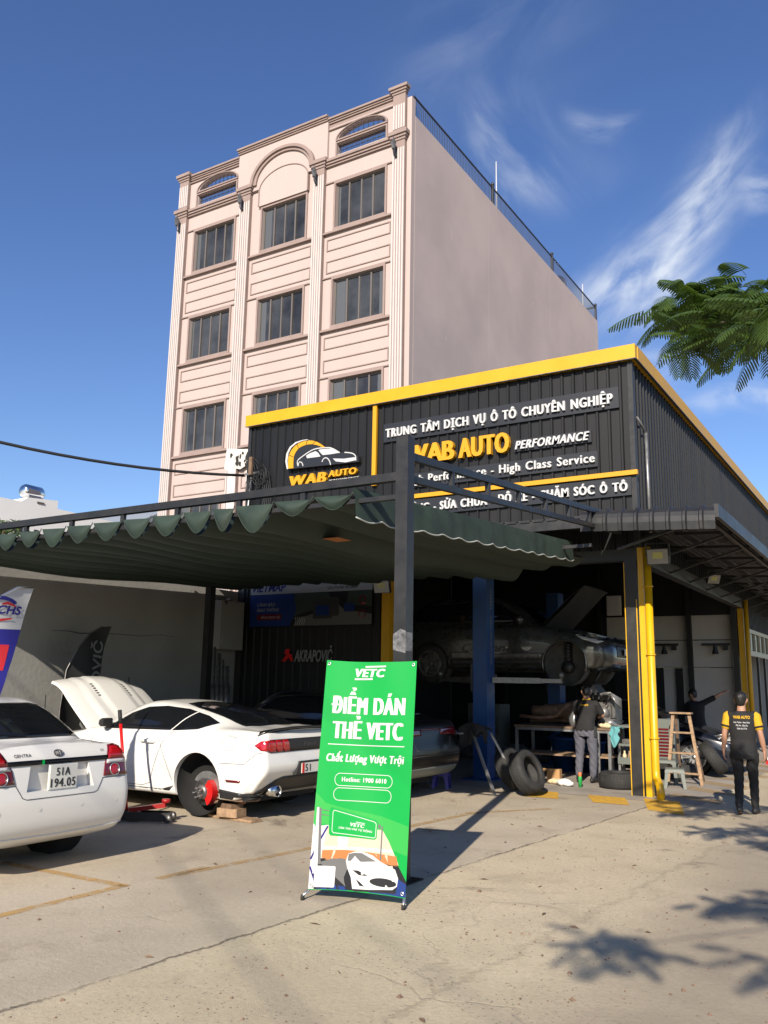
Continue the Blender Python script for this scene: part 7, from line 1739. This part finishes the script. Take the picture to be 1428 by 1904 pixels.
def back_text(t, bvs, s_, x0, x1, z, cap, m_, bold=.02):
    vs_, fs_ = text_geo(s_, bold, 0); a = min(p[0] for p in vs_); b = max(p[0] for p in vs_); mb = M(); o_ = []
    for p in vs_:
        x = x0+(x1-x0)*(p[0]-a)/(b-a); zz = z+p[1]*cap/CAP; h = bvs.ray_cast(Vector((x, -2, zz)), Vector((0, 1, 0)))[0]; o_.append((h.x, h.y-.006, h.z) if h else (x, -.12, zz))
    mb.add(o_, fs_); part('back_print', mb, m_, t, world=False, fixn=False)
V_ = lambda *a: Vector(a)
J = dict(pelvis=(0, 0, .84), waist=(0, .005, 1.00), chest=(0, 0, 1.24), neck=(0, -.005, 1.405), head=(0, .02, 1.535),
         shR=(.175, -.005, 1.335), elR=(.232, -.03, 1.075), wrR=(.262, .03, .845), hdR=(.05, .12, -1), pnR=(-1, .2, 0),
         shL=(-.175, -.005, 1.335), elL=(-.235, -.03, 1.08), wrL=(-.265, .01, .85), hdL=(-.02, .12, -1), pnL=(1, .2, 0),
         hipR=(.088, 0, .82), knR=(.095, .10, .46), anR=(.095, .10, .085), toR=(.115, .245, .03),
         hipL=(-.088, 0, .82), knL=(-.088, .03, .455), anL=(-.085, -.14, .115), toL=(-.09, -.02, .03))
wk, bvs = make_person('man in black shirt with yellow sleeves walking away along the right side', (-2.22, 13.22, 0), .06,
                      dict(J=J, shirt='cloth_black', sleeve_m='cloth_yellow', cuff='cloth_black', trousers='cloth_black', leg_w=.90, hem_r=.052, sleeve=.62, curl=.55, head_yaw=-.05))
back_text(wk, bvs, 'WAB AUTO', -.105, .115, 1.285, .038, 'cloth_yellow', .04)
for k, s_ in enumerate(('Auto Tuning - Auto Care', 'Độ Xe - Sửa Xe', 'Chăm Sóc Ô Tô')): w_ = (.105, .075, .065)[k]; back_text(wk, bvs, s_, -w_+.005, w_+.005, 1.225-.042*k, .020, 'sign_white', .02)
mb = M(); mb.add([bvs.ray_cast(V_(x, -2, z), V_(0, 1, 0))[0]+V_(0, -.006, 0) for x, z in ((-.165, .99), (-.152, 1.0), (-.125, .90), (-.12, .865), (-.155, .865)) if bvs.ray_cast(V_(x, -2, z), V_(0, 1, 0))[0]], [(0, 1, 2, 3)]); part('yellow_panel', mb, 'cloth_yellow', wk, world=False, fixn=False)
J = dict(pelvis=(0, -.03, .90), waist=(0, -.02, 1.06), chest=(.01, .03, 1.29), neck=(.0, .065, 1.455), head=(-.02, .105, 1.575),
         shR=(.18, .03, 1.375), elR=(.27, .13, 1.17), wrR=(.17, .33, 1.17), hdR=(-.5, .7, -.1), pnR=(0, .3, -1),
         shL=(-.175, .05, 1.375), elL=(-.24, .17, 1.17), wrL=(-.12, .34, 1.13), hdL=(.3, .8, -.1), pnL=(0, .3, -1),
         hipR=(.095, -.03, .88), knR=(.125, 0, .48), anR=(.125, -.05, .085), toR=(.165, .09, .03),
         hipL=(-.095, -.03, .88), knL=(-.125, -.01, .48), anL=(-.13, -.08, .085), toL=(-.17, .06, .03))
mc, bvs = make_person('mechanic in black shirt and grey trousers working at the bench with his back turned', (-5.28, 15.62, .004), -.02,
                      dict(J=J, shirt='cloth_black', sleeve_m='cloth_black', collar='cloth_yellow', trousers='cloth_greyblue', leg_w=1.05, hem=.14, hem_r=.058, sleeve=.75, curl=.9, head_yaw=.55, head_pitch=-.25))
back_text(mc, bvs, 'WAB AUTO', -.07, .08, 1.335, .030, 'cloth_yellow', .04)
mb = M(); mb.box(-5.10, -5.06, 15.50, 15.56, .80, .98); single('phone_pouch', mb, 'plastic_black', 'black pouch hanging at the right hip of the mechanic at the bench', 'pouch')
J = dict(pelvis=(0, -.03, .86), waist=(-.01, 0, 1.02), chest=(-.03, .04, 1.25), neck=(-.05, .07, 1.41), head=(-.09, .10, 1.53),
         shR=(.14, .04, 1.36), elR=(.36, .06, 1.47), wrR=(.56, .10, 1.60), hdR=(.8, .1, .4), pnR=(0, .3, -1),
         shL=(-.20, .05, 1.32), elL=(-.27, .16, 1.10), wrL=(-.22, .36, 1.05), hdL=(.1, .9, 0), pnL=(0, .2, -1),
         hipR=(.09, -.03, .84), knR=(.11, .02, .46), anR=(.11, -.05, .085), toR=(.13, .09, .03),
         hipL=(-.09, -.03, .84), knL=(-.11, .02, .46), anL=(-.11, -.05, .085), toL=(-.13, .09, .03))
p3, bvs = make_person('man in dark clothes reaching out one arm behind the dark blue car', (-4.42, 20.75, .004), .1,
                      dict(J=J, shirt='cloth_black', sleeve_m='cloth_black', trousers='cloth_black', sleeve=.95, curl=.9, head_yaw=.9, head_pitch=-.2))
# ================================================================ flame tree overhanging from the right
tr = thing('flame_tree', 'feathery green tree whose fronds overhang the road beside the workshop', 'tree', (4.6, 2.6, 0))
rg = random.Random(21)
tips = []
def at_px(d, dist): return Vector((0, 0, 1.72))+Vector(d)*dist
for d, ds in (((-.168, .91, .395), 6.9), ((-.118, .90, .392), 7.0), ((-.125, .93, .372), 6.6), ((-.178, .89, .40), 7.2), ((-.075, .91, .395), 6.8), ((-.158, .915, .376), 6.3), ((-.09, .925, .378), 7.1), ((-.03, .92, .39), 6.9), ((-.14, .905, .385), 7.4)): tips.append(at_px(d, ds))
for gx, gy, h in ((-1.92, 6.08, 4.3), (-1.35, 7.75, 4.4), (-1.05, 8.2, 4.6), (-2.3, 11.5, 3.75), (-1.75, 11.9, 3.9), (-1.5, 10.9, 3.8), (-.85, 6.3, 4.5), (-.6, 7.2, 4.7), (-.5, 9.2, 4.8), (-.3, 5.2, 4.6)):
    tips.append(Vector((gx, gy, 0))+SUN*(h/SUN.z))
wood = M(); top = Vector((4.3, 2.7, 2.6))
wood.tube([(4.6, 2.6, 0), (4.55, 2.6, .8), (4.4, 2.65, 1.8), top], [.24, .20, .17, .16], 12)
hubs = [Vector((.35, 6.75, 4.22)), Vector((2.4, 5.0, 3.9)), Vector((2.2, 1.5, 4.0)), Vector((1.6, 4.2, 4.3)), Vector((1.8, .2, 4.4))]
wood.tube([Vector((2.4, 5.0, 3.9)), Vector((1.5, 6.1, 4.15)), hubs[0]], [.06, .04, .025], 7)
for hb_ in hubs[1:]: wood.tube([top, (top+hb_)/2+Vector((0, 0, .35)), hb_], [.13, .09, .06], 8)
for tp in tips:
    hb_ = hubs[0] if tips.index(tp) < 9 else min(hubs[1:], key=lambda q: (q-tp).length); md = (hb_+tp)/2+Vector((rg.uniform(-.1, .1), rg.uniform(-.1, .1), .12))
    wood.tube([hb_, md, tp-(tp-md)*.05], [.022, .009, .005], 6)
part('trunk', wood, 'bark', tr)
lv = M()
def frond(base, az, el, L, droop, roll):
    """one twice-feathered leaf: midrib with straps of leaflets to both sides"""
    d = Vector((cos(az)*cos(el), sin(az)*cos(el), sin(el))); pts = [base]; p = base.copy(); n = 14; side0 = Vector((-sin(az), cos(az), 0))
    for i in range(n):
        d = (d+Vector((0, 0, -droop/n))).normalized(); p = p+d*L/n; pts.append(p.copy())
    for i in range(0, n, 3):
        a, b = pts[i], pts[min(n, i+3)]; w = side0*.0022; lv.add([a-w, a+w, b+w*.6, b-w*.6], [(0, 1, 2, 3)])
    for i in range(3, n+1):
        t = i/n; a = pts[i]; dd = (pts[min(n, i+1)]-pts[i-1]).normalized(); up = side0.cross(dd).normalized()
        l = .115*(sin(pi*(.18+.74*t))**.7)*rg.uniform(.85, 1.1)
        for s_ in (1, -1):
            sd_ = (side0*cos(roll)+up*sin(roll)*s_).normalized(); v = (sd_*s_*.86+dd*(.35+.5*t)+up*.12).normalized()
            w = dd*.0082; q = a.copy(); prev = (q-w*.5, q+w*.5); vv = v.copy()
            for k in range(3):
                vv = (vv+Vector((0, 0, -.22))).normalized(); q = q+vv*l/3; ww = w*(1.0, 1.05, .55)[k]; cur = (q-ww, q+ww)
                lv.add([prev[0], prev[1], cur[1], cur[0]], [(0, 1, 2, 3)]); prev = cur
for tp in tips:
    a0 = rg.random()*6.28
    for k in range(34):
        frond(tp+Vector((rg.gauss(0, .13), rg.gauss(0, .13), rg.uniform(-.10, .07))), a0+k*2.4+rg.uniform(-.4, .4), rg.uniform(-.35, .75), rg.uniform(.25, .36), rg.uniform(.5, 1.4), rg.uniform(-.3, .3))
part('crown', lv, 'leaf', tr, fixn=False)
